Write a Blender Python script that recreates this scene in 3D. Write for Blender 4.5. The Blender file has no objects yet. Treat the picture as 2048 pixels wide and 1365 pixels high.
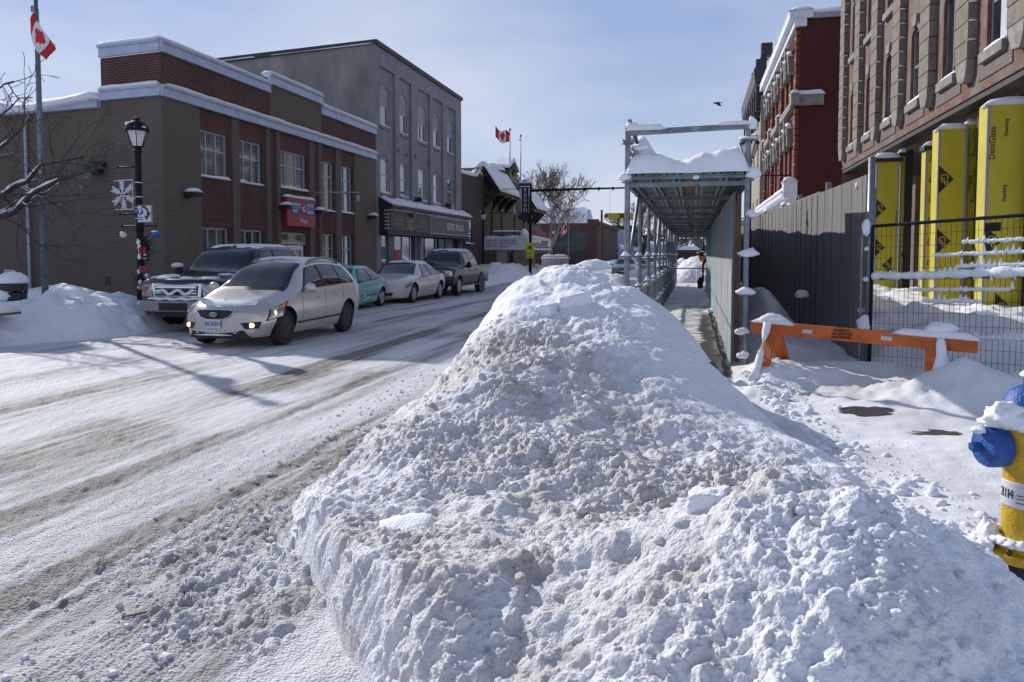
import bpy, bmesh, math, random
import numpy as np
from mathutils import Vector, Matrix
random.seed(7); rng = np.random.default_rng(7)
SC = bpy.context.scene; COL = SC.collection
PI = math.pi
# ------------------------------------------------------------------ camera
EYE = 1.68
cam = bpy.data.cameras.new("camera"); camo = bpy.data.objects.new("camera", cam); COL.objects.link(camo)
camo.location = (0, 0, EYE)
camo.rotation_euler = (PI/2 - math.radians(3.2), 0, math.atan(.2265))
cam.sensor_width = 36; cam.lens = 1600/2048*36; cam.shift_y = -83/2048
cam.clip_start = .05; cam.clip_end = 3000
SC.camera = camo
# ------------------------------------------------------------------ light
SUN_EL, SUN_AZ = math.radians(28.5), math.radians(51)      # azimuth to the left of the street direction (+Y)
SUND = Vector((-math.sin(SUN_AZ)*math.cos(SUN_EL), math.cos(SUN_AZ)*math.cos(SUN_EL), math.sin(SUN_EL)))
sun = bpy.data.lights.new("sun", 'SUN'); sun.energy = 3.7; sun.angle = math.radians(.55); sun.color = (1, .97, .93)
suno = bpy.data.objects.new("sun", sun); COL.objects.link(suno); suno.rotation_euler = (-SUND).to_track_quat('-Z', 'Y').to_euler()
W = bpy.data.worlds.new("World"); SC.world = W; W.use_nodes = True
nt = W.node_tree; nt.nodes.clear(); N = nt.nodes.new; LK = nt.links.new
sky = N('ShaderNodeTexSky'); sky.sky_type = 'NISHITA'; sky.sun_disc = False
sky.sun_elevation = SUN_EL; sky.sun_rotation = -SUN_AZ; sky.altitude = 100; sky.air_density = 1.0; sky.dust_density = .6; sky.ozone_density = 4.0
bg = N('ShaderNodeBackground'); bg.inputs[1].default_value = .085
tc = N('ShaderNodeTexCoord'); mp = N('ShaderNodeMapping'); mp.inputs['Scale'].default_value = (1.1, 1.1, 3.2); mp.inputs['Rotation'].default_value = (.5, .25, .3)
nz = N('ShaderNodeTexNoise'); nz.inputs['Scale'].default_value = 1.5; nz.inputs['Detail'].default_value = 5; nz.inputs['Roughness'].default_value = .5
cr = N('ShaderNodeValToRGB'); cr.color_ramp.elements[0].position = .34; cr.color_ramp.elements[1].position = .72
cr.color_ramp.elements[0].color = (.62, .62, .62, 1); cr.color_ramp.elements[1].color = (.98, .98, .98, 1)
mx = N('ShaderNodeMix'); mx.data_type = 'RGBA'; mx.inputs['B'].default_value = (4.9, 5.9, 8.5, 1); n5 = N('ShaderNodeTexNoise'); n5.inputs['Scale'].default_value = 1.9; n5.inputs['Detail'].default_value = 4; c5 = N('ShaderNodeValToRGB'); c5.color_ramp.elements[0].position = .38; c5.color_ramp.elements[1].position = .66; c5.color_ramp.elements[0].color = (.44, .55, .86, 1); c5.color_ramp.elements[1].color = (.76, .81, .97, 1); s5 = N('ShaderNodeVectorMath'); s5.operation = 'SCALE'; s5.inputs['Scale'].default_value = 9.2; LK(mp.outputs[0], n5.inputs['Vector']); LK(n5.outputs['Fac'], c5.inputs[0]); LK(c5.outputs[0], s5.inputs[0]); LK(s5.outputs[0], mx.inputs['B'])      # thin cloud veil over the whole sky
LK(tc.outputs['Generated'], mp.inputs[0]); LK(mp.outputs[0], nz.inputs['Vector']); LK(nz.outputs['Fac'], cr.inputs[0])
sx_ = N('ShaderNodeSeparateXYZ'); LK(tc.outputs['Generated'], sx_.inputs[0]); mr_ = N('ShaderNodeMapRange'); mr_.interpolation_type = 'SMOOTHSTEP'; mr_.inputs['From Min'].default_value = .35; mr_.inputs['From Max'].default_value = .95; mr_.inputs['To Min'].default_value = 1; mr_.inputs['To Max'].default_value = .25
LK(sx_.outputs['Z'], mr_.inputs['Value']); mm_ = N('ShaderNodeMath'); mm_.operation = 'MULTIPLY'; LK(cr.outputs[0], mm_.inputs[0]); LK(mr_.outputs[0], mm_.inputs[1]); LK(mm_.outputs[0], mx.inputs['Factor']); LK(sky.outputs[0], mx.inputs['A']); LK(mx.outputs['Result'], bg.inputs[0])
ow = N('ShaderNodeOutputWorld'); LK(bg.outputs[0], ow.inputs[0])
SC.view_settings.view_transform = 'Standard'; SC.view_settings.look = 'None'; SC.view_settings.exposure = .18; SC.view_settings.gamma = 1
SC.cycles.max_bounces = 6; SC.cycles.diffuse_bounces = 3; SC.cycles.glossy_bounces = 3; SC.cycles.transparent_max_bounces = 6
SC.cycles.use_adaptive_sampling = True; SC.cycles.adaptive_threshold = .02
try: SC.cycles.use_denoising = True; SC.cycles.denoiser = 'OPENIMAGEDENOISE'
except Exception: pass

# ------------------------------------------------------------------ numpy noise
def _h(ix, iy, iz, s=0):
    h = (ix.astype(np.int64)*374761393 + iy.astype(np.int64)*668265263 + iz.astype(np.int64)*2147483647 + s*974711) & 0xffffffff
    h = ((h ^ (h >> 13))*1274126177) & 0xffffffff
    h = ((h ^ (h >> 16))*2246822519) & 0xffffffff
    return ((h ^ (h >> 15)) & 0xffffff)/float(0xffffff)
def vn(x, y, z=0., s=0):
    x = np.asarray(x, float); y = np.asarray(y, float); z = np.zeros_like(x) + z
    X, Y, Z = np.floor(x), np.floor(y), np.floor(z); fx, fy, fz = x-X, y-Y, z-Z
    fx, fy, fz = [t*t*(3-2*t) for t in (fx, fy, fz)]; r = 0
    for a in (0, 1):
        for b in (0, 1):
            for c in (0, 1):
                r = r + _h(X+a, Y+b, Z+c, s)*(fx if a else 1-fx)*(fy if b else 1-fy)*(fz if c else 1-fz)
    return r*2-1
def fbm(x, y, z=0., o=4, s=0):
    r = 0; a = 1.
    for k in range(o):
        r = r + a*vn(x*2**k+17*k, y*2**k-9*k, z*2**k, s+k); a *= .5
    return r
def lumps(x, y, s=0, keep=.7):
    """half-ball bumps of unit cell size, height 0..1"""
    X, Y = np.floor(x), np.floor(y); r = np.zeros_like(x)
    o = np.zeros_like(X)
    for a in (-1, 0, 1):
        for b in (-1, 0, 1):
            cx = X+a; cy = Y+b
            px = cx + .15+.7*_h(cx, cy, o, s); py = cy + .15+.7*_h(cx, cy, o, s+1)
            R = .2+.5*_h(cx, cy, o, s+2); on = _h(cx, cy, o, s+3) < keep
            d2 = ((x-px)**2 + (y-py)**2)/(R*R)
            r = np.maximum(r, np.where(on, R*np.sqrt(np.maximum(0, 1-d2)), 0))
    return r
def sm(a, b, x):
    t = np.clip((x-a)/(b-a), 0, 1); return t*t*(3-2*t)

# ------------------------------------------------------------------ materials
MATS = {}
def mat(name, col, rough=.6, metal=0., var=0., vscale=3., bump=0., bscale=30., col2=None, coat=0., emit=None, estr=0., spec=.5, stretch=(1, 1, 1), ramp=(.35, .65)):
    m = bpy.data.materials.new(name); m.use_nodes = True; t = m.node_tree; b = t.nodes['Principled BSDF']
    b.inputs['Base Color'].default_value = (*col, 1); b.inputs['Roughness'].default_value = rough; b.inputs['Metallic'].default_value = metal
    b.inputs['Specular IOR Level'].default_value = spec
    if coat: b.inputs['Coat Weight'].default_value = coat; b.inputs['Coat Roughness'].default_value = .06
    if emit: b.inputs['Emission Color'].default_value = (*emit, 1); b.inputs['Emission Strength'].default_value = estr
    if var or col2 or bump:
        c = t.nodes.new('ShaderNodeTexCoord'); mp = t.nodes.new('ShaderNodeMapping'); mp.inputs['Scale'].default_value = stretch
        t.links.new(c.outputs['Object'], mp.inputs[0])
    if var or col2:
        n = t.nodes.new('ShaderNodeTexNoise'); n.inputs['Scale'].default_value = vscale; n.inputs['Detail'].default_value = 6; n.inputs['Roughness'].default_value = .6
        t.links.new(mp.outputs[0], n.inputs['Vector'])
        r = t.nodes.new('ShaderNodeValToRGB'); r.color_ramp.elements[0].position = ramp[0]; r.color_ramp.elements[1].position = ramp[1]
        if col2: a, d = col, col2
        else: a, d = [x*(1-var) for x in col], [min(1, x*(1+var)) for x in col]
        r.color_ramp.elements[0].color = (*a, 1); r.color_ramp.elements[1].color = (*d, 1)
        t.links.new(n.outputs['Fac'], r.inputs[0]); t.links.new(r.outputs[0], b.inputs['Base Color'])
    if bump:
        n2 = t.nodes.new('ShaderNodeTexNoise'); n2.inputs['Scale'].default_value = bscale; n2.inputs['Detail'].default_value = 5
        t.links.new(mp.outputs[0], n2.inputs['Vector'])
        bp = t.nodes.new('ShaderNodeBump'); bp.inputs['Strength'].default_value = min(1, bump); bp.inputs['Distance'].default_value = .02
        t.links.new(n2.outputs['Fac'], bp.inputs['Height']); t.links.new(bp.outputs[0], b.inputs['Normal'])
    MATS[name] = m; return m
def brick(name, c1, c2, mortar, bw=.23, rh=.08, ms=.009, wear=None, wearamt=.5, wsc=.7, bump=.4):
    m = bpy.data.materials.new(name); m.use_nodes = True; t = m.node_tree; b = t.nodes['Principled BSDF']; A = t.nodes.new; L = t.links.new
    b.inputs['Roughness'].default_value = .85; b.inputs['Specular IOR Level'].default_value = .25
    c = A('ShaderNodeTexCoord'); s = A('ShaderNodeSeparateXYZ'); L(c.outputs['Object'], s.inputs[0])
    g = A('ShaderNodeNewGeometry'); sn = A('ShaderNodeSeparateXYZ'); L(g.outputs['True Normal'], sn.inputs[0])
    ab = A('ShaderNodeMath'); ab.operation = 'ABSOLUTE'; L(sn.outputs['X'], ab.inputs[0])
    gt = A('ShaderNodeMath'); gt.operation = 'GREATER_THAN'; gt.inputs[1].default_value = .65; L(ab.outputs[0], gt.inputs[0])
    mf = A('ShaderNodeMix'); mf.data_type = 'FLOAT'; L(gt.outputs[0], mf.inputs['Factor']); L(s.outputs['X'], mf.inputs['A']); L(s.outputs['Y'], mf.inputs['B'])
    cb = A('ShaderNodeCombineXYZ'); L(mf.outputs['Result'], cb.inputs['X']); L(s.outputs['Z'], cb.inputs['Y'])
    bt = A('ShaderNodeTexBrick'); L(cb.outputs[0], bt.inputs['Vector']); bt.inputs['Scale'].default_value = 1
    bt.inputs['Brick Width'].default_value = bw; bt.inputs['Row Height'].default_value = rh; bt.inputs['Mortar Size'].default_value = ms
    bt.inputs['Color1'].default_value = (*c1, 1); bt.inputs['Color2'].default_value = (*c2, 1); bt.inputs['Mortar'].default_value = (*mortar, 1); bt.inputs['Bias'].default_value = 0
    n = A('ShaderNodeTexNoise'); n.inputs['Scale'].default_value = wsc; n.inputs['Detail'].default_value = 7; n.inputs['Roughness'].default_value = .65; L(c.outputs['Object'], n.inputs['Vector'])
    r = A('ShaderNodeValToRGB'); r.color_ramp.elements[0].position = .42; r.color_ramp.elements[1].position = .62; L(n.outputs['Fac'], r.inputs[0])
    mm = A('ShaderNodeMath'); mm.operation = 'MULTIPLY'; mm.inputs[1].default_value = wearamt if wear else .18; L(r.outputs[0], mm.inputs[0])
    mc = A('ShaderNodeMix'); mc.data_type = 'RGBA'; L(mm.outputs[0], mc.inputs['Factor']); L(bt.outputs['Color'], mc.inputs['A'])
    mc.inputs['B'].default_value = (*(wear or [x*.55 for x in c1]), 1); L(mc.outputs['Result'], b.inputs['Base Color'])
    bp = A('ShaderNodeBump'); bp.inputs['Strength'].default_value = bump; bp.inputs['Distance'].default_value = .01; bp.invert = True
    L(bt.outputs['Fac'], bp.inputs['Height']); L(bp.outputs[0], b.inputs['Normal'])
    MATS[name] = m; return m
def glass(name, tint=(.02, .025, .03), rough=.03, spec=.6, var=0., col2=None):
    m = mat(name, tint, rough, 0, var, .9, col2=col2, spec=spec, coat=1); return m

snow = mat('snow', (.84, .85, .88), .75, 0, .05, 2.5, .35, 45, spec=.25)
snow_fluffy = mat('snow fluffy', (.87, .88, .91), .8, 0, .03, 2.5, .25, 18, spec=.2)
white_metal = mat('white painted metal', (.72, .74, .78), .45, 0, .06)
lavender_trim = mat('grey blue cornice paint', (.45, .50, .62), .5, 0, .1, 4)
dark_trim = mat('dark metal', (.02, .022, .028), .5, 0, .2)
black_iron = mat('black painted iron', (.012, .013, .016), .7, 0, .3, 8, spec=.2)
chrome = mat('chrome', (.62, .63, .66), .12, 1.)
galv = mat('galvanised steel', (.22, .245, .27), .5, .75, .25, 9)
steel_dark = mat('dull scaffold steel', (.17, .20, .21), .5, .5, .3, 7)
rubber = mat('rubber', (.018, .018, .02), .85, 0, .4, 10, .3, 60)
rim_black = mat('black steel rim', (.03, .03, .034), .5, .3, .3, 6)
rim_alloy = mat('alloy rim', (.38, .39, .41), .35, .8, .2, 6)
darkvoid = mat('dark interior', (.008, .008, .01), .9)
glass_dark = glass('window glass', (.020, .028, .036), .03, .8, .5)
glass_car = mat('car glass', (.010, .016, .024), .03, 0, .4, .9, spec=.75)
glass_blind = mat('window glass with blinds', (.055, .080, .085), .05, 0, .0, 3, col2=(.15, .18, .175), spec=1.0, coat=1, stretch=(4, 4, .25))
lens = mat('clear lamp lens', (.16, .16, .17), .06, .3, 0, 16, col2=(.50, .50, .52), coat=1, spec=.8)
amber = mat('amber lens', (.55, .16, .02), .2, coat=1)
redlens = mat('red lens', (.35, .02, .02), .2, coat=1)
lamp_warm = mat('lit warm bulb', (.9, .6, .35), .3, emit=(1, .62, .35), estr=2.2)

# ------------------------------------------------------------------ mesh builder
class MB:
    def __init__(s): s.v = []; s.f = []; s.m = []
    def add(s, vs, fs, m=0):
        o = len(s.v); s.v += [tuple(map(float, p)) for p in vs]; s.f += [tuple(i+o for i in f) for f in fs]; s.m += [m]*len(fs); return s
    def box(s, x0, y0, z0, x1, y1, z1, m=0):
        return s.add([(x0, y0, z0), (x1, y0, z0), (x1, y1, z0), (x0, y1, z0), (x0, y0, z1), (x1, y0, z1), (x1, y1, z1), (x0, y1, z1)],
                     [(0, 3, 2, 1), (4, 5, 6, 7), (0, 1, 5, 4), (1, 2, 6, 5), (2, 3, 7, 6), (3, 0, 4, 7)], m)
    def lbox(s, w, u0, u1, z0, z1, d0, d1, m=0):
        P = [w(u, z, d) for z in (z0, z1) for u, d in ((u0, d0), (u1, d0), (u1, d1), (u0, d1))]
        return s.add(P, [(0, 3, 2, 1), (4, 5, 6, 7), (0, 1, 5, 4), (1, 2, 6, 5), (2, 3, 7, 6), (3, 0, 4, 7)], m)
    def quad(s, a, b, c, d, m=0): return s.add([a, b, c, d], [(0, 1, 2, 3)], m)
    def prism(s, pts, f0, f1, m=0):
        """pts list of (a,b); f0,f1 map (a,b)->3D for the two ends"""
        n = len(pts); P = [f0(*p) for p in pts] + [f1(*p) for p in pts]
        return s.add(P, [tuple(range(n))[::-1], tuple(range(n, 2*n))] + [(i, (i+1) % n, n+(i+1) % n, n+i) for i in range(n)], m)
    def tube(s, path, r, n=8, m=0, cap=True):
        path = [Vector(p) for p in path]; k = len(path); R = [r]*k if not hasattr(r, '__len__') else r
        t0 = (path[1]-path[0]).normalized(); up = Vector((0, 0, 1)) if abs(t0.z) < .9 else Vector((1, 0, 0))
        a = t0.cross(up).normalized(); vs = []
        for i in range(k):
            t = (path[min(i+1, k-1)]-path[max(i-1, 0)]).normalized()
            a = (a - t*a.dot(t)); a = a.normalized() if a.length > 1e-6 else t.orthogonal().normalized(); b = t.cross(a)
            for j in range(n):
                q = 2*PI*j/n + PI/n; vs.append(path[i] + (a*math.cos(q)+b*math.sin(q))*R[i])
        fs = [(i*n+j, i*n+(j+1) % n, (i+1)*n+(j+1) % n, (i+1)*n+j) for i in range(k-1) for j in range(n)]
        if cap: fs += [tuple(range(n))[::-1], tuple(range((k-1)*n, k*n))]
        return s.add(vs, fs, m)
    def beam(s, p0, p1, wd, ht, m=0, up=(0, 0, 1)):
        p0, p1 = Vector(p0), Vector(p1); t = (p1-p0).normalized(); u = Vector(up)
        if abs(t.dot(u)) > .98: u = Vector((0, 1, 0)) if abs(t.y) < .9 else Vector((1, 0, 0))
        a = t.cross(u).normalized()*wd/2; b = a.cross(t).normalized()*ht/2
        P = [p+x for p in (p0, p1) for x in (-a-b, a-b, a+b, -a+b)]
        return s.add(P, [(0, 3, 2, 1), (4, 5, 6, 7), (0, 1, 5, 4), (1, 2, 6, 5), (2, 3, 7, 6), (3, 0, 4, 7)], m)
    def lathe(s, prof, c=(0, 0, 0), n=20, axis='z', m=0):
        vs = []
        for r, h in prof:
            for j in range(n):
                q = 2*PI*j/n; a, b = r*math.cos(q), r*math.sin(q)
                vs.append({'z': (c[0]+a, c[1]+b, c[2]+h), 'x': (c[0]+h, c[1]+a, c[2]+b), 'y': (c[0]+a, c[1]+h, c[2]+b)}[axis])
        k = len(prof)
        fs = [(i*n+j, i*n+(j+1) % n, (i+1)*n+(j+1) % n, (i+1)*n+j) for i in range(k-1) for j in range(n)]
        fs += [tuple(range(n))[::-1], tuple(range((k-1)*n, k*n))]
        return s.add(vs, fs, m)
    def ball(s, c, r, sc=(1, 1, 1), nu=12, nv=8, m=0, jit=0., seed=0):
        if jit: nu, nv = max(nu, 14), max(nv, 9)
        A, Q = np.meshgrid(PI*np.arange(nv+1)/nv, 2*PI*np.arange(nu)/nu, indexing='ij'); dx, dy, dz = np.sin(A)*np.cos(Q), np.sin(A)*np.sin(Q), np.cos(A); k = r*np.ones_like(A)
        if jit:
            o_ = seed*3.7+c[0]*5.1+c[2]*7.3+11
            k = k*(1+min(.30, jit*2.4)*(vn(dx*1.9+o_, dy*1.9, dz*1.9+o_, 5)+.45*vn(dx*4.3+o_, dy*4.3, dz*4.3, 6)+(.5*vn(dx*9+o_, dy*9, dz*9, 7) if nu > 20 else 0))); dz = np.where(dz < 0, dz*.55, dz)
        vs = np.stack([c[0]+k*sc[0]*dx, c[1]+k*sc[1]*dy, c[2]+k*sc[2]*dz], -1).reshape(-1, 3)
        return s.add(vs, [(i*nu+j, (i+1)*nu+j, (i+1)*nu+(j+1) % nu, i*nu+(j+1) % nu) for i in range(nv) for j in range(nu)], m)
    def wall(s, w, u0, u1, z0, z1, ops=(), depth=.12, m=0, mr=None):
        """a wall face at d=0 with real openings (a,b,c,d)=(u0,u1,z0,z1) and their reveals"""
        us = sorted({u0, u1, *[o[0] for o in ops], *[o[1] for o in ops]}); zs = sorted({z0, z1, *[o[2] for o in ops], *[o[3] for o in ops]})
        us = [u for u in us if u0 <= u <= u1]; zs = [z for z in zs if z0 <= z <= z1]
        for i in range(len(us)-1):
            for j in range(len(zs)-1):
                a, b, c, d = us[i], us[i+1], zs[j], zs[j+1]; cu, cz = (a+b)/2, (c+d)/2
                if any(o[0] < cu < o[1] and o[2] < cz < o[3] for o in ops): continue
                s.quad(w(a, c, 0), w(b, c, 0), w(b, d, 0), w(a, d, 0), m)
        for a, b, c, d in [o[:4] for o in ops]:
            k = mr if mr is not None else m
            s.quad(w(a, c, 0), w(a, d, 0), w(a, d, -depth), w(a, c, -depth), k); s.quad(w(b, c, 0), w(b, d, 0), w(b, d, -depth), w(b, c, -depth), k)
            s.quad(w(a, d, 0), w(b, d, 0), w(b, d, -depth), w(a, d, -depth), k); s.quad(w(a, c, 0), w(b, c, 0), w(b, c, -depth), w(a, c, -depth), k)
        return s
    def arch(s, w, a, b, zs, zt, d=0., m=0, n=8, depth=.12):
        """fills the top corners of a rectangular opening so that its head is a segmental arch"""
        c = (a+b)/2; h = (b-a)/2; pts = [(c+h*math.cos(PI*i/n), zs+(zt-zs)*math.sin(PI*i/n)) for i in range(n+1)]
        for sd in (0, 1):
            half = [p for p in pts if (p[0] >= c-1e-6 if sd == 0 else p[0] <= c+1e-6)]
            poly = half+[(b if sd == 0 else a, zt)]
            s.add([w(u, z, d) for u, z in poly], [tuple(range(len(poly)))], m)
        for i in range(n):
            p, q = pts[i], pts[i+1]; s.quad(w(*p, d), w(*q, d), w(*q, d-depth), w(*p, d-depth), m)
        return s
    def build(s, name, mats, parent=None, smooth=False, bevel=0., loc=None, auto=False):
        if not isinstance(mats, (list, tuple)): mats = [mats]
        me = bpy.data.meshes.new(name); o = bpy.data.objects.new(name, me); COL.objects.link(o)
        og = origin(parent)
        if loc is not None: o.location = Vector(loc)-og; og = Vector(loc)
        if parent: o.parent = parent
        me.from_pydata([(p[0]-og.x, p[1]-og.y, p[2]-og.z) for p in s.v], [], s.f)
        for mm in mats: me.materials.append(mm)
        me.polygons.foreach_set('material_index', s.m)
        if smooth: me.polygons.foreach_set('use_smooth', [True]*len(me.polygons))
        me.update()
        if auto: me.set_sharp_from_angle(angle=math.radians(auto if auto is not True else 40))
        if bevel:
            bv = o.modifiers.new('bevel', 'BEVEL'); bv.width = bevel; bv.segments = 2; bv.limit_method = 'ANGLE'
        return o
def origin(o):
    r = Vector((0, 0, 0))
    while o is not None: r = r+o.location; o = o.parent
    return r
def tag(o, label=None, cat=None, group=None, kind=None):
    if label: o['label'] = label
    if cat: o['category'] = cat
    if group: o['group'] = group
    if kind: o['kind'] = kind
    return o
def thing(name, label, cat, loc=(0, 0, 0), group=None):
    o = bpy.data.objects.new(name, None); COL.objects.link(o); o.location = loc; o.empty_display_size = .2
    return tag(o, label, cat, group)
def kids(o): return [c for c in bpy.data.objects if c.parent is o]
def copy_tree(o, loc=None, label=None, rotz=None, parent=None, scale=None):
    c = o.copy(); COL.objects.link(c); c.parent = parent
    for k in kids(o): copy_tree(k, parent=c)
    if loc is not None: c.location = loc
    if label: c['label'] = label
    if rotz is not None: c.rotation_euler = (0, 0, rotz)
    if scale: c.scale = scale
    return c
def frame(o, U, N_):
    o, U, N_ = Vector(o), Vector(U), Vector(N_)
    return lambda u, z, d=0.: tuple(o+U*u+N_*d+Vector((0, 0, z)))
def text(name, body, loc, rot, size, m, parent=None, sx=1., align='CENTER', ext=.004, spacing=1., bold=0.):
    cu = bpy.data.curves.new(name, 'FONT'); cu.body = body; cu.size = size; cu.align_x = align; cu.align_y = 'CENTER'; cu.extrude = ext; cu.space_character = spacing
    cu.offset = bold; cu.resolution_u = 3
    o = bpy.data.objects.new(name, cu); COL.objects.link(o); cu.materials.append(m)
    bpy.context.view_layer.update(); me = bpy.data.meshes.new_from_object(o.evaluated_get(bpy.context.evaluated_depsgraph_get()))
    bpy.data.objects.remove(o); bpy.data.curves.remove(cu); o = bpy.data.objects.new(name, me); COL.objects.link(o)
    if parent: o.parent = parent; o.location = Vector(loc)-origin(parent)
    else: o.location = loc
    o.rotation_euler = rot; o.scale = (sx, 1, 1); return o
ROT_PX = (PI/2, 0, PI/2)      # lettering on a wall that faces +X
ROT_MY = (PI/2, 0, 0)         # lettering on a face that looks towards -Y
def snowslab(mb, w, u0, u1, d0, d1, z, h, seed=0, nu=None, nd=5, over=.02, amp=.25, m=0, edge=.5):
    """a rounded, uneven layer of snow lying on a ledge; w maps (u,z,d)"""
    L = u1-u0; nu = nu or max(5, min(60, int(L/.12))); vs = []
    U = np.linspace(0, 1, nu+1); D = np.linspace(0, 1, nd+1)
    for i, a in enumerate(U):
        for j, b in enumerate(D):
            e = min(1, min(a, 1-a)*L/max(h, .03)/1.2+.001); g = min(b, 1-b)*2
            k = (1-(1-e)**2.2)*(edge+(1-edge)*(1-(1-g)**2.5)) if 0 < j < nd and 0 < i < nu else .0
            hh = h*k*(1+amp*float(vn(np.array(u0+a*L)*2.1+seed*7.3, np.array(b*1.7), seed)))
            uu = u0-over+a*(L+2*over); dd = d0-over+b*(d1-d0+2*over)
            wob = .012*float(vn(np.array(uu*9.), np.array(seed*3.1)))
            vs.append(w(uu, z+max(hh, 0)-(.012 if k == 0 else 0), dd+(wob if j in (0, nd) else 0)))
    n = nd+1
    fs = [(i*n+j, (i+1)*n+j, (i+1)*n+j+1, i*n+j+1) for i in range(nu) for j in range(nd)]
    k0 = len(vs); 
    mb.add(vs, fs+[tuple([j for j in range(n)]+[i*n+nd for i in range(1, nu+1)]+[nu*n+j for j in range(nd-1, -1, -1)]+[i*n for i in range(nu-1, 0, -1)])], m)
    return mb
def faint_line(name, w, u0, u1, z, h, d, m, parent, seed=0):
    """a line of print too small to read: a row of short strokes"""
    rr = random.Random(seed); q = MB(); u = u0
    while u < u1: L_ = h*rr.uniform(.35, .8); q.lbox(w, u, min(u+L_, u1), z-h*rr.uniform(.35, .5), z+h*rr.uniform(.25, .5), d, d+.004); u += L_+h*(.22 if rr.random() < .8 else .6)
    return q.build(name, m, parent)
WI = frame((0, 0, 0), (1, 0, 0), (0, 1, 0))      # world frame: u=X, d=Y
# ------------------------------------------------------------------ snow & ground materials driven by a 'dirt' attribute
def snowmat(name, clean, dirty, wet=None, bump=.5, bs=60, fine=220, spec=.25):
    m = bpy.data.materials.new(name); m.use_nodes = True; t = m.node_tree; b = t.nodes['Principled BSDF']; A = t.nodes.new; L = t.links.new
    b.inputs['Roughness'].default_value = .72; b.inputs['Specular IOR Level'].default_value = spec
    at = A('ShaderNodeAttribute'); at.attribute_name = 'dirt'; c = A('ShaderNodeTexCoord')
    n = A('ShaderNodeTexNoise'); n.inputs['Scale'].default_value = fine if fine < 100 else 14; n.inputs['Detail'].default_value = 8; n.inputs['Roughness'].default_value = .7; L(c.outputs['Object'], n.inputs['Vector'])
    ad = A('ShaderNodeMath'); ad.operation = 'MULTIPLY_ADD'; ad.inputs[1].default_value = 1.1; L(n.outputs['Fac'], ad.inputs[0]); ad.inputs[2].default_value = -.55
    sm_ = A('ShaderNodeMath'); sm_.operation = 'ADD'; L(at.outputs['Fac'], sm_.inputs[0]); L(ad.outputs[0], sm_.inputs[1])
    cl = A('ShaderNodeMath'); cl.operation = 'MULTIPLY'; cl.use_clamp = True; L(sm_.outputs[0], cl.inputs[0]); L(at.outputs['Fac'], cl.inputs[1])
    sq = A('ShaderNodeMath'); sq.operation = 'POWER'; sq.inputs[1].default_value = .6; L(cl.outputs[0], sq.inputs[0])
    mx = A('ShaderNodeMix'); mx.data_type = 'RGBA'; mx.inputs['A'].default_value = (*clean, 1); mx.inputs['B'].default_value = (*dirty, 1)
    L(sq.outputs[0], mx.inputs['Factor']); out = mx.outputs['Result']
    if wet:
        aw = A('ShaderNodeAttribute'); aw.attribute_name = 'wet'
        n3 = A('ShaderNodeTexNoise'); n3.inputs['Scale'].default_value = 7; n3.inputs['Detail'].default_value = 6; mpw = A('ShaderNodeMapping'); mpw.inputs['Scale'].default_value = (.55, 2.6, 1)
        L(c.outputs['Object'], mpw.inputs[0]); L(mpw.outputs[0], n3.inputs['Vector'])
        a2 = A('ShaderNodeMath'); a2.operation = 'ADD'; L(aw.outputs['Fac'], a2.inputs[0]); L(n3.outputs['Fac'], a2.inputs[1])
        rw = A('ShaderNodeValToRGB'); rw.color_ramp.elements[0].position = .93; rw.color_ramp.elements[1].position = 1.04; L(a2.outputs[0], rw.inputs[0])
        m2 = A('ShaderNodeMix'); m2.data_type = 'RGBA'; L(rw.outputs[0], m2.inputs['Factor']); L(out, m2.inputs['A']); m2.inputs['B'].default_value = (*wet, 1); out = m2.outputs['Result']
        rr = A('ShaderNodeMapRange'); rr.inputs['To Min'].default_value = .72; rr.inputs['To Max'].default_value = .55; L(rw.outputs[0], rr.inputs['Value']); L(rr.outputs[0], b.inputs['Roughness'])
    L(out, b.inputs['Base Color'])
    nb = A('ShaderNodeTexNoise'); nb.inputs['Scale'].default_value = bs; nb.inputs['Detail'].default_value = 6; nb.inputs['Roughness'].default_value = .65; L(c.outputs['Object'], nb.inputs['Vector'])
    hsrc = nb.outputs['Fac']
    if fine < 100:
        vo = A('ShaderNodeTexVoronoi'); vo.inputs['Scale'].default_value = 85; vo.feature = 'SMOOTH_F1'; L(c.outputs['Object'], vo.inputs['Vector']); vm = A('ShaderNodeMath'); vm.operation = 'MULTIPLY_ADD'; vm.inputs[1].default_value = -1.1; L(vo.outputs['Distance'], vm.inputs[0]); L(nb.outputs['Fac'], vm.inputs[2]); hsrc = vm.outputs[0]
    bp = A('ShaderNodeBump'); bp.inputs['Strength'].default_value = bump; bp.inputs['Distance'].default_value = .015; L(hsrc, bp.inputs['Height']); L(bp.outputs[0], b.inputs['Normal'])
    MATS[name] = m; return m
bank_mat = snowmat('ploughed snow', (.855, .87, .905), (.47, .43, .385), fine=55)
road_mat = snowmat('slushy packed snow', (.75, .755, .775), (.20, .185, .165), bump=.7, bs=34, fine=38)
walk_mat = snowmat('trodden snow', (.85, .855, .87), (.40, .37, .33), wet=(.060, .055, .050), bump=.6, bs=35)
field_mat = snowmat('drifted snow', (.855, .87, .905), (.45, .42, .38), bump=.35, bs=22)

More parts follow.
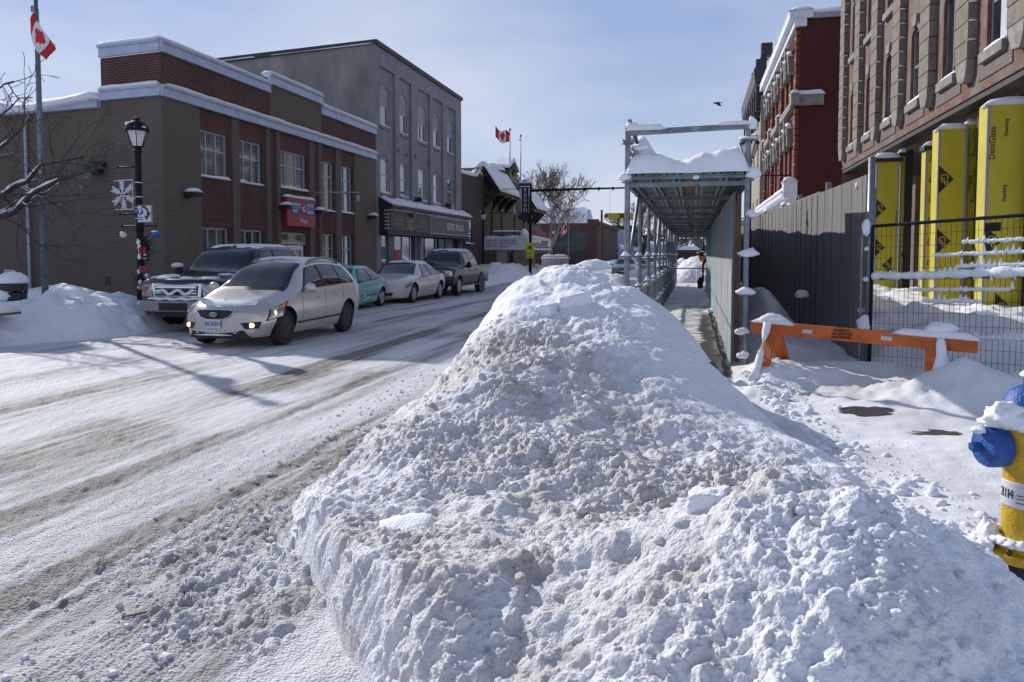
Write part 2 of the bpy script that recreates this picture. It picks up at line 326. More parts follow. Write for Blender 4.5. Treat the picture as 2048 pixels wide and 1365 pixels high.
def gridmesh(name, X, Y, Z, m, attrs=None, parent=None, smooth=True, keep=None):
    r, c = X.shape; me = bpy.data.meshes.new(name); o = bpy.data.objects.new(name, me); COL.objects.link(o)
    og = origin(parent)
    if parent: o.parent = parent
    co = np.stack([X-og.x, Y-og.y, Z-og.z], -1).reshape(-1, 3).astype(np.float32)
    i = np.arange(r*c).reshape(r, c); q = np.stack([i[:-1, :-1], i[:-1, 1:], i[1:, 1:], i[1:, :-1]], -1).reshape(-1, 4)
    if keep is not None:
        kq = (keep[:-1, :-1] | keep[:-1, 1:] | keep[1:, 1:] | keep[1:, :-1]).reshape(-1); q = q[kq]
        used = np.unique(q); re = np.full(r*c, -1); re[used] = np.arange(len(used)); q = re[q]; co = co[used]
    else: used = None
    me.vertices.add(len(co)); me.vertices.foreach_set('co', co.ravel())
    me.loops.add(q.size); me.loops.foreach_set('vertex_index', q.ravel().astype(np.int32))
    me.polygons.add(len(q)); me.polygons.foreach_set('loop_start', (np.arange(len(q))*4).astype(np.int32)); me.polygons.foreach_set('loop_total', np.full(len(q), 4, np.int32))
    if smooth: me.polygons.foreach_set('use_smooth', np.ones(len(q), bool))
    for k, v in (attrs or {}).items():
        a = me.attributes.new(k, 'FLOAT', 'POINT'); vv = np.asarray(v, np.float32).reshape(-1); a.data.foreach_set('value', vv if used is None else vv[used])
    me.update(calc_edges=True); me.validate(); me.materials.append(m); return o
def normals(X, Y, Z):
    du = [np.gradient(a, axis=0) for a in (X, Y, Z)]; dv = [np.gradient(a, axis=1) for a in (X, Y, Z)]
    n = [du[1]*dv[2]-du[2]*dv[1], du[2]*dv[0]-du[0]*dv[2], du[0]*dv[1]-du[1]*dv[0]]
    l = np.sqrt(sum(a*a for a in n))+1e-9; s = np.sign(n[2]); s[s == 0] = 1
    return [a/l*s for a in n]
def grade(a, b, r, mn=.008):
    y = [a]
    while y[-1] < b: y.append(y[-1]+max(mn, abs(y[-1])*r))
    return np.array(y)

# ------------------------------------------------------------------ base terrain, road, pavements
LEFT_KERB, RIGHT_KERB, FACADE = -12.5, -1.15, -15.5
xs = np.concatenate([np.linspace(-900, -60, 12), np.linspace(-55, 55, 40), np.linspace(60, 900, 12)]); ys = np.concatenate([np.linspace(-60, 130, 50), np.linspace(140, 1800, 20)])
X, Y = np.meshgrid(xs, ys); tag(gridmesh('ground', X, Y, np.full_like(X, -.06), field_mat, {'dirt': .1+.1*fbm(X*.1, Y*.1)}), kind='structure')

def road_dirt(X, Y):
    w = .18*vn(Y*.11, Y*0+3.)
    tr = lambda c, wd: np.exp(-((X-c-w)/wd)**2)
    n1 = .5+.5*fbm(X*3.2, Y*.16, 0, 4, 5); n2 = .5+.5*fbm(X*11, Y*.5, 0, 4, 9); n3 = .5+.5*fbm(X*.8, Y*.5, 0, 3, 19)
    d = 1.15*tr(-5.65, .36)+.5*tr(-4.3, .28)+.75*tr(-3.15, .34)+.5*tr(-7.4, .38)+.5*tr(-9.0, .4)+.42*tr(-10.4, .6)+.3*tr(-2.3, .4)+.22
    d = d*(.40+.8*n1)*(.5+.9*n2)+.28*n2*n3
    d = d+.35*np.exp(-((X+4.9)/1.1)**2)*sm(.5, .75, n3)
    return np.clip(d, 0, 1.1)
def road_z(X, Y):
    d = road_dirt(X, Y); near = sm(24, 8, Y)
    z = -.018*np.exp(-((X+5.65)/.45)**2) - .015*np.exp(-((X+3.15)/.4)**2)+.012*fbm(X*1.3, Y*.35, 0, 3, 31)
    slush = sm(-4.1, -2.4, X)*sm(14, 5, Y)
    z = z+near*((.004+.009*d)*fbm(X*12, Y*5, 0, 4, 41)+.010*lumps(X*21, Y*15, 3, .5)*(.15+1.1*d)+.0035*np.sin(X*2*PI/.045+2*vn(X*.8, Y*.4))*sm(.0, .35, vn(X*1.3, Y*.10, 0, 45)))
    z = z+slush*sm(.42, .75, .5+.5*fbm(X*1.5, Y*.9, 0, 3, 51))*(.018*lumps((X+.3*vn(X*3, Y*3))*8, Y*7, 7, .6)+.034*lumps(X*19, Y*16, 8, .6)+.022*lumps(X*37, Y*31, 9, .7)+.012*fbm(X*14, Y*12, 0, 3, 47))
    z = z+slush*.026*sm(.15, .5, vn(X*1.1, Y*.5, 0, 66))*np.maximum(0, np.sin((X*.62+Y)*2*PI/.17))     # tyre cleat marks
    return z+.004
yr = grade(1.0, 64, .0062); S = np.linspace(0, 1, 430)
XL = np.maximum(-1.35*yr-1.2, LEFT_KERB-.9); X = XL[:, None]*(1-S[None])+(RIGHT_KERB+.3)*S[None]; Y = np.repeat(yr[:, None], len(S), 1)
d = road_dirt(X, Y); d = np.clip(d+.35*sm(-3.2, -2.2, X)*sm(.4, .8, .5+.5*fbm(X*2.5, Y*1.5, 0, 3, 71))*sm(12, 5, Y), 0, 1)
tag(gridmesh('road', X, Y, road_z(X, Y), road_mat, {'dirt': d}), kind='structure')
xs = np.linspace(-13.2, -.85, 90); ys = np.concatenate([np.linspace(-14, 62, 160), np.linspace(63, 420, 200)])
X, Y = np.meshgrid(xs, ys); tag(gridmesh('road_bed', X, Y, np.where(Y > 62, .0, -.045), road_mat, {'dirt': road_dirt(X, Y)*np.where(Y > 62, .8, 1)}), kind='structure')

def pz(X, Y):       # pavement in front of the post office and the square beside it, under drifted snow
    z = .16+.10*fbm(X*.35, Y*.35, 0, 3, 3)+.03*fbm(X*1.6, Y*1.6, 0, 3, 4)
    z = z+.42*sm(-13.5, -16.5, X)*sm(21.5, 16, Y)*(.8+.3*vn(X*.3, Y*.3, 0, 8))
    return z
X, Y = np.meshgrid(np.linspace(-34, LEFT_KERB, 150), np.concatenate([np.linspace(-6, 24, 140)])); tag(gridmesh('town_square', X, Y, pz(X, Y), field_mat, {'dirt': .05+0*X}), kind='structure')
mbk = MB(); mbk.box(LEFT_KERB-.18, 37, -.05, LEFT_KERB, 420, .13); tag(mbk.build('kerb', mat('concrete', (.33, .32, .31), .85, 0, .2, 4, .3)), kind='structure')
X, Y = np.meshgrid(np.linspace(-16.5, LEFT_KERB-.1, 40), np.linspace(23.6, 420, 500)); tag(gridmesh('left_pavement', X, Y, .135+.03*fbm(X*.9, Y*.6, 0, 3, 2), field_mat, {'dirt': .12+.15*fbm(X*.7, Y*.4)}), kind='structure')

# right pavement: trodden snow, bare wet concrete under the scaffold and in a few patches
ELL = [(1.62, 8.36, .42, .17), (2.0, 7.6, .42, .13), (2.62, 7.55, .45, .13), (.95, 8.9, .3, .12)]
def walk_attrs(X, Y):
    wet = np.zeros_like(X)-.3
    for cx, cy, rx, ry in ELL: wet = np.maximum(wet, .70+.34*fbm(X*4+cx, Y*6, 0, 4, 91)-.5*(((X-cx)/rx)**2+((Y-cy)/(ry*1.5))**2))
    lane = sm(-.30, .30, X+.1*vn(Y*.8, Y*0))*sm(.56, .48, X)*sm(9.6, 10.6, Y)*sm(27, 19, Y)
    wet = np.maximum(wet, -.3+1.12*lane+.16*lane*vn(X*2, Y*9, 0, 5))
    wet = np.maximum(wet, -.25+.68*sm(-.95, -.2, X)*sm(.58, .5, X)*sm(10, 12, Y)*sm(33, 24, Y))
    return {'wet': wet, 'dirt': np.clip(.22+.3*fbm(X*1.5, Y*1.5, 0, 3, 15), 0, 1)*sm(6, 1.6, X)}
def walk_z(X, Y):
    z = .115+.012*fbm(X*3, Y*3, 0, 4, 6)+(.08*np.maximum(0, fbm(X*1.9, Y*2.4, 0, 4, 61))+.05*lumps(X*4.2, Y*4.2, 62, .5)+.04*lumps(X*9, Y*9, 63, .6)+.02*lumps(X*19, Y*19, 64, .6))*sm(8.4, 9.4, Y+.35*vn(X*1.2, X*0, 0, 9))*sm(10.9, 9.9, Y)*sm(.2, .8, X)+.016*lumps(X*8, Y*8, 5, .45)*sm(14, 7, Y)*sm(-.2, .6, fbm(X*.9, Y*.9, 0, 2, 33)+.3)
    h = sm(9.3, 10.3, Y+.22*(X-1)+.35*vn(X*1.4, Y*.2, 0, 3))*sm(.62, .9, X)                  # drift behind the barricade
    z = z+h*(.10+.07*sm(10, 12, Y)+.08*fbm(X*1.1, Y*1.1, 0, 3, 12))
    dx = X-2.9; dy = Y-9.15; z = z+.34*np.exp(-(dx/.55)**2-(dy/.42)**2)+.10*np.exp(-(dx/1.3)**2-((dy+.35)/.5)**2)*(.7+.6*lumps(X*5, Y*5, 2))
    dx = X-.9; dy = Y-10.75; z = z+.13*np.exp(-(dx/.5)**2-(dy/.6)**2)
    a = Y-11.2; z = z+.55*sm(.7, 1.3, X)*np.exp(-((X-1.35)/.42)**2)*sm(.8, 4.5, a)*sm(11, 5, a)+.2*np.exp(-((X-1.25)/.35)**2)*sm(-.2, 1, a)
    z = z+sm(3.0, 4.2, X)*sm(9.8, 11.5, Y)*(.12+.12*fbm(X*.8, Y*.8, 0, 3, 22))
    z = z+sm(2.4, 2.9, X)*sm(11.2, 12.4, Y)*(.12+.13*np.maximum(0, fbm(X*1.2, Y*1.2, 0, 3, 25))+.05*lumps(X*3.2, Y*3.2, 9, .6))
    edge = sm(.64, .5, X)*sm(.3, .5, X)*sm(10.6, 11.4, Y)
    z = z+edge*.05*(1+vn(Y*2.3, X*0, 0, 2))+.05*sm(.42, .56, X+.12*vn(Y*3, Y*0, 0, 7))*sm(.72, .56, X)*sm(10.6, 11.4, Y)
    return z
yr = grade(1.2, 45, .0075); S = np.linspace(0, 1, 300); XR = np.minimum(1.05*yr+1.5, 9.5)
X = (RIGHT_KERB+.1)*(1-S[None])+XR[:, None]*S[None]; Y = np.repeat(yr[:, None], len(S), 1)
tag(gridmesh('right_pavement', X, Y, walk_z(X, Y), walk_mat, walk_attrs(X, Y)), kind='structure')
X, Y = np.meshgrid(np.linspace(-1.1, 40, 60), np.linspace(44, 420, 160)); tag(gridmesh('far_pavement', X, Y, .1+0*X, walk_mat, {'wet': X*0-.4, 'dirt': .15+0*X}), kind='structure')
X, Y = np.meshgrid(np.linspace(-1.1, 20, 40), np.linspace(-8, 44, 60)); tag(gridmesh('pavement_bed', X, Y, .045+0*X, walk_mat, {'wet': X*0-.4, 'dirt': .15+0*X}), kind='structure')
mbk = MB(); mbk.box(RIGHT_KERB-.02, 11, -.05, RIGHT_KERB+.14, 300, .10); tag(mbk.build('kerb', MATS['concrete']), kind='structure')

# ------------------------------------------------------------------ the big snowbank in the foreground
CP = np.array([(-1.80,9.00,1.36),(-1.54,9.00,1.46),(-1.31,9.00,1.51),(-1.08,9.00,1.48),(-0.85,9.00,1.36),(-2.26,8.20,0.85),(-1.99,8.20,1.19),(-1.66,8.20,1.39),(-1.40,8.20,1.46),(-1.04,8.20,1.46),(-0.78,8.20,1.35),(-0.47,8.20,1.25),(-0.20,8.20,1.08),(0.03,8.20,0.82),(-2.10,7.00,0.65),(-1.88,7.00,0.94),(-1.65,7.00,1.04),(-1.28,7.00,1.16),(-0.93,7.00,1.14),(-0.45,7.00,1.07),(-0.06,7.00,0.84),(0.15,7.00,0.66),(-2.05,5.60,0.49),(-1.81,5.60,0.65),(-1.51,5.60,0.80),(-1.14,5.60,0.76),(-0.70,5.60,0.65),(-0.35,5.60,0.53),(0.06,5.60,0.48),(0.39,5.60,0.42),(-2.31,4.50,0.21),(-2.04,4.50,0.35),(-1.71,4.50,0.44),(-1.24,4.50,0.52),(-0.79,4.50,0.53),(-0.36,4.50,0.48),(0.05,4.50,0.39),(0.45,4.50,0.39),(0.83,4.50,0.37),(-2.06,3.80,0.35),(-1.72,3.80,0.29),(-1.31,3.80,0.34),(-0.92,3.80,0.38),(-0.55,3.80,0.39),(-0.19,3.80,0.38),(0.16,3.80,0.38),(.55,3.9,.36),(-1.05,3.10,0.39),(-0.75,3.10,0.44),(-0.45,3.10,0.49),(-0.19,3.10,0.58),(0.04,3.10,0.69),(0.33,3.10,0.84),(0.57,3.10,0.80),(0.78,3.10,0.76),(0.91,3.10,0.69),(-0.46,2.60,0.54),(-0.13,2.60,0.63),(0.19,2.60,0.73),(0.48,2.60,0.72),(0.77,2.60,0.67),
 (-2.75,9,.1),(-2.85,8.2,0),(-2.7,7,.05),(-2.65,5.6,.02),(-2.75,4.8,-.02),(-3.1,9.5,-.2),(-3.2,7,-.25),(-3.1,5.2,-.2),(.2,9,.42),(.42,8.2,.30),(.6,7,.30),(.9,5.6,.30),(1.15,4.5,.24),(1.3,3.7,.06),(1.5,4.2,.0),(1.3,5.6,.0),(1.0,7,0),(.85,8.4,0),(-.2,9.6,.55),(-1.3,10,1.25),(-1.3,11.2,1.05),(-.5,10.6,.75),(-2.3,10.3,.55),(-2.8,10.6,.0),(.2,10.4,.1),(-1.1,1.9,.5),(.2,1.7,.5),(1.0,1.9,.5),(1.15,2.9,.45),(1.45,3.2,.02),(1.35,2.4,.28),(.32,11.5,-.15),(-.05,11.5,.05),(.55,10.9,-.12),(.7,10,-.1),(1.1,9.3,-.12),(1.6,8.5,-.12),(1.7,6.5,-.12)])
def tps(P):
    n = len(P); d = np.sqrt(((P[:, None, :2]-P[None, :, :2])**2).sum(-1)); K = np.where(d > 0, d*d*np.log(d+1e-12), 0)+np.eye(n)*.012
    A = np.zeros((n+3, n+3)); A[:n, :n] = K; A[:n, n] = 1; A[:n, n+1:] = P[:, :2]; A[n:, :n] = A[:n, n:].T
    return np.linalg.solve(A, np.r_[P[:, 2], 0, 0, 0])
TW = tps(CP)
def top(X, Y):
    z = TW[-3]+TW[-2]*X+TW[-1]*Y
    for k in range(len(CP)):
        d2 = (X-CP[k, 0])**2+(Y-CP[k, 1])**2; z = z+TW[k]*.5*d2*np.log(d2+1e-12)
    return z
FL = np.array([(-2.5, 4.75), (-2.2, 4.2), (-1.37, 3.1), (-1.0, 2.62), (-.45, 1.95), (.2, 1.55), (.9, 1.6), (1.5, 2.0), (1.9, 2.6)])
def sfront(X, Y):
    best = np.full(X.shape, 1e9)
    for i in range(len(FL)-1):
        a, b = FL[i], FL[i+1]; e = b-a; l2 = e@e; t = np.clip(((X-a[0])*e[0]+(Y-a[1])*e[1])/l2, 0, 1)
        dx = X-a[0]-t*e[0]; dy = Y-a[1]-t*e[1]; d = np.hypot(dx, dy)*np.sign(e[0]*(Y-a[1])-e[1]*(X-a[0]))
        best = np.where(np.abs(d) < np.abs(best), d, best)
    return best
yr = grade(1.35, 11.6, .0036, .006); xr = np.linspace(-3.35, 1.75, 470)
X, Y = np.meshgrid(xr, yr); T = top(X, Y)
sf = sfront(X, Y)+.04*fbm(X*1.3, Y*1.3, 0, 2, 14)
steep = .72+2.3*sm(-.55, -1.45, X)
Z = np.minimum(T, -.02+sf*steep+.12*sm(-.3, -1, X))
# how crumbly and how sandy every place is
ridge = np.clip(sm(7.3, 6.3, Y+.35*(X+1.2)+.3*vn(X*1.3, Y*1.3, 0, 2))*sm(.35, -.55, X-.5*(6.5-Y)+.18*fbm(X*2, Y*2, 0, 3, 5)), 0, 1)
cleanfront = sm(.15, .75, X+.35*(3.0-Y)+.2*fbm(X*2, Y*2, 0, 3, 8))*sm(3.45, 3.0, Y)
dirt = ridge*(.47+.18*fbm(X*1.7, Y*1.7, 0, 4, 21)+.16*fbm(X*9, Y*9, 0, 3, 23)); dirt = dirt*(1-.88*cleanfront)
dirt = np.clip(dirt+.22*ridge*sm(.1, .6, fbm(X*5, Y*5, 0, 3, 27)), 0, .85)
wallz = sm(.28, .02, sf)*sm(-.6, -1.1, X); dirt = np.clip(dirt*(1-.45*wallz)+wallz*.42*sm(.0, .5, fbm(X*4+Y*3, Y*2, Z*2.5, 3, 28)), 0, .85)
crumb = np.clip(.35+.75*ridge-.25*cleanfront, .15, 1); smooth_right = sm(-.75, .05, X+.08*(Y-7))*sm(5.2, 6.4, Y); crumb = crumb*(1-.85*smooth_right)
warp = .10*fbm(X*3, Y*3, 0, 3, 61)
D = (.07*fbm(X*1.6, Y*1.6, Z*1.6, 4, 1)+.022*fbm(X*5.5, Y*5.5, Z*5.5, 3, 19))*(1-.6*smooth_right); vary = .30+.85*sm(-.35, .45, fbm(X*2.3, Y*2.3, 0, 3, 77))
nx, ny, nzz = normals(X, Y, Z); flat = sm(.35, .8, nzz)
wx = .018*fbm(X*16, Y*16, 0, 2, 81); wy = .018*fbm(X*16+9, Y*16, 0, 2, 82); LX, LY = X+wx, Y+wy
D = D+crumb*flat*vary*(.022*lumps((LX+warp)*4.6, (LY-warp)*4.6, 11, .3)+.018*lumps((LX-warp)*9, (LY+warp)*9, 12, .5)+.019*lumps(LX*18+warp*6, LY*18, 13, .7)+.026*lumps(LX*31+warp*9, LY*31, 14, .85)+.020*lumps(LX*55, LY*55, 15, .9)+.005*fbm(X*40, Y*40, 0, 2, 83))
def lumps3(x, y, z, s, keep):
    Xc, Yc, Zc = np.floor(x), np.floor(y), np.floor(z); r = np.zeros_like(x)
    for a in (-1, 0, 1):
        for b in (-1, 0, 1):
            for c in (-1, 0, 1):
                cx, cy, cz = Xc+a, Yc+b, Zc+c; R = .25+.45*_h(cx, cy, cz, s+3); d2 = ((x-cx-_h(cx, cy, cz, s))**2+(y-cy-_h(cx, cy, cz, s+1))**2+(z-cz-_h(cx, cy, cz, s+2))**2)/(R*R)
                r = np.maximum(r, np.where(_h(cx, cy, cz, s+4) < keep, R*np.sqrt(np.maximum(0, 1-d2)), 0))
    return r
st_ = flat < .98; xs_, ys_, zs_ = X[st_], Y[st_], Z[st_]; W3 = np.zeros_like(X)
W3[st_] = (1-flat[st_])*(.028*lumps3(xs_*6, ys_*6, zs_*5, 71, .4)+.026*lumps3(xs_*13, ys_*13, zs_*11, 72, .6)+.026*lumps3(xs_*27, ys_*27, zs_*25, 73, .8)+.020*lumps3(xs_*50, ys_*50, zs_*50, 75, .85)+.018*fbm(xs_*9, ys_*9, zs_*8, 4, 74))
D = D+W3*(.35+.65*sm(.05, .6, fbm(X*1.9, Y*1.9, Z*1.9, 3, 79)+.45))
D = D+.010*crumb*fbm(X*22, Y*22, 0, 3, 15)+.004*fbm(X*40, Y*40, 0, 2, 16)
D = D+wallz*(.02*fbm(X*5+Y*3, Y*3-X*2, Z*2.5, 3, 17))
D = D+(.05*lumps(X*3.1+3, Y*3.1, 45, .45)+.03*lumps(X*7, Y*7, 46, .5))*sm(7.2, 8, Y)*(1-smooth_right)*.9
D = D*sm(-.02, .12, Z)
BX, BY, BZ = X+nx*D*.75, Y+ny*D*.75, Z+nzz*D
bank = gridmesh('snowbank', BX, BY, BZ, bank_mat, {'dirt': dirt}, keep=Z > -.1)
tag(bank, 'big lumpy grey and white snowbank filling the foreground beside the road', 'snowbank')
# loose clods lying on the bank and at its foot: far too many to count
def clods(name, n, fx, parent=None, m=bank_mat, seed=1, rmin=.008, rmax=.05):
    r = np.random.default_rng(seed); ico = bmesh.new(); bmesh.ops.create_icosphere(ico, subdivisions=2, radius=1); iv = np.array([v.co[:] for v in ico.verts]); fi = np.array([[v.index for v in f.verts] for f in ico.faces]); ico.free()
    V = []; Fc = []; dd = []; k = 0
    for _ in range(n):
        p = fx(r)
        if p is None: continue
        x, y, z, dv, sc = p; R = rmin*(rmax/rmin)**(r.random()**3.4)*sc
        q = r.normal(size=3)*3; v = iv*(1+.20*np.sin(iv[:, [1, 2, 0]]*3.1+q).sum(1, keepdims=True)/2+.16*np.sin(iv[:, [2, 0, 1]]*7.3+q*2).sum(1, keepdims=True)/2)*np.array([1+.4*r.random(), 1+.4*r.random(), .75+.3*r.random()])*R
        a = r.random()*6.28; c, s = math.cos(a), math.sin(a); v = np.c_[v[:, 0]*c-v[:, 1]*s, v[:, 0]*s+v[:, 1]*c, v[:, 2]]
        V.append(v+(x, y, z+R*.25)); Fc.append(fi+k*len(iv)); dd.append(np.full(len(iv), dv)); k += 1
    V = np.concatenate(V); Fc = np.concatenate(Fc); me = bpy.data.meshes.new(name); o = bpy.data.objects.new(name, me); COL.objects.link(o)
    me.vertices.add(len(V)); me.vertices.foreach_set('co', V.astype(np.float32).ravel()); me.loops.add(Fc.size); me.loops.foreach_set('vertex_index', Fc.ravel().astype(np.int32))
    me.polygons.add(len(Fc)); me.polygons.foreach_set('loop_start', (np.arange(len(Fc))*3).astype(np.int32)); me.polygons.foreach_set('loop_total', np.full(len(Fc), 3, np.int32))
    me.polygons.foreach_set('use_smooth', np.ones(len(Fc), bool)); a = me.attributes.new('dirt', 'FLOAT', 'POINT'); a.data.foreach_set('value', np.concatenate(dd).astype(np.float32))
    me.update(calc_edges=True); me.materials.append(m)
    if parent: o.parent = parent
    return o
def on_bank(r):
    i = int(len(yr)*r.random()); j = int(len(xr)*r.random())
    if Z[i, j] < .06 or r.random() > crumb[i, j]**1.5: return None
    dv = float(np.clip(dirt[i, j]+.08+.16*r.normal(), 0, .9)); return BX[i, j], BY[i, j], BZ[i, j]-.005, dv, .60+.075*BY[i, j]
tag(clods('snow_clods', 15000, on_bank, seed=4, rmin=.004, rmax=.026), 'crumbled clods of grey snow strewn over the foreground snowbank', 'snow clods', kind='stuff')
def on_road(r):
    y = 2.2+9*r.random()**1.6; x = -2.0-.28*max(0, y-3)**.8-abs(r.normal())*.38
    if y < 4.6: x = min(x, -2.25+.72*(4.2-y) - abs(r.normal())*.3)
    return x, y, float(road_z(np.array([x]), np.array([y]))[0]), float(np.clip(.35+.25*r.normal(), 0, 1)), .75
tag(clods('slush_clods', 1500, on_road, seed=9, rmin=.005, rmax=.026), 'small slush lumps scattered on the road along the snowbank foot', 'slush lumps', kind='stuff')
def on_walk(r):
    y = 2.3+8*r.random(); x = 1.45-.12*(y-3)+abs(r.normal())*.28
    return x, y, float(walk_z(np.array([x]), np.array([y]))[0]), .08, .9
tag(clods('snow_crumbs', 900, on_walk, seed=12, rmax=.05), 'white snow crumbs along the pavement side of the snowbank', 'snow crumbs', kind='stuff')
def blocks(lst, name, lab):
    for k, (x, y, sx, sy, sz, rz, lb) in enumerate(lst):
        b = bmesh.new(); bmesh.ops.create_cube(b, size=1); bmesh.ops.subdivide_edges(b, edges=b.edges[:], cuts=7, use_grid_fill=True)
        V = np.array([v.co[:] for v in b.verts]); S_ = V/(np.abs(V).max(1, keepdims=True)+1e-9)*.5; Q = S_*(.72+.28*(.5/np.linalg.norm(S_, axis=1, keepdims=True)))
        Q = Q*(1+.22*fbm(Q[:, 0]*3+k*7, Q[:, 1]*3, Q[:, 2]*3, 4)[:, None])
        for v, q in zip(b.verts, Q): v.co = Vector((q[0]*sx, q[1]*sy, q[2]*sz))
        for f in b.faces: f.smooth = True
        me = bpy.data.meshes.new(name); b.to_mesh(me); b.free(); me.materials.append(bank_mat); o = bpy.data.objects.new(name, me); COL.objects.link(o)
        i = int(np.argmin(abs(yr-y))); j = int(np.argmin(abs(xr-x))); o.location = (x, y, BZ[i, j]+sz*.02); o.rotation_euler = (.12, -.15, rz); tag(o, lb, 'snow block')
blocks([(-1.08, 7.35, .30, .24, .21, .3, 'largest white block of packed snow below the snowbank peak'), (-1.30, 7.22, .19, .18, .15, -.4, 'smaller white snow block touching the left of the largest block'),
        (-1.36, 3.66, .27, .24, .09, .5, 'flat smooth slab of snow near the left cut edge of the bank'), (.40, 3.22, .085, .08, .075, .2, 'small square ice lump on the nearest snowbank crest'), (.07, 3.02, .15, .10, .09, -.3, 'dirty grey lump just left of the nearest crest')], 'snow_block', '')

# ------------------------------------------------------------------ the other snowbanks
def bankmesh(label, x0, x1, y0, y1, f, dx, dy, dr=.1, seed=0, amp=1., m=bank_mat):
    X, Y = np.meshgrid(np.arange(x0, x1+dx, dx), np.arange(y0, y1+dy, dy)); Z = f(X, Y)
    D = amp*(.10*fbm(X*1.3, Y*1.3, 0, 3, seed)+.10*lumps(X*2.6, Y*2.6, seed+1, .6)+.06*lumps(X*6, Y*6, seed+2, .7)+.02*fbm(X*9, Y*9, 0, 2, seed+3))*sm(0, .25, Z)
    o = gridmesh('snowbank', X, Y, Z+D, m, {'dirt': np.clip(dr+dr*fbm(X*1.1, Y*1.1, 0, 3, seed+5), 0, 1)}, keep=Z > -.05); return tag(o, label, 'snowbank', 'ploughed snowbanks along the street')
hump = lambda t: np.maximum(0, 1-np.abs(t)**2.2)
bankmesh('long bluish snowbank on the left kerb in front of the post office lamp', -17.5, -10.4, 6.5, 16.6, lambda X, Y: (.26+.62*sm(10.8, 14.8, Y)*sm(17.6, 15.6, Y)+.08*vn(X*.5, Y*.5))*hump((X+14.1-1.45*sm(10.5, 15, Y))/(1.35+.5*sm(14, 9, Y)))-.06, .045, .05, .09, 200)
bankmesh('snowbank on the left kerb behind the dark pickup truck', -14.4, -9.6, 37.2, 68, lambda X, Y: (.85+.35*vn(Y*.35, Y*0))*hump((X+12.2+.03*(Y-40))/1.5)*sm(37, 39.5, Y)-.05, .1, .12, .05, 210)
bankmesh('long snowbank beside the scaffold beyond the biggest pile', -3.0, -.8, 10.6, 44, lambda X, Y: (1.02+.22*vn(Y*.45, Y*0, 0, 3)-.1*sm(14, 30, Y))*hump((X+1.95)/.98)*sm(44, 40, Y)-.04, .05, .07, .12, 220)
bankmesh('rounded snow mound at the far end of the covered walkway', -1.6, 2.4, 45, 53, lambda X, Y: 1.62*hump((X-.35)/1.9)*hump((Y-49)/3.6)-.05, .06, .07, .03, 230, .7)
bankmesh('low white snowbank far down the left kerb', -13.6, -9.6, 69, 160, lambda X, Y: (.8+.3*vn(Y*.2, Y*0, 0, 5))*hump((X+11.6)/1.6)-.05, .2, .3, .05, 240, .8)
bankmesh('far right kerb snowbank near the distant parked cars', -3.2, -.9, 54, 150, lambda X, Y: (.8+.3*vn(Y*.2, Y*0, 0, 7))*hump((X+2.0)/1.1)-.05, .15, .3, .05, 250, .8)
# ------------------------------------------------------------------ post office
b_tan = brick('tan brick', (.165, .132, .105), (.19, .152, .122), (.105, .086, .073), wear=(.115, .092, .075), wearamt=.4, bump=.6)
b_tan2 = brick('painted tan brick', (.165, .128, .10), (.185, .145, .113), (.115, .092, .075), wear=(.135, .105, .083), wearamt=.4)
b_red = brick('dark red brick', (.115, .043, .034), (.085, .032, .027), (.15, .12, .105), ms=.012, wear=(.06, .026, .022), wearamt=.4, bump=.6)
b_sold = brick('red soldier course', (.13, .042, .032), (.10, .032, .027), (.15, .12, .11), bw=.085, rh=.34, ms=.011)
frame_win = mat('grey window frame', (.42, .46, .54), .45, .2, .06)
stone_sill = mat('stone sill', (.34, .33, .32), .8, 0, .12, 5)
def rect_window(name, parent, w, a, b, c, d, cols, rows, rec, fm, gm, bar=.045, sillsnow=True, lab=None, fw=.06, seed=0):
    m = MB()
    for z0, z1 in ((c, c+fw), (d-fw, d)): m.lbox(w, a, b, z0, z1, -rec-.03, -rec+.04)
    for u0, u1 in ((a, a+fw), (b-fw, b)): m.lbox(w, u0, u1, c+fw, d-fw, -rec-.03, -rec+.04)
    for i, t in enumerate(cols): u = a+(b-a)*t; m.lbox(w, u-bar/2, u+bar/2, c+fw, d-fw, -rec-.02, -rec+.03)
    for t in rows:
        z = c+(d-c)*t; ed = [a+fw]+[a+(b-a)*q for q in cols]+[b-fw]
        for i in range(len(ed)-1): m.lbox(w, ed[i]+(bar/2 if i else 0), ed[i+1]-(bar/2 if i < len(ed)-2 else 0), z-bar/2, z+bar/2, -rec-.018, -rec+.025)
    f = m.build(name, fm, parent)
    g = MB(); g.quad(w(a, c, -rec-.01), w(b, c, -rec-.01), w(b, d, -rec-.01), w(a, d, -rec-.01)); p = g.build('pane', gm, f)
    if sillsnow:
        s = MB(); snowslab(s, w, a-.03, b+.03, -rec+.05, .07, c+.004, .085, seed, amp=.5); s.build('sill_snow', snow, f, smooth=True)
    return f
PO = thing('post_office', 'two-storey brown brick post office with pale blue grey cornice bands and flat snowy roof', 'building', (FACADE, 21.2, 0))
wf = frame((FACADE, 0, 0), (0, 1, 0), (1, 0, 0)); DS = Vector((-.99, .14, 0)).normalized(); DN = Vector((-DS.y, DS.x, 0)); DN = DN if DN.y < 0 else -DN
ws = frame((FACADE, 21.2, 0), DS, DN)
Y0, Y1 = 21.2, 37.7
W_UP = [(23.15, 24.75, 4.22, 5.74), (25.42, 26.98, 4.22, 5.74), (28.25, 30.45, 4.27, 5.74), (31.74, 33.0, 3.58, 5.72), (33.72, 34.98, 3.58, 5.72)]
W_LO = [(23.15, 24.75, 1.35, 2.58), (25.42, 26.98, 1.35, 2.58), (31.74, 33.0, .95, 2.57), (33.72, 34.98, .95, 2.55)]
DOOR = (28.25, 30.45, .15, 2.55)
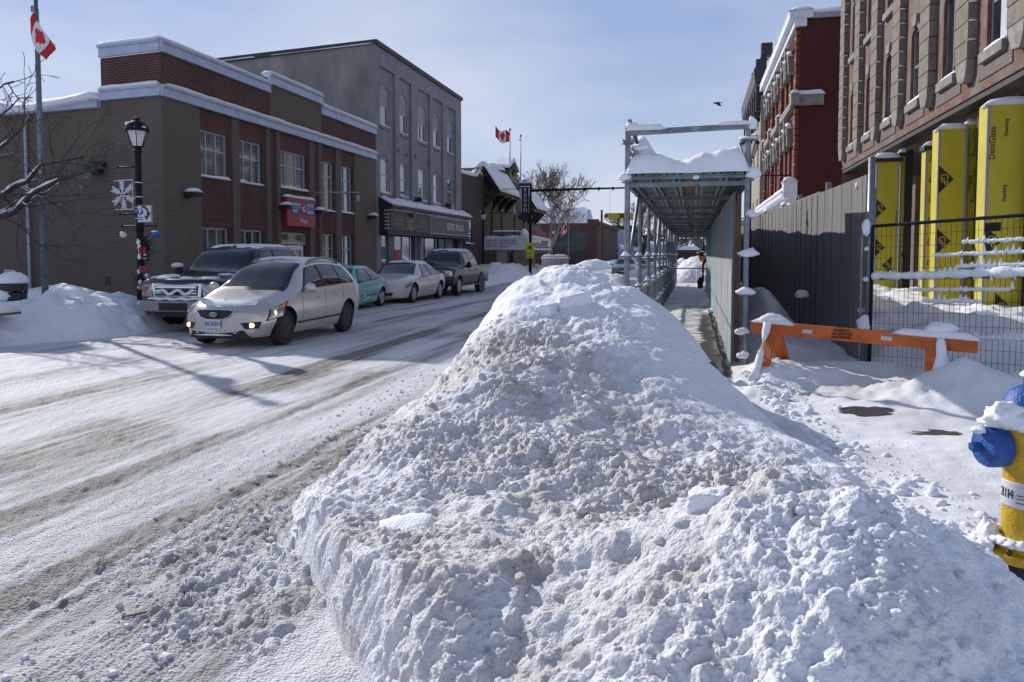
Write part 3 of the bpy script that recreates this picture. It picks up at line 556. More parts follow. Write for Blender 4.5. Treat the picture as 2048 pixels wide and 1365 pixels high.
BAYS = [(23.1, 24.95), (25.38, 27.2), (28.2, 30.6), (31.7, 33.12), (33.68, 35.1)]
STRIPS = [(27.5, 27.95), (31.0, 31.46)]
# one wall mesh: tan piers at d=0, red bays set back 5 cm
m = MB(); REC = .06
edges = sorted([e for b in BAYS+STRIPS for e in b])
cur = Y0
for a, b in sorted(BAYS+STRIPS): m.wall(wf, cur, a, 0, 6.42, m=0); cur = b
m.wall(wf, cur, Y1, 0, 6.42, m=0)
wr = lambda u, z, d=0.: wf(u, z, d-REC)
for a, b in BAYS:
    ops = [o for o in W_UP+W_LO+[DOOR] if a <= o[0] < b]
    up = [o for o in ops if o[2] > 3]; lo = [o for o in ops if o[2] < 3]
    for o in ops: m.wall(wr, a, b, o[3], o[3]+.36, m=2)
    ops2 = ops+[(a, b, o[3], o[3]+.36) for o in ops]
    for o in ops: pass
    us = [a]+sorted({e for o in ops for e in o[:2]})+[b]; 
    mm = MB(); mm.wall(wr, a, b, 0, 6.42, [(o[0], o[1], o[2], o[3]) for o in ops]+[(a, b, o[3], o[3]+.36) for o in ops], depth=.0, m=1)
    m.add(mm.v, mm.f, 1)
    for o in ops:
        for q in ((o[0], o[2], o[0], o[3]), (o[1], o[2], o[1], o[3]), (o[0], o[3], o[1], o[3]), (o[0], o[2], o[1], o[2])):
            m.quad(wr(q[0], q[1], 0), wr(q[2], q[3], 0), wr(q[2], q[3], -.16), wr(q[0], q[1], -.16), 1)
for a, b in BAYS+STRIPS:
    for u in (a, b): m.quad(wf(u, 0, 0), wf(u, 6.42, 0), wf(u, 6.42, -REC), wf(u, 0, -REC), 0)
for a, b in STRIPS: m.wall(wr, a, b, 0, 6.42, m=1)
# parapet upper band: red, tan, red
for a, b, z, k in ((Y0, 27.47, 7.72, 1), (27.47, 31.74, 8.06, 0), (31.74, Y1, 7.66, 1)):
    m.wall(wf, a, b, 6.7, z, m=k)
    if a > Y0: m.quad(wf(a, 6.7, 0), wf(a, z, 0), wf(a, z, -3), wf(a, 6.7, -3), k)
    m.quad(wf(b, 6.7, 0), wf(b, z, 0), wf(b, z, -3), wf(b, 6.7, -3), k)
m.wall(ws, 0, 2.36, 0, 6.42, m=0); m.wall(ws, 0, 2.33, 6.7, 7.7, m=1); m.wall(ws, 2.36, 30, 0, 6.25, m=3)
m.quad(ws(2.36, 6.2, 0), ws(2.36, 7.7, 0), ws(2.36, 7.7, -6), ws(2.36, 6.2, -6), 1)
m.add([(FACADE-.02, Y1-.02, 0), (FACADE-.02, Y1-.02, 8), (FACADE-14, Y1-.02, 8), (FACADE-14, Y1-.02, 0)], [(0, 1, 2, 3)], 0)
for pp in ((ws(8.6, 0, 0), ws(8.6, 9.6, 0), ws(24, 9.6, 0), ws(24, 0, 0)), (ws(8.6, 0, 0), ws(8.6, 9.6, 0), ws(8.6, 9.6, -.8), ws(8.6, 0, -.8)), (ws(8.6, 9.6, 0), ws(24, 9.6, 0), ws(24, 9.6, -.8), ws(8.6, 9.6, -.8))): m.quad(*[tuple(Vector(q_)+DN*.03) for q_ in pp], 3)     # added thin block, out of view left of the wing, to shade the left snowbank
m.build('wall', [b_tan, b_red, b_sold, b_tan2], PO)
m = MB()
def cornice(m, w, a, b, z0, z1, pa=0., pb=0.):
    h = z1-z0
    m.lbox(w, a-pa, b+pb, z0, z0+h*.14, .001, .10); m.lbox(w, a-pa, b+pb, z0+h*.14, z0+h*.74, .0, .075); m.lbox(w, a-pa, b+pb, z0+h*.74, z0+h*.80, 0, .10); m.lbox(w, a-pa, b+pb, z0+h*.80, z1, -.25, .14)
cornice(m, wf, Y0, Y1, 6.40, 6.74, .02, 0); cornice(m, ws, .0, 2.36, 6.41, 6.745)
cornice(m, wf, Y0, 27.47, 7.70, 8.06, .02); cornice(m, ws, 0, 2.36, 7.71, 8.065); cornice(m, wf, 27.44, 31.78, 8.05, 8.44, .03, .03); cornice(m, wf, 31.76, Y1, 7.64, 8.02)
m.lbox(ws, 2.40, 30, 6.2, 6.42, -.3, .16)
m.build('cornice', lavender_trim, PO)
m = MB(); m.add([(FACADE-.1, Y0+.2, 7.5), (FACADE-.1, Y1-.1, 7.5), (FACADE-14, Y1-.1, 7.5), (FACADE-2.2, Y0+.5, 7.5)], [(0, 1, 2, 3)])
m.add([ws(2.45, 6.3, -.2), ws(30, 6.3, -.2), ws(30, 6.3, -12), ws(2.45, 6.3, -12)], [(0, 1, 2, 3)])
rf = m.build('roof', snow, PO)
s = MB()
for a, b, z, h in ((Y0, 27.47, 8.065, .10), (27.44, 31.78, 8.445, .11), (31.76, Y1, 8.025, .12)): snowslab(s, wf, a, b, -.3, .13, z, h, 3, amp=.15)
snowslab(s, ws, -.1, 2.36, -.3, .14, 8.07, .11, 5, amp=.12)
snowslab(s, wf, Y0, Y1, .012, .13, 6.745, .085, 6, amp=.3); snowslab(s, ws, 0, 2.36, .012, .13, 6.75, .10, 7, amp=.2)
snowslab(s, lambda u, z, d: ws(u, z+(.12*math.sin(u*.9)-.10*(1 if d > .2 else 0)*abs(math.sin(u*.55+1))), d), 2.42, 30, -2.5, .38, 6.40, .36, 8, amp=.3, nd=8)
s.build('roof_snow', snow, PO, smooth=True)
for i, o in enumerate(W_UP): rect_window('window', PO, wr, *o, (.29, .64) if i < 2 else ((.27, .66) if i == 2 else (.42,)), (.60,) if i < 3 else (.70,), .13, frame_win, glass_blind if i < 5 else glass_dark, seed=i)
for i, o in enumerate(W_LO): rect_window('window', PO, wr, *o, (.30, .62) if i < 2 else (.45,), () if i < 2 else (.62,), .13, frame_win, glass_dark, seed=i+9, sillsnow=True)
rect_window('transom', PO, wr, 28.25, 30.45, 2.1, 2.55, (.9,), (), .13, frame_win, glass_dark, sillsnow=False)
d_ = rect_window('entrance_door', PO, wr, 28.85, 30.2, .15, 2.06, (.5,), (.93,), .12, white_metal, glass_dark, .09, sillsnow=False, fw=.11)
h_ = MB(); h_.tube([wr(29.6, .9, -.04), wr(29.6, 1.35, -.04)], .015); h_.build('door_handle', chrome, d_)
rect_window('side_light', PO, wr, 28.25, 28.8, .15, 2.06, (), (), .13, frame_win, glass_dark, sillsnow=False)
for u, h, wd in ((3.72, .48, .20), (4.65, .34, .22), (6.4, .28, .22)):
    c = MB(); p = ws(u, 6.5, -2.6); c.box(p[0]-wd, p[1]-wd, 6.3, p[0]+wd, p[1]+wd, 6.78+h*1.35); c.tube([(p[0], p[1], 6.78+h*1.3), (p[0], p[1], 6.95+h*1.5)], .015); c.build('chimney', MATS['concrete'], PO, bevel=.01)
c = MB(); p = ws(5.55, 0, .1); c.tube([(p[0], p[1], .1), (p[0], p[1], 5.8), (p[0]+.1, p[1]+.1, 6.2)], .05); c.build('downpipe', MATS['grey window frame'], PO)
# its sign and wall lamps
SG = thing('shop_sign', 'red and blue post office sign with white lettering above the entrance door', 'sign', (FACADE, 29.5, 3.3))
sign_red = mat('sign red', (.30, .018, .028), .4, 0, .06); sign_blue = mat('sign blue', (.018, .035, .19), .4, 0, .08); letter_w = mat('white lettering', (.7, .7, .72), .5); letter_r = mat('red lettering', (.55, .03, .04), .5)
m = MB(); m.lbox(wf, 28.32, 30.66, 2.80, 3.92, -.05, .20); m.build('sign_box', sign_red, SG, bevel=.01)
m = MB(); m.lbox(wf, 28.62, 30.665, 3.27, 3.80, .15, .212); m.build('blue_panel', sign_blue, SG)
m = MB(); m.lbox(wf, 28.7, 29.42, 3.53, 3.548, .205, .217); m.lbox(wf, 29.80, 30.62, 3.53, 3.548, .205, .217); m.build('rule', letter_w, SG)
m = MB(); ng = 20
m.lathe([(.0, 0), (.205, 0), (.205, .012), (0, .012)], wf(29.61, 3.535, .208), 24, 'x'); em = m.build('emblem', letter_r, SG)
m = MB()
for pts in ([(-.14, .01), (.16, .11), (.02, .0)], [(-.14, -.01), (.02, -.01), (.16, -.11), (-.02, -.07)], [(-.05, -.09), (.03, -.075), (.0, -.15)]):
    m.prism([(29.61+a, 3.535+b) for a, b in pts], lambda u, z: wf(u, z, .221), lambda u, z: wf(u, z, .226))
m.build('bird_mark', letter_w, em)
for body, u, z in (('CANADA', 29.06, 3.66), ('POST', 28.94, 3.40), ('POSTES', 30.2, 3.66), ('CANADA', 30.2, 3.40)): text('lettering', body, wf(u, z, .214), ROT_PX, .185, letter_w, SG, .82, bold=.004)
text('lettering', 'Picton', wf(29.66, 3.03, .202), ROT_PX, .27, letter_w, SG, .8)
s = MB(); snowslab(s, wf, 28.3, 30.68, -.02, .2, 3.925, .09, 3); s.build('snow_cap', snow, SG, smooth=True)
LBL = ['leftmost snow-topped wall lamp near the post office corner', 'wall lamp left of the red post office sign', 'wall lamp right of the red post office sign', 'wall lamp at the right end of the post office facade']
for i, (y, z) in enumerate(((22.3, 3.6), (28.13, 3.55), (30.98, 3.5), (36.7, 3.55))):
    L = thing('wall_lamp', LBL[i], 'wall lamp', wf(y, z, 0), 'wall lamps on the post office')
    m = MB(); m.lbox(wf, y-.09, y+.09, z-.16, z+.0, -.02, .10); m.prism([(.08, -.14), (.42, -.10), (.45, .02), (.08, .06)], lambda d, zz: wf(y-.17, z+zz, d), lambda d, zz: wf(y+.17, z+zz, d)); m.build('lamp_body', dark_trim, L, bevel=.01)
    m = MB(); m.quad(wf(y-.14, z-.145, .12), wf(y+.14, z-.145, .12), wf(y+.14, z-.112, .4), wf(y-.14, z-.112, .4)); m.build('lens', lens, L)
    s = MB(); snowslab(s, wf, y-.2, y+.2, .05, .46, z+.05, .12, i); s.build('snow_cap', snow, L, smooth=True)
L = thing('floodlight', 'black floodlight hanging on the side wall of the post office', 'floodlight', ws(2.5, 4.15, 0))
m = MB(); m.lathe([(.0, 0), (.13, 0), (.22, .10), (.30, .30), (.29, .34)], (ws(2.5, 4.2, .14)), 18, 'z'); m.ball(ws(2.5, 4.28, .25), .26, (1, .9, .85), jit=.08); m.beam(ws(2.5, 4.2, 0), ws(2.5, 4.2, .3), .08, .08); m.build('hood', dark_trim, L, smooth=True)
m = MB(); m.prism([(-.2, -.12), (.16, -.12), (.2, .06), (-.16, .06)], lambda a, b: ws(2.5+a*-1, 4.12+b, .50), lambda a, b: ws(2.5-a, 4.12+b, .47)); m.build('lens', glass('flood glass', (.12, .15, .16)), L)
m = MB(); m.tube([wf(30.9, 4.28, -.05), wf(30.9, 4.28, .5), wf(32.0, 4.34, 1.6)], .018); m.tube([wf(30.9, 4.1, -.05), wf(30.9, 4.3, .45)], .012); m.lbox(wf, 31.9, 32.06, 3.98, 4.2, 1.5, 1.56)
tag(m.build('sign_bracket', MATS['grey window frame']), 'thin metal bracket arm reaching out beside the post office sign', 'bracket')

# ------------------------------------------------------------------ grey three-storey building
b_grey = mat('grey painted stucco', (.235, .235, .25), .85, 0, .16, 1.6, .35, 24); stucco = mat('rendered grey side wall', (.21, .20, .19), .9, 0, .28, .8, .3, 12, stretch=(1, 1, .5))
GB = thing('commercial_building', 'tall grey painted three-storey block with pilasters and arched windows', 'building', (FACADE, 37.72, 0))
G0, G1 = 37.72, 52.8; bays = [(38.25, 40.45), (41.1, 42.95), (44.0, 46.2), (46.75, 48.75), (49.6, 51.55)]
wins = [(38.62, 39.86), (41.40, 42.56), (44.25, 45.80), (47.06, 48.40), (50.02, 51.25)]
m = MB(); RC = .13; wg = lambda u, z, d=0.: wf(u, z, d+.0); wgr = lambda u, z, d=0.: wf(u, z, d-RC)
cur = G0
for a, b in bays: m.wall(wg, cur, a, 4.3, 12.1); cur = b
m.wall(wg, cur, G1, 4.3, 12.1)
for (a, b), (c, d) in zip(bays, wins):
    m.wall(wg, a, b, 11.2, 12.1); m.quad(wg(a, 11.2, 0), wg(b, 11.2, 0), wg(b, 11.2, -RC), wg(a, 11.2, -RC))
    ops = [(c, d, 8.28, 10.4), (c, d, 4.85, 6.72)]; m.wall(wgr, a, b, 4.3, 11.2, ops, depth=.16)
    m.arch(wgr, c, d, 10.12, 10.4); m.arch(wgr, c, d, 6.5, 6.72)
    for u in (a, b): m.quad(wg(u, 4.3, 0), wg(u, 11.2, 0), wg(u, 11.2, -RC), wg(u, 4.3, -RC))
m.wall(wf, G0, G1, 0, 4.3, [(38.35, 44.3, .5, 2.85), (44.7, 52.6, .5, 2.85)], depth=.5)
m.add([(FACADE, G0, 0), (FACADE, G0, 12.1), (FACADE-12.5, G0+.2, 12.1-.69), (FACADE-12.5, G0+.2, 0)], [(0, 1, 2, 3)], 1)
m.add([(FACADE, G1, 0), (FACADE, G1, 12.1), (FACADE-12.5, G1, 11.4), (FACADE-12.5, G1, 0)], [(0, 1, 2, 3)], 1)
m.build('wall', [b_grey, stucco], GB)
m = MB(); m.add([(FACADE+.12, G0-.06, 12.1), (FACADE+.12, G1+.05, 12.1), (FACADE-12.6, G1+.05, 11.41), (FACADE-12.6, G0-.06, 11.41), (FACADE+.12, G0-.06, 12.32), (FACADE+.12, G1+.05, 12.32), (FACADE-12.6, G1+.05, 11.66), (FACADE-12.6, G0-.06, 11.66)], [(0, 3, 2, 1), (4, 5, 6, 7), (0, 1, 5, 4), (1, 2, 6, 5), (2, 3, 7, 6), (3, 0, 4, 7)]); m.build('roof', mat('dark roofing', (.03, .034, .042), .6, 0, .25), GB)
s = MB()
wsl = frame((FACADE, G0-.07, 0), (-1, 0, 0), (0, -1, 0))
for a, b, h in ((.1, 3.2, .12), (3.0, 5.6, .06), (6.5, 10.6, .11)): snowslab(s, lambda u, z, d: wsl(u, 12.2-u*.05+(z-12.2), d), a, b, -.6, .03, 12.12, h, int(a*3), amp=.5, edge=.3)
s.build('roof_snow', snow, GB, smooth=True)
for i, (c, d) in enumerate(wins):
    for r, (z0, z1) in enumerate(((8.28, 10.38), (4.85, 6.70))):
        f = rect_window('window', GB, wgr, c, d, z0, z1, (.5,) if i == 2 and r == 0 else (), (.52,), .1, mat('old white frame %d%d' % (i, r), (.42, .43, .45), .7, 0, .2, 6) if r == 0 and i < 0 else frame_win, glass_dark if r == 0 else glass_blind, .06, True, fw=.10, seed=i*3+r)
        if r == 0:
            b = MB(); b.lbox(wgr, c+.11, d-.11, z0+(z1-z0)*.53, z1-.12, -.098, -.075); b.build('blind_board', mat('peeling white board %d' % i, (.30, .32, .36), .8, 0, .35, 7), f)
        sl = MB(); sl.lbox(wgr, c-.08, d+.08, z0-.14, z0, -.05, .10); sl.build('sill', b_grey, f)
for y, z in ((40.75, 7.25), (42.2, 7.2), (43.5, 7.25), (46.1, 7.2)):
    p = MB(); p.lathe([(.04, 0), (.13, 0), (.13, .04), (.04, .04)], wf(y, z, -.0), 14, 'x'); p.build('wall_plate', mat('tie plate', (.12, .11, .10), .8) if 'tie plate' not in MATS else MATS['tie plate'], GB)
for y in (43.5, 49.2):
    p = MB(); p.lbox(wf, y-.06, y+.06, 4.72, 4.95, 0, .3); p.ball(wf(y, 4.8, .3), .13); p.build('gooseneck_lamp', dark_trim, GB)
# canopy, signs and shop windows
m = MB(); m.prism([(0, 4.62), (.75, 4.2), (.75, 4.05), (0, 4.05)], lambda d, z: wf(38.0, z, d), lambda d, z: wf(53.1, z, d)); m.lbox(wf, 38.1, 53.0, 2.86, 4.05, .02, .42); m.lbox(wf, 38.0, 53.1, 2.72, 2.86, .0, .5)
m.build('canopy', mat('dark canopy fascia', (.022, .020, .026), .6, 0, .25, 3), GB)
s = MB(); snowslab(s, lambda u, z, d: wf(u, z-.56*d, d), 38.0, 53.1, .02, .74, 4.64, .12, 31, amp=.75); snowslab(s, wf, 38.25, 53.0, .43, .56, 3.98, .06, 33, amp=.6); s.build('canopy_snow', snow, GB, smooth=True)
for y in (38.0, 53.02):
    q = MB()
    for k in range(6): q.lbox(wf, y, y+.07, 2.98+k*.18, 3.05+k*.18, .3, .56)
    q.build('canopy_bracket', MATS['old white frame'] if 'old white frame' in MATS else mat('old white frame', (.4, .42, .45), .7), GB)
S1 = thing('shop_sign', 'dark brown shop sign with a gold framed crest on the left half of the canopy', 'sign', wf(41.4, 3.4, .43)); sign_dk = mat('dark shop sign', (.022, .014, .014), .5, 0, .2); gold = mat('gold lettering', (.24, .19, .10), .5)
m = MB(); m.lbox(wf, 38.5, 44.5, 2.95, 3.95, .421, .45); m.build('sign_board', sign_dk, S1)
m = MB()
for q in ((40.8, 42.15, 3.62, 3.66), (40.8, 42.15, 3.10, 3.14), (40.8, 40.86, 3.14, 3.62), (42.09, 42.15, 3.14, 3.62)): m.lbox(wf, *q, .45, .47)
m.prism([(41.2, 3.09), (41.75, 3.09), (41.48, 2.93)], lambda u, z: wf(u, z, .452), lambda u, z: wf(u, z, .468)); m.build('crest_frame', gold, S1)
for i, (a, b, z, h) in enumerate(((41.0, 41.95, 3.48, .17), (40.98, 41.98, 3.27, .17), (39.2, 40.2, 3.5, .12), (39.0, 40.4, 3.28, .12), (42.7, 43.9, 3.5, .12), (42.6, 44.2, 3.28, .12))): faint_line('lettering', wf, a, b, z, h, .451, gold, S1, i)
S2 = thing('shop_sign', 'long grey shop sign with white hand drawn capitals on the right half of the canopy', 'sign', wf(48.8, 3.4, .43))
m = MB(); m.lbox(wf, 44.6, 52.95, 2.95, 3.92, .421, .45); m.build('sign_board', mat('slate sign', (.055, .058, .07), .5, 0, .15), S2)
m = MB(); m.lbox(wf, 44.6, 52.95, 2.93, 2.975, .45, .475); m.lbox(wf, 44.6, 52.95, 3.90, 3.94, .45, .475); m.build('sign_trim', lavender_trim, S2)
text('lettering', 'ARTISTIC  INKLINGS', wf(49.9, 3.42, .452), ROT_PX, .62, letter_w, S2, .66)
BN = thing('barber_sign', 'small pink and white sign standing on the canopy edge', 'sign', wf(41.7, 3.98, .5)); m = MB(); m.lathe([(0, 0), (.16, .05), (.16, .3), (.25, .45), (.2, .62), (0, .7)], wf(41.7, 3.68, .52), 12); m.build('sign_body', mat('faded pink', (.42, .22, .28), .6, 0, .4, 5), BN, smooth=True)
shop_brown = mat('brown shop frame', (.05, .028, .024), .5, 0, .2)
for (a, b, cols) in ((38.35, 44.3, (.245, .41, .61, .83)), (44.7, 52.6, (.14, .39, .66, .90))):
    f = rect_window('shop_window', GB, wf, a, b, .5, 2.84, cols, (), .28, frame_win if a < 40 else shop_brown, glass_dark, .08, False, fw=.09)
q = MB(); q.lbox(wf, 38.5, 39.6, 1.45, 2.1, -.27, -.262); q.build('window_poster', mat('blue poster', (.03, .07, .22), .5, 0, .5, 6), GB)
q = MB(); q.lbox(wf, 40.95, 41.75, 1.35, 1.95, -.27, -.262); q.build('window_poster', mat('red poster', (.35, .02, .05), .5), GB)
q = MB(); q.lbox(wf, 39.8, 40.7, .5, 2.8, -.272, -.20); q.build('door', mat('near black door', (.012, .012, .016), .4), GB)
# ------------------------------------------------------------------ trees: tapered, forking, bare
bark = mat('grey brown bark', (.060, .052, .048), .9, 0, .3, 8, .4, 40); bark_pale = mat('pale frosted bark', (.16, .135, .12), .9, 0, .25, 8)
def grow(mb, p, d, L, r, depth, rr, up=.12, spread=.55, rmin=.012, sn=None, segs=4, kids_=(2, 3)):
    pts = [p]; R = [r]; q = p.copy(); v = d.normalized()
    for i in range(segs):
        v = (v+Vector((rr.gauss(0, .13), rr.gauss(0, .13), rr.gauss(0, .10)+up*.35))).normalized(); q = q+v*L/segs; pts.append(q.copy()); R.append(max(rmin, r*(1-.42*(i+1)/segs)))
    mb.tube(pts, R, 8 if r > .08 else (5 if r > .02 else 4), 0, depth == 0)
    if sn is not None and r > .011 and abs(v.z) < .75:
        k = len(pts); a = 0 if rr.random() < .6 else 1
        sn.append(([pt+Vector((0, 0, x*.75)) for pt, x in zip(pts[a:], R[a:])], [x*.85 for x in R[a:]]))
    if depth <= 0: return
    n = rr.randint(*kids_)
    for i in range(n):
        ax = Vector((rr.gauss(0, 1), rr.gauss(0, 1), rr.gauss(0, .7))); ax = (ax-v*ax.dot(v)).normalized()
        a = spread*(.5+.8*rr.random()) if i else spread*.35
        grow(mb, q, (v*math.cos(a)+ax*math.sin(a)), L*(.62+.28*rr.random()), R[-1]*(.9 if i == 0 else .68), depth-1, rr, up, spread, rmin, sn, segs, kids_)
    for i in range(1, segs):
        if rr.random() < .55 and depth > 0:
            ax = Vector((rr.gauss(0, 1), rr.gauss(0, 1), rr.gauss(0, .7))); ax = (ax-v*ax.dot(v)).normalized()
            grow(mb, pts[i], (v*.6+ax*.8), L*.5, R[i]*.5, depth-2 if depth > 1 else 0, rr, up, spread, rmin, sn, 3, kids_)
def bare_tree(label, loc, H, r, seed, depth=5, up=.25, spread=.5, rmin=.018, m=None, group=None, lean=(0, 0)):
    rr = random.Random(seed); t = thing('bare_tree', label, 'tree', loc, group); m = m or bark
    tb = MB(); tb.tube([loc, Vector(loc)+Vector((lean[0]*.3, lean[1]*.3, H*.14)), Vector(loc)+Vector((lean[0], lean[1], H*.27))], [r*1.25, r, r*.85], 10); tb.build('trunk', m, t, smooth=True)
    b = MB(); p = Vector(loc)+Vector((lean[0], lean[1], H*.26))
    for i in range(4):
        a = 2*PI*i/4+rr.random(); grow(b, p-Vector((0, 0, .1*i)), Vector((math.cos(a)*spread*1.3, math.sin(a)*spread*1.3, 1)), H*.24, r*.6, depth, rr, up, spread, rmin)
    b.build('crown', m, t, smooth=True); return t

# ------------------------------------------------------------------ brown shop and the old cinema
b_brown = brick('brown brick', (.085, .062, .056), (.10, .072, .062), (.07, .06, .055), wear=(.06, .048, .046), wearamt=.4)
BB = thing('shop_building', 'plain brown building with a curved parapet between the grey block and the cinema', 'building', (FACADE, 52.85, 0))
m = MB(); prof = [(52.85, 0), (58.55, 0), (58.55, 7.75), (58.2, 8.1), (57.6, 8.12), (57.0, 7.75), (56.0, 7.45), (52.85, 7.25)]
m.prism(prof, lambda u, z: wf(u, z, -.05), lambda u, z: wf(u, z, -12)); m.build('wall', b_brown, BB)
s = MB(); snowslab(s, lambda u, z, d: wf(u, z+.5*math.exp(-((u-57.7)/.7)**2)+.1*(u-52.8)/5, d), 52.9, 58.6, -.6, .05, 7.27, .26, 4, amp=.4); s.build('roof_snow', snow, BB, smooth=True)
f = rect_window('window', BB, lambda u, z, d=0.: wf(u, z, d+.08), 53.5, 55.5, 2.45, 4.6, (.5,), (.5,), .1, dark_trim, glass_dark, seed=2)
TH = thing('cinema_building', 'dark brown Tudor style cinema with steep snowy eave roofs and pointed windows', 'building', (FACADE, 58.6, 0))
brown_st = mat('brown cinema render', (.088, .064, .036), .85, 0, .35, 2.2, .3, 20); timber = mat('dark timber', (.03, .022, .018), .8, 0, .2)
pw = [(61.2, .55), (64.5, .55), (69.4, .55), (73.2, .55), (76.0, .5)]
m = MB(); m.wall(wf, 58.6, 79, 0, 8.1, [(c-h/2, c+h/2, 3.0, 5.3) for c, h in pw]+[(62.8, 69, .1, 2.1)], depth=.3)
m.prism([(60.5, 8.1), (79, 8.1), (72.5, 8.5), (70.2, 9.0), (65.0, 9.0), (64, 8.6)], lambda u, z: wf(u, z, 0), lambda u, z: wf(u, z, -.4))
m.add([(FACADE, 58.6, 0), (FACADE, 58.6, 8.1), (FACADE-14, 58.6, 8.1), (FACADE-14, 58.6, 0)], [(0, 1, 2, 3)]); m.build('wall', brown_st, TH)
for c, h in pw:
    f = rect_window('pointed_window', TH, wf, c-h/2, c+h/2, 3.0, 5.3, (), (.33, .66), .18, frame_win, glass_dark, .05, False, fw=.06)
    q = MB(); q.prism([(c-h/2-.05, 5.3), (c+h/2+.05, 5.3), (c, 6.15)], lambda u, z: wf(u, z, .03), lambda u, z: wf(u, z, -.05)); q.build('window_head', frame_win, f)
d_ = MB(); d_.lbox(wf, 62.8, 69, .1, 2.1, -.6, -.35); d_.build('door', mat('dark brown doors', (.035, .018, .012), .5, 0, .2), TH)
for a, b, dz in ((58.7, 66.2, 0), (73.0, 79.0, -.5)):
    m = MB(); m.prism([(-.1, 8.4+dz), (1.25, 6.35+dz), (1.25, 6.25+dz), (-.1, 7.9+dz)], lambda d, z: wf(a, z, d), lambda d, z: wf(b, z, d)); e = m.build('eave_roof', timber, TH)
    s = MB(); snowslab(s, lambda u, z, d: wf(u, z-1.52*d, d), a, b, -.05, 1.3, 8.46+dz, .2, int(a), nd=6, amp=.3); s.build('roof_snow', snow, e, smooth=True)
    for k in range(4):
        y = a+.3+k*(b-a-.6)/3; q = MB(); q.prism([(0, 6.3+dz), (1.1, 6.3+dz), (0, 5.1+dz)], lambda d, z: wf(y-.1, z, d), lambda d, z: wf(y+.1, z, d)); q.build('bracket', timber, TH)
q = MB(); q.lbox(wf, 66.3, 69.2, 8.1, 8.45, -.3, .25); q.lbox(wf, 66.3, 67.3, 8.45, 9.0, -.3, .25); q.lbox(wf, 68.3, 69.2, 8.45, 9.0, -.3, .25); q.lbox(wf, 66.2, 69.3, 7.9, 8.1, -.3, .35); dm = q.build('dormer', mat('tan dormer', (.20, .155, .11), .8, 0, .2), TH)
q = MB(); q.prism([(65.9, 8.9), (69.6, 8.9), (67.75, 9.62)], lambda u, z: wf(u, z, .4), lambda u, z: wf(u, z, -1.2)); q.build('dormer_gable', timber, dm)
s = MB(); s.prism([(65.8, 8.95), (67.75, 9.7), (69.7, 8.95), (69.6, 9.25), (67.75, 10.05), (65.9, 9.25)], lambda u, z: wf(u, z, .42), lambda u, z: wf(u, z, -1.2)); s.build('dormer_snow', snow, dm, bevel=.08)
s = MB(); snowslab(s, lambda u, z, d: wf(u, z+.45*sm(61, 65, np.array(u))-.9*sm(70.5, 79, np.array(u)), d), 59.0, 65.6, -.8, .1, 8.25, .5, 5, amp=.7); snowslab(s, lambda u, z, d: wf(u, z-.25*(u-70)/3, d), 70.0, 78.8, -.8, .1, 8.55, .3, 6, amp=.6); s.build('roof_snow', snow, TH, smooth=True)
# marquee
MQ = thing('cinema_marquee', 'white cinema marquee with rows of black letters under the tall sign', 'marquee', (-13.8, 58.9, 2.1)); mq_white = mat('marquee white', (.70, .71, .74), .5, 0, .04)
m = MB(); m.prism([(FACADE, 58.9), (-12.1, 58.9), (-11.9, 67.6), (FACADE, 67.6)], lambda x, y: (x, y, 2.12), lambda x, y: (x, y, 2.92)); m.build('letter_board', mq_white, MQ)
m = MB(); m.box(FACADE, 58.86, 2.06, -12.05, 58.9, 2.12); m.box(FACADE, 58.86, 2.92, -12.05, 58.9, 2.98); m.beam((-12.08, 58.88, 2.09), (-11.88, 67.6, 2.09), .05, .06); m.beam((-12.08, 58.88, 2.95), (-11.88, 67.6, 2.95), .05, .06); m.build('frame', white_metal, MQ)
m = MB()
for k in range(22):
    if k < 9: m.box(-15.4+k*.37, 58.92, 1.85, -15.22+k*.37, 59.0, 2.06)
    else: x = -12.1+.2*(k-9)/13; m.box(x-.06, 59.3+(k-9)*.64, 1.85, x-.02, 59.65+(k-9)*.64, 2.06)
m.build('valance', mat('blue and white valance', (.16, .18, .26), .7, 0, .5, 6), MQ)
letter_k = mat('black lettering', (.02, .02, .024), .5)
for i, t_ in enumerate(('STARTING  JAN 11  NOTHING LIKE A DAME', 'STARTING  JAN 18  MARY POPPINS RETURNS', 'STARTING  JAN 25  GREEN BOOK')):
    text('lettering', t_, (-15.4, 58.894, 2.74-.22*i), ROT_MY, .215, letter_k, MQ, .56, 'LEFT')
wq_ = frame((-12.1-.023*0, 58.9, 0), Vector((.2, 8.7, 0)).normalized(), Vector((8.7, -.2, 0)).normalized())
for i, (a, b) in enumerate(((4.6, 7.6), (3.2, 7.2), (2.6, 8.2))): faint_line('lettering', wq_, a, b, 2.74-.22*i, .2, .012, letter_k, MQ, i)
m = MB(); m.prism([(60.6, 2.3), (62.2, 2.3), (61.9, 2.65), (60.9, 2.6)], lambda y, z: (-12.03+.023*(y-60)-.02, y, z), lambda y, z: (-12.0+.023*(y-60)+.02, y, z)); m.build('orange_mark', mat('orange mark', (.45, .10, .03), .5), MQ)
text('roof_lettering', 'THEATRE', (-13.75, 59.1, 3.2), ROT_MY, .52, letter_k, MQ, 1.0, ext=.04); text('roof_lettering', 'THE REGENT', (-12.1, 64.0, 3.3), (PI/2, 0, PI/2-.023), .55, letter_r, MQ, 1.5, ext=.04)
s = MB(); snowslab(s, WI, FACADE, -12.05, 58.9, 59.5, 2.98, .12, 3, amp=.9); snowslab(s, WI, -13.0, -11.9, 59.5, 67.6, 2.95, .22, 5, amp=.8); snowslab(s, WI, -14.9, -12.6, 59.05, 59.2, 3.44, .10, 7, amp=.9); snowslab(s, WI, -12.9, -12.2, 59.0, 60.2, 3.1, .6, 8, amp=.8)
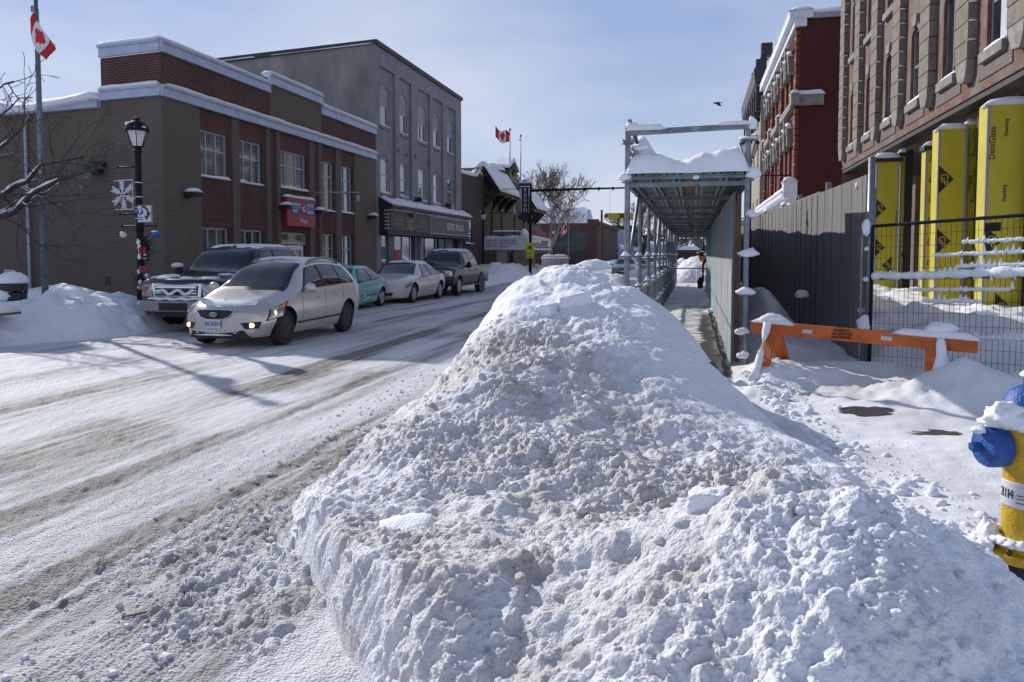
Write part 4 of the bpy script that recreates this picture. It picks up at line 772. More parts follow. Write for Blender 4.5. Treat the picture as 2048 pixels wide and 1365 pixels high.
s.build('snow_cap', snow, MQ, smooth=True)
VS = thing('vertical_sign', 'tall dark vertical cinema sign reading REGENT in white letters', 'sign', (-12.55, 60, 5.6)); navy = mat('navy sign', (.012, .014, .03), .5)
m = MB(); m.box(-12.88, 59.9, 4.45, -12.2, 60.15, 6.85); m.prism([(-13.0, 4.35), (-12.1, 4.35), (-12.0, 4.6), (-12.15, 4.85), (-12.93, 4.85), (-13.1, 4.6)], lambda x, z: (x, 59.88, z), lambda x, z: (x, 60.17, z)); m.prism([(-13.0, 6.8), (-12.08, 6.8), (-12.05, 7.1), (-12.54, 7.38), (-13.05, 7.1)], lambda x, z: (x, 59.88, z), lambda x, z: (x, 60.17, z)); m.build('sign_board', navy, VS)
m = MB(); [m.box(x, 59.86, 4.86, x+.035, 59.9, 6.8) for x in (-12.86, -12.26)]; m.box(-12.9, 59.85, 6.84, -12.18, 59.88, 6.9); m.build('sign_trim', white_metal, VS)
for i, ch in enumerate('REGENT'): text('lettering', ch, (-12.54, 59.89, 6.60-.385*i), ROT_MY, .40, letter_w, VS, .95)
m = MB(); m.beam((FACADE, 60, 6.7), (-12.5, 60, 6.7), .05, .05); m.beam((FACADE, 60, 4.9), (-12.5, 60, 4.9), .05, .05); m.build('arm', dark_trim, VS)
s = MB(); snowslab(s, WI, -13.05, -12.05, 59.86, 60.2, 7.12, .32, 2); s.build('snow_cap', snow, VS, smooth=True)
# flags
flag_red = mat('flag red', (.55, .012, .02), .7, 0, .08, 3); flag_white = mat('flag white', (.74, .74, .77), .7)
LEAF = [(0, -.5), (-.03, -.22), (-.3, -.26), (-.25, -.15), (-.52, .07), (-.45, .12), (-.48, .27), (-.33, .24), (-.28, .33), (-.14, .18), (-.2, .46), (-.1, .4), (0, .58), (.1, .4), (.2, .46), (.14, .18), (.28, .33), (.33, .24), (.48, .27), (.45, .12), (.52, .07), (.25, -.15), (.3, -.26), (.03, -.22)]
def canada_flag(label, P, nu=24, nv=12):
    """P(u,v)->3D, u along the fly 0..1, v down the hoist 0..1"""
    m = MB()
    for i in range(nu):
        k = 0 if (i+.5)/nu < .25 or (i+.5)/nu > .75 else 1
        for j in range(nv): m.quad(P(i/nu, j/nv), P((i+1)/nu, j/nv), P((i+1)/nu, (j+1)/nv), P(i/nu, (j+1)/nv), k)
    f = m.build('flag', [flag_red, flag_white], None, smooth=True, loc=P(0, 0)); sd = f.modifiers.new('thickness', 'SOLIDIFY'); sd.thickness = .006; sd.offset = 0
    tag(f, label, 'flag'); c = MB(); 
    bmm = bmesh.new(); vs = [bmm.verts.new((.5+x*.36, .5-y*.72, 0)) for x, y in LEAF]; fc = bmm.faces.new(vs); bmesh.ops.triangulate(bmm, faces=[fc]); bmesh.ops.subdivide_edges(bmm, edges=bmm.edges[:], cuts=3, use_grid_fill=True); bmesh.ops.triangulate(bmm, faces=bmm.faces[:])
    for sgn in (1, -1):
        vv = []
        for v in bmm.verts:
            p = Vector(P(v.co.x, v.co.y)); du = Vector(P(v.co.x+.01, v.co.y))-p; dv = Vector(P(v.co.x, v.co.y+.01))-p; vv.append(p+du.cross(dv).normalized()*.012*sgn)
        bmm.verts.index_update(); c.add(vv, [tuple(x.index for x in q.verts) for q in bmm.faces])
    bmm.free(); c.build('maple_leaf', flag_red, f); return f
def flagpole(label, base, H, r, ball=.07):
    t = thing('flagpole', label, 'flagpole', base); m = MB(); m.tube([base, (base[0], base[1], base[2]+H)], [r, r*.62], 12); m.build('pole', galv, t, smooth=True)
    m = MB(); m.ball((base[0], base[1], base[2]+H+ball*.8), ball); m.build('finial', galv, t, smooth=True); m = MB(); m.box(base[0]-.05-r, base[1]-.03, base[2]+H-.35, base[0]-r*.5, base[1]+.03, base[2]+H-.2); m.tube([(base[0]+r+.02, base[1]-.02, base[2]+1.2), (base[0]+r+.02, base[1]-.02, base[2]+H-.3)], .006, 4); m.build('halyard', steel_dark, t); return t
flagpole('white flagpole on the cinema flying a red and white flag', (-15.2, 66.3, 7.2), 4.9, .05, .12); flagpole('bare white flagpole on the cinema without a flag', (-15.2, 70.6, 7.5), 4.7, .05, .12)
for y in (66.3, 70.6): s = MB(); s.ball((-15.2, y, 7.25), .32, (1, 1, .8), jit=.1); s.lbox(wf, y-.05, y+.05, 7.1, 7.2, -.2, .35); tag(s.build('snow_clump', snow, smooth=True), 'snow clump at the foot of the %s cinema flagpole' % ('flag bearing' if y < 68 else 'flagless'), 'snow clump')
canada_flag('small maple leaf flag streaming from the cinema flagpole', lambda u, v: (-15.25-.95*u*.9, 66.3-1.4*u, 12.0-.95*v-.35*u*(1-u)+.12*math.sin(u*7+v)+.25*u))
canada_flag('small red and white flag hanging beyond the cinema marquee', lambda u, v: (-12.3-.7*u, 80+.25*math.sin(u*6), 5.2-.9*v-.9*u))
m = MB(); m.tube([(-12.3, 80, 0.1), (-12.3, 80, 5.35)], .04); tag(m.build('flagpole', galv), 'short pole holding the flag beyond the marquee', 'flagpole')

# ------------------------------------------------------------------ far end of the street
bare_tree('big bare tree spreading above the roofs beyond the cinema', (-15.2, 86, 0), 10.2, .26, 5, 6, .20, .60, .018, bark_pale)
bare_tree('bare tree behind the hanging crossing sign', (-10.5, 175, -1), 13, .35, 8, 5, .3, .45, .035); bare_tree('bare tree rising left of the scaffold poles far away', (-4.5, 190, -1), 12, .3, 9, 5, .3, .45, .04)
def far_house(name, label, x0, x1, y0, y1, h, m, wins=(), snowh=.25, roof=None, cat='building', fwins=0):
    t = thing(name, label, cat, ((x0+x1)/2, y0, 0)); q = MB(); q.box(x0, y0, -1, x1, y1, h); q.build('wall', m, t)
    s = MB(); snowslab(s, WI, x0-.1, x1+.1, y0-.15, y1, h+.01, snowh, int(y0), nu=14, amp=.4); s.build('roof_snow', snow, t, smooth=True)
    fr_ = frame((x0, y0, 0), (1, 0, 0), (0, -1, 0)); fe = frame((x1, 0, 0), (0, 1, 0), (1, 0, 0))
    for k in range(fwins):
        yy = y0+(k+.5)*(y1-y0)/fwins; rect_window('window', t, lambda u, z, d=0.: fe(u, z, d+.1), yy-.6, yy+.6, h-3, h-1.1, (), (.5,), .08, frame_win, glass_dark, .08, False)
    if fwins:
        c = MB(); c.lbox(fe, y0+.3, y1-.3, .2, 2.6, .02, .06); c.build('shop_front', glass_dark, t); c = MB(); c.lbox(fe, y0+.1, y1-.1, 2.7, 3.3, .02, .5); c.build('awning', lavender_trim, t)
        s = MB(); snowslab(s, fe, y0+.1, y1-.1, .0, .5, 3.31, .25, 2, amp=.6); s.build('awning_snow', snow, t, smooth=True)
    return t
b_far = brick('far dark brick', (.095, .035, .028), (.075, .028, .024), (.09, .07, .06), wear=(.035, .04, .042), wearamt=.55, wsc=.35)
HB = far_house('brick_building', 'long dark brick building whose blank side wall closes the view beyond the cinema', -30, -13.9, 118, 150, 6.35, b_far, fwins=0, snowh=.12)
q = MB(); q.box(-24, 117.95, 2.2, -15.2, 117.99, 5.1); q.build('painted_panel', mat('faded painted wall panel', (.045, .05, .05), .85, 0, .35, .8), HB)
q = MB(); q.box(-15.3, 117.7, 6.0, -13.6, 118.3, 6.9); q.box(-13.9, 118.2, 6.1, -13.5, 150, 6.6); q.build('corner_cornice', b_far, HB)
RH = thing('house', 'house with a large snow covered gable roof behind the long brick building', 'house', (-20, 128, 0)); q = MB(); q.box(-27, 126, 0, -17.3, 140, 6); q.build('wall', b_far, RH)
q = MB(); q.prism([(-27.5, 5.7), (-16.8, 6.6), (-17.2, 9.3), (-25, 9.1)], lambda x, z: (x, 125.5+max(0, z-6)*.9, z), lambda x, z: (x, 141-max(0, z-6)*1.2, z)); q.build('roof_snow', snow_fluffy, RH); q = MB(); q.box(-22.2, 131, 9, -21.7, 131.5, 10); q.build('chimney', b_far, RH)
q = MB(); q.prism([(126, 6), (141, 6), (133.4, 9.2)], lambda y, z: (-16.9, y, z), lambda y, z: (-17.1, y, z)); q.build('gable', lavender_trim, RH)
far_house('shop_building', 'grey blue two-storey shop row right of the brick side wall', -26, -13.85, 150.3, 163, 6.3, mat('grey blue siding', (.20, .23, .30), .8, 0, .15, 2), fwins=4)
far_house('shop_building', 'pale two-storey shop building in the middle of the far left row', -26, -14.0, 163.3, 186, 6.7, mat('pale siding', (.36, .40, .44), .8, 0, .12, 2), fwins=5)
far_house('shop_building', 'reddish brown building at the far end of the left row', -26, -14.2, 186.3, 216, 8.3, b_far, fwins=6)
far_house('shop_building', 'large red brick block standing behind the pale shop', -28, -15.6, 216.5, 240, 9.5, b_far, snowh=.4)
far_house('house', 'small house with a wide white snow roof at the far left street end', -14, -6, 235, 250, 3.8, lavender_trim, snowh=1.6, cat='house'); far_house('house', 'low snow roofed house at the street end behind the scaffold', -6, 2, 262, 275, 3.2, b_far, snowh=1.8, cat='house')
far_house('house', 'tall brown house at the street end left of the walkway opening', -16, -8, 262, 280, 8.0, b_brown, snowh=1.2, cat='house')
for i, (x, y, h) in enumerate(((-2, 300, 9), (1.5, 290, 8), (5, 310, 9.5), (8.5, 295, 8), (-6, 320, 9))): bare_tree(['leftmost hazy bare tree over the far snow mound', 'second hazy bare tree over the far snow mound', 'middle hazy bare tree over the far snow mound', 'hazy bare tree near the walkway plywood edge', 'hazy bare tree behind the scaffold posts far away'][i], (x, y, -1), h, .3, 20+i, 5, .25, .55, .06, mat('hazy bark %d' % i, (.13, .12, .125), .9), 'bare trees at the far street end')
# wood beyond the town: one far mass of twigs
q = MB(); rr = random.Random(5)
for k in range(900):
    x = rr.uniform(-120, 120); y = 420+rr.uniform(-20, 40); h = rr.uniform(4, 9)*(1-.4*abs(math.sin(x*.05)))
    q.tube([(x, y, -1), (x+rr.gauss(0, .6), y, h*.5), (x+rr.gauss(0, 1.5), y+rr.gauss(0, 1), h)], [.3, .2, .06], 3)
    for j in range(3): z = h*rr.uniform(.4, .8); q.tube([(x, y, z), (x+rr.gauss(0, 2), y, z+rr.uniform(.8, 2.5))], [.13, .04], 3)
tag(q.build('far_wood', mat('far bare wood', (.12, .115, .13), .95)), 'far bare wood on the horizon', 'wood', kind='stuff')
# utility pole and overhead wires
U_ = thing('utility_pole', 'dark wooden utility pole rising before the far shop row', 'utility pole', (-11.2, 100, -.5)); q = MB(); q.tube([(-11.2, 100, -.5), (-11.2, 100, 7.25)], [.17, .13], 10); q.build('pole', timber, U_)
q = MB()
for k, (z, dz) in enumerate(((6.6, 5.9), (6.0, 5.4), (5.2, 4.9))): q.tube([(-11.2+(9.4)*t, 100+60*t*0, z+(dz-z)*t-.5*math.sin(PI*t)) for t in np.linspace(0, 1, 9)], .012, 4)
tag(q.build('overhead_wire', dark_trim), 'thin overhead wires running right from the far utility pole', 'wire')
# crossing signal mast
SM = thing('signal_mast', 'black mast with a long arm reaching across the street beside the cinema', 'signal mast', (-11.55, 57, 0)); q = MB(); q.tube([(-11.55, 57, 0), (-11.55, 57, 6.7)], [.11, .10], 10); q.build('pole', black_iron, SM, smooth=True)
q = MB(); q.tube([(-11.55, 57, 6.30), (-8, 57, 6.36), (-4.6, 57, 6.38)], [.10, .08, .06], 8); [q.lathe([(.05, -.05), (.13, -.05), (.13, .05), (.05, .05)], (x, 57, 6.35), 8, 'x') for x in (-9.9, -8.8, -7.6, -6.6, -5.6)]; q.build('arm', black_iron, SM, smooth=False)
yel = mat('sign yellow', (.62, .47, .01), .5, 0, .06); yel_f = mat('fluorescent sign yellow', (.60, .68, .01), .5)
def xmark(w, u, z, s, t): 
    q = MB(); 
    for sg in (1, -1): q.beam(w(u-s, z-s*sg*.9, t), w(u+s, z+s*sg*.9, t), s*.45, .02, up=Vector(w(0, 0, 1))-Vector(w(0, 0, 0)))
    return q
wm = frame((0, 57, 0), (1, 0, 0), (0, -1, 0))
XS = thing('crossing_sign', 'yellow box sign with a black X hanging under the mast arm', 'sign', (-5, 57, 4.5)); q = MB(); q.lbox(wm, -5.95, -4.15, 4.2, 4.62, -.1, .1); q.build('sign_box', yel, XS, bevel=.02); xmark(wm, -4.95, 4.41, .22, .115).build('cross_mark', letter_k, XS)
q = MB(); q.ball(wm(-6.05, 4.45, 0), .18, (.8, .8, 1)); q.build('beacon', redlens, XS, smooth=True); q = MB(); q.tube([wm(-5.8, 4.6), wm(-5.8, 6.3)], .012, 4); q.tube([wm(-4.3, 4.6), wm(-4.35, 5.2), wm(-4.6, 6.3)], .012, 4); q.build('hanger', dark_trim, XS)
YS = thing('crossing_sign', 'fluorescent yellow crossing sign with a black X on the mast', 'sign', (-11.5, 56.8, 2)); q = MB(); q.lbox(wm, -11.85, -11.25, 1.9, 2.55, .12, .15); q.lbox(wm, -11.8, -11.3, 1.45, 1.86, .12, .15); q.build('sign_board', yel_f, YS); xmark(wm, -11.55, 2.2, .17, .16).build('cross_mark', letter_k, YS); [faint_line('lettering', wm, -11.74, -11.36, z, .09, .152, letter_k, YS, int(z*50)) for z in (1.74, 1.58)]
# a low wall, fence and things covered in snow beyond the marquee
q = MB(); q.box(-15.4, 82, 0, -12.6, 82.3, 1.3); lw = tag(q.build('low_wall', MATS['concrete']), 'low wall with thick snow beyond the cinema marquee', 'wall'); s = MB(); snowslab(s, WI, -15.5, -12.5, 81.9, 82.5, 1.305, .4, 3); s.build('snow_cap', snow, lw, smooth=True)
FN = thing('iron_fence', 'thin black iron fence beyond the cinema marquee', 'fence', (-13.4, 80.5, 0)); q = MB(); [q.tube([(-15.2+k*.22, 80.6, .1), (-15.2+k*.22, 80.6, 1.6)], .014, 4) for k in range(15)]; q.build('picket', black_iron, FN); q = MB(); q.beam((-15.2, 80.6, 1.5), (-12.1, 80.6, 1.5), .03, .04); q.beam((-15.2, 80.6, .4), (-12.1, 80.6, .4), .03, .04); q.build('rail', black_iron, FN)
# ------------------------------------------------------------------ brick block under renovation on the right
b_org = brick('weathered orange brick', (.225, .098, .060), (.165, .070, .047), (.15, .125, .11), wear=(.205, .188, .168), wearamt=.9, wsc=1.3, bump=.8)
stone_q = mat('brown cut stone', (.172, .140, .110), .88, 0, .3, 3.5, .7, 26, col2=(.25, .21, .17)); stone_l = mat('grey weathered stone', (.25, .225, .20), .88, 0, .25, 4, .5, 30)
grey_brick = brick('grey painted brick', (.215, .195, .18), (.18, .16, .15), (.12, .105, .095), wear=(.20, .10, .07), wearamt=.55, wsc=1.6)
XR_ = 6.0; wR = frame((XR_, 0, 0), (0, 1, 0), (-1, 0, 0))
RB = thing('brick_building', 'tall weathered orange brick block with rough stone piers and empty windows', 'building', (XR_, 13, 0))
WC = [15.3, 18.45, 21.55, 24.6, 27.7, 30.72, 33.65]; PC = [13.75, 16.9, 20.05, 23.1, 26.2, 29.25, 32.2, 35.3]
m = MB(); ops = []
for c in WC: ops += [(c-.57, c+.57, 5.95, 8.05), (c-.57, c+.57, 9.42, 11.5), (c-.57, c+.57, 12.8, 14.6)]
m.wall(wR, 11.5, 35.85, 5.2, 15.2, ops, depth=.18)
for c in WC:
    for z in (8.05, 11.5): m.arch(wR, c-.57, c+.57, z-.16, z, depth=.15)
m.add([wR(35.85, 0, 0), wR(35.85, 15.2, 0), wR(35.85, 15.2, -12), wR(35.85, 0, -12)], [(0, 1, 2, 3)])
m.quad(wR(11.5, 5.2, 0), wR(35.85, 5.2, 0), wR(35.85, 5.2, -.5), wR(11.5, 5.2, -.5)); m.build('wall', b_org, RB)
for c in WC: q = MB(); q.lbox(wR, c-.95, c+.95, 5.42, 5.78, .0, .025); q.build('painted_brick_patch', grey_brick, RB)
q = MB(); q.lbox(wR, 11.5, 35.85, 5.06, 5.195, -.5, -.03); q.build('steel_lintel', mat('dark steel lintel', (.035, .026, .024), .6, 0, .3), RB)
for c in PC:
    q = MB(); z = 6.0; k = 0
    while z < 15.2:
        hh = .40+.02*((k*7) % 3); wd = .44+.025*((k*5) % 2); q.lbox(wR, c-wd, c+wd, z, z+hh-.018, .0, .20+.014*((k*3) % 3)); z += hh; k += 1
    f = q.build('stone_pier', stone_q, RB, bevel=.012)
    q = MB(); q.prism([(c-.40, 6.0), (c+.40, 6.0), (c+.33, 5.75), (c+.2, 5.55), (c-.2, 5.5), (c-.34, 5.7)], lambda u, z: wR(u, z, 0), lambda u, z: wR(u, z, .19)); q.build('pier_foot', stone_l, f, bevel=.02)
    q = MB(); rr = random.Random(int(c*10)); z = 6.0; k = 0
    for k in range(22):
        z = 6.0+.41*k+.4
        if rr.random() < .75: snowslab(q, wR, c-.49, c-.40, .02, .23, z-.012, .035, k, nu=3, nd=3, over=.0)
    q.build('pier_snow', snow, f, smooth=True)
wood_old = mat('dark old sash', (.13, .135, .155), .7, 0, .3); plastic = mat('pale window sheet', (.55, .55, .60), .35, 0, .12, 2)
for i, c in enumerate(WC):
    for r, (z0, z1) in enumerate(((5.95, 8.05), (9.42, 11.5), (12.8, 14.6))):
        wo = lambda u, z, d=0.: wR(u, z, d)
        f = rect_window('window', RB, wo, c-.57, c+.57, z0, z1-.02, (.52,), (.5,) if (i+r) % 2 else (), .12, wood_old if (i+r) % 3 else stone_l, glass_dark, .07, True, fw=.08, seed=i+r*9)
        q = MB(); q.lbox(wo, c-.68, c+.68, z0-.22, z0-.002, -.02, .13); q.build('sill', stone_l, f, bevel=.012)
        if r < 2: q = MB(); q.prism([(c-.18, z1-.30+.28), (c+.18, z1-.3+.28), (c+.26, z1+.28), (c-.26, z1+.28)], lambda u, z: wo(u, z, .005), lambda u, z: wo(u, z, .10)); q.prism([(c-.56, z1-.3), (c-.56, z1-.18), (c-.2, z1+.06), (c-.2, z1-.08)], lambda u, z: wo(u, z, .004), lambda u, z: wo(u, z, .05)); q.build('arch_stone', stone_l, f)
        if (i, r) in ((1, 0), (2, 0), (3, 1)): q = MB(); q.lbox(wo, c-.49 if i == 1 else c-.5, c+.02 if i == 1 else c-.30, z0+.05, z1-.1, -.115, -.08); q.build('window_sheet', plastic, f)
# ground floor: recessed shopfront, steel posts, boarded bays
RC0 = -1.7; wI = lambda u, z, d=0.: wR(u, z, d+RC0); ply = mat('plywood sheet', (.42, .27, .15), .75, 0, .18, 2, stretch=(1, .3, 1)); b_dkred = brick('shaded red brick', (.10, .03, .022), (.08, .025, .02), (.07, .05, .045))
q = MB(); q.wall(wI, 11.5, 35.85, 0, 5.2); q.quad(wR(11.5, 5.19, 0), wR(35.85, 5.19, 0), wR(35.85, 5.19, RC0), wR(11.5, 5.19, RC0)); q.lbox(wI, 30, 35.8, .1, 4.4, .01, .3); q.build('shop_front_wall', mat('brown plaster', (.14, .105, .085), .9, 0, .3, 1.2), RB)
q = MB(); q.lbox(wI, 16.5, 18.1, 1.3, 2.55, .02, .05); q.lbox(wI, 19.6, 21.0, .5, 2.6, .02, .05); q.lbox(wI, 22.4, 24.2, .4, 1.9, .02, .05); q.build('plywood_board', ply, RB)
q = MB(); q.lbox(wI, 22.6, 24.3, 1.95, 2.9, .02, .05); q.lbox(wI, 14.4, 16.2, .4, 4, .02, .05); q.build('pale_board', mat('pale board', (.42, .42, .42), .8), RB)
for c in (17.6, 20.5, 23.6, 27.0): q = MB(); q.lbox(wR, c-.1, c+.1, 0, 4.9, -.55, -.35); q.build('steel_column', dark_trim, RB)
# temporary yellow sheathed columns
gy_ = mat('yellow sheathing', (.56, .47, .03), .65, 0, .07, 1.5); gyE = mat('grey joint tape', (.34, .33, .30), .6); blackp = mat('black print', (.015, .015, .018), .6)
def sheath(label, x0, y0, dx, dy, z1, cap=True, logos=(), words=()):
    t = thing('sheathed_column', label, 'column', (x0, y0, .2), 'yellow sheathed columns of the building site'); m = MB(); m.box(x0, y0, .1, x0+dx, y0+dy, z1); m.build('sheathing', gy_, t)
    m = MB()
    for x in (x0-.004, x0+dx-.05): m.box(x, y0-.006, .15, x+.06, y0+.05, z1)
    m.build('corner_bead', gyE, t)
    if cap: m = MB(); m.box(x0-.06, y0-.06, z1, x0+dx+.1, y0+dy, z1+.12); m.build('steel_cap', dark_trim, t)
    s = MB(); snowslab(s, WI, x0-.05, x0+dx+.06, y0-.05, y0+dy*.6, z1+(.125 if cap else .004), .13, int(y0*7), amp=.4); s.build('snow_cap', snow, t, smooth=True)
    for (u, z, sz, flip) in logos:
        g = MB(); g.prism([(u, z-sz), (u+sz*(-1 if flip else 1), z), (u, z+sz)], lambda x, zz: (x0+x, y0-.004, zz), lambda x, zz: (x0+x, y0-.010, zz)); lg = g.build('logo', blackp, t)
        tx = text('logo_letters', 'GP', (x0+u+sz*(.36 if not flip else -.36), y0-.012, z), (PI/2, PI/2 if not flip else -PI/2, 0), sz*.72, gy_, None, .9); tx.parent = lg; tx.location = Vector((x0+u+sz*(.36 if not flip else -.36), y0-.012, z))-origin(lg)
    for (u, z, sz, body) in words: text('lettering', body, (x0+u, y0-.006, z), (PI/2, -PI/2, 0), sz, blackp, t, .9)
    return t
sheath('nearest wide yellow sheathed column at the right picture edge', 5.68, 17.8, .80, .5, 4.66, False, ((.02, 1.95, .30, False), (.24, .62, .30, False)), ((.1, 3.9, .17, 'DensGlass'), (.34, 4.2, .10, 'Sheathing'), (.34, 2.9, .10, 'Sheathing')))
sheath('middle wide yellow sheathed column with a black diamond logo high up', 5.58, 20.7, .60, .5, 4.62, False, ((.02, 3.45, .33, False), (.02, 2.0, .30, False)), ())
sheath('narrow yellow strip column right of the middle column', 6.34, 21.2, .28, .5, 4.78, False, (), ((.20, 3.35, .22, 'DensGlass'), (.07, 3.4, .10, 'Sheathing'), (.20, 4.45, .22, 'DensGlass')))
sheath('slim yellow column with the vertical word left of the middle column', 5.98, 23.3, .36, .4, 4.45, True, (), ((.20, 3.05, .27, 'DensGlass'), (.20, 4.1, .27, 'DensGlass'), (.31, 2.75, .09, 'Sheathing'), (.20, 1.9, .27, 'DensGlass')))
sheath('far wide yellow sheathed column with three diamond logos', 5.44, 26.6, .66, .5, 4.52, True, ((.02, 3.1, .30, False), (.02, 1.9, .28, False), (.50, 1.35, .28, True)), ((.60, 2.8, .12, 'Sheathing'),))
sheath('far narrow yellow column right of the one with three logos', 6.22, 27.0, .28, .5, 4.72, True, ((.2, 1.7, .14, True),), ())
sheath('farthest thin yellow column beside the hoarding post', 5.74, 28.8, .16, .3, 4.6, True)
sheath('yellow strip column right of the nearest wide column', 6.56, 18.0, .32, .5, 4.85, True)
for i, (x, y, z) in enumerate(((7.3, 23.9, 4.75), (7.3, 20.9, 5.0))): q = MB(); q.box(x, y, z, x+1.0, y+.4, z+.16); o = tag(q.build('steel_stub', dark_trim), ['dark steel beam stub between the middle and slim columns', 'dark steel beam stub right of the narrow strip column'][i], 'beam'); s = MB(); snowslab(s, WI, x, x+1, y, y+.3, z+.165, .1, i); s.build('snow_cap', snow, o, smooth=True)
# ------------------------------------------------------------------ red brick building with ornate hoods, shop cornice, and the beige one behind
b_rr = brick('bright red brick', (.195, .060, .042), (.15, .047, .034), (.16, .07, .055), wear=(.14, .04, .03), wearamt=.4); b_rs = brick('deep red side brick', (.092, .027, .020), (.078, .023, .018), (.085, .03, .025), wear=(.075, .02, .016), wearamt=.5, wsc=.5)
XQ = 5.2; wQ = frame((XQ, 0, 0), (0, 1, 0), (-1, 0, 0)); RQ = thing('red_brick_building', 'tall red brick building with ornate pale window hoods and a white cornice', 'building', (XQ, 44, 0))
m = MB(); wq = [(46.6, 47.9), (48.7, 50.0), (52.3, 53.6), (54.6, 55.9), (58.4, 59.6), (60.2, 61.4)]; ops = [(a, b, 5.6, 8.3) for a, b in wq]+[(a, b, 10.2, 12.2) for a, b in wq]
m.wall(wQ, 44, 62.5, 5.0, 13.9, ops, depth=.3); m.wall(wQ, 44, 62.5, 0, 5.0, [(45, 61.5, .5, 3.6)], depth=.3)
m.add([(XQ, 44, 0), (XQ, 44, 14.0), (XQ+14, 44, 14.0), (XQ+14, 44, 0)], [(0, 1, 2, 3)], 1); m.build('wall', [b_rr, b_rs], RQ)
for a in (44.0, 51.0, 56.7, 62.0):
    q = MB(); k = 0; z = 5.0
    while z < 13.4: q.lbox(wQ, a, a+.5, z, z+.3, 0, .18); z += .36
    f = q.build('brick_pier', b_rr, RQ); s = MB(); [snowslab(s, wQ, a, a+.5, .0, .2, 5.3+.36*j, .05, j, nu=3, nd=3, over=.01) for j in range(0, 22, 3)]; s.build('pier_snow', snow, f, smooth=True)
q = MB(); q.lbox(wQ, 43.8, 62.8, 13.35, 13.75, -.3, .30); q.lbox(wQ, 43.75, 62.85, 13.75, 14.15, -.6, .55); q.build('cornice', white_metal, RQ); s = MB(); snowslab(s, wQ, 43.7, 62.9, -.6, .58, 14.155, .22, 3); snowslab(s, frame((XQ, 44, 0), (1, 0, 0), (0, -1, 0)), .0, 3.0, -1, .1, 14.02, .3, 9); s.build('roof_snow', snow, RQ, smooth=True)
q = MB(); q.lbox(frame((XQ, 44, 0), (1, 0, 0), (0, -1, 0)), 0, 12, 13.75, 14.0, -.5, .12); q.build('side_coping', MATS['stone sill'], RQ)
q = MB(); [q.lbox(wQ, 44.6+k*.42, 44.8+k*.42, 12.6, 13.2, .0, .14) for k in range(42)]; q.build('dentil_band', b_rr, RQ)
q = MB(); q.lbox(wQ, 43.9, 62.6, 9.45, 9.75, 0, .28)
for a in (43.6, 50.9, 56.6, 61.9): q.lbox(wQ, a, a+.85, 9.35, 9.95, 0, .42)
q.lbox(frame((XQ, 44, 0), (1, 0, 0), (0, -1, 0)), -.3, 1.2, 9.35, 9.9, 0, .2); q.build('belt_course', stone_l, RQ, bevel=.02)
s = MB(); snowslab(s, wQ, 43.9, 62.6, .0, .3, 9.755, .12, 3)
for a in (43.6, 50.9, 56.6, 61.9): snowslab(s, wQ, a, a+.85, .0, .44, 9.955, .2, int(a), nu=5)
snowslab(s, frame((XQ, 44, 0), (1, 0, 0), (0, -1, 0)), -.35, 1.25, -.1, .24, 9.905, .25, 4); s.build('belt_snow', snow, RQ, smooth=True)
for a, b in wq:
    for z0, z1 in ((5.6, 8.3), (10.2, 12.2)):
        f = rect_window('window', RQ, wQ, a, b, z0, z1, (.5,), (.5,), .22, shop_brown, glass_dark, .08, False, fw=.1); c = (a+b)/2; q = MB()
        pts = [(c+(.85)*math.cos(PI*i/10), z1-.15+.75*math.sin(PI*i/10)) for i in range(11)]; inn = [(c+.55*math.cos(PI*i/10), z1-.15+.45*math.sin(PI*i/10)) for i in range(11)]
        for i in range(10): q.prism([pts[i], pts[i+1], inn[i+1], inn[i]], lambda u, z: wQ(u, z, .0), lambda u, z: wQ(u, z, .32))
        q.lbox(wQ, c-.92, c-.55, z1-.7, z1-.15, 0, .3); q.lbox(wQ, c+.55, c+.92, z1-.7, z1-.15, 0, .3); q.lbox(wQ, c-.15, c+.15, z1+.3, z1+.85, 0, .42); q.build('window_hood', stone_l, f)
        s = MB(); snowslab(s, lambda u, z, d: wQ(u, z-.45*abs(u-c)**1.6, d), c-.8, c+.8, .0, .34, z1+.6, .11, int(a), nu=8); s.build('hood_snow', snow, f, smooth=True)
q = MB(); q.lbox(wQ, 44.0, 62.5, 3.7, 4.7, .02, .35); q.lbox(wQ, 43.9, 62.6, 4.7, 4.95, .02, .75); q.lbox(wQ, 43.7, 44.5, 4.6, 5.45, .02, .7); q.build('shop_cornice', white_metal, RQ); s = MB(); snowslab(s, wQ, 43.9, 62.6, .05, .8, 4.955, .3, 3); snowslab(s, wQ, 43.65, 44.55, .0, .75, 5.455, .25, 5, nu=5); s.build('shop_cornice_snow', snow, RQ, smooth=True)
q = MB(); q.lbox(wQ, 45, 61.5, .5, 3.6, -.29, -.25); q.build('shop_window', glass_dark, RQ)
beige = mat('beige stone front', (.30, .25, .20), .85, 0, .12, 2); BG = thing('stone_building', 'narrow beige stone building with a heavy dark cornice beyond the red brick one', 'building', (5.0, 62.7, 0)); wB = frame((5.1, 0, 0), (0, 1, 0), (-1, 0, 0)); m = MB(); bo = [(64.0, 65.2), (66.4, 67.6), (69, 70.2), (73.5, 74.7)]
m.wall(wB, 62.7, 78.5, 0, 15, [(a, b, z, z+3.3) for a, b in bo for z in (3.0, 8.2)], depth=.3); m.quad(wB(62.7, 0, 0), wB(62.7, 15, 0), wB(62.7, 15, -8), wB(62.7, 0, -8)); m.lbox(wB, 62.65, 63.2, 0, 13.5, 0, .35); m.build('wall', beige, BG)
for a, b in bo:
    for z in (3.0, 8.2): rect_window('window', BG, wB, a, b, z, z+3.3, (.5,), (.5,), .2, dark_trim, glass_dark, .08, False)
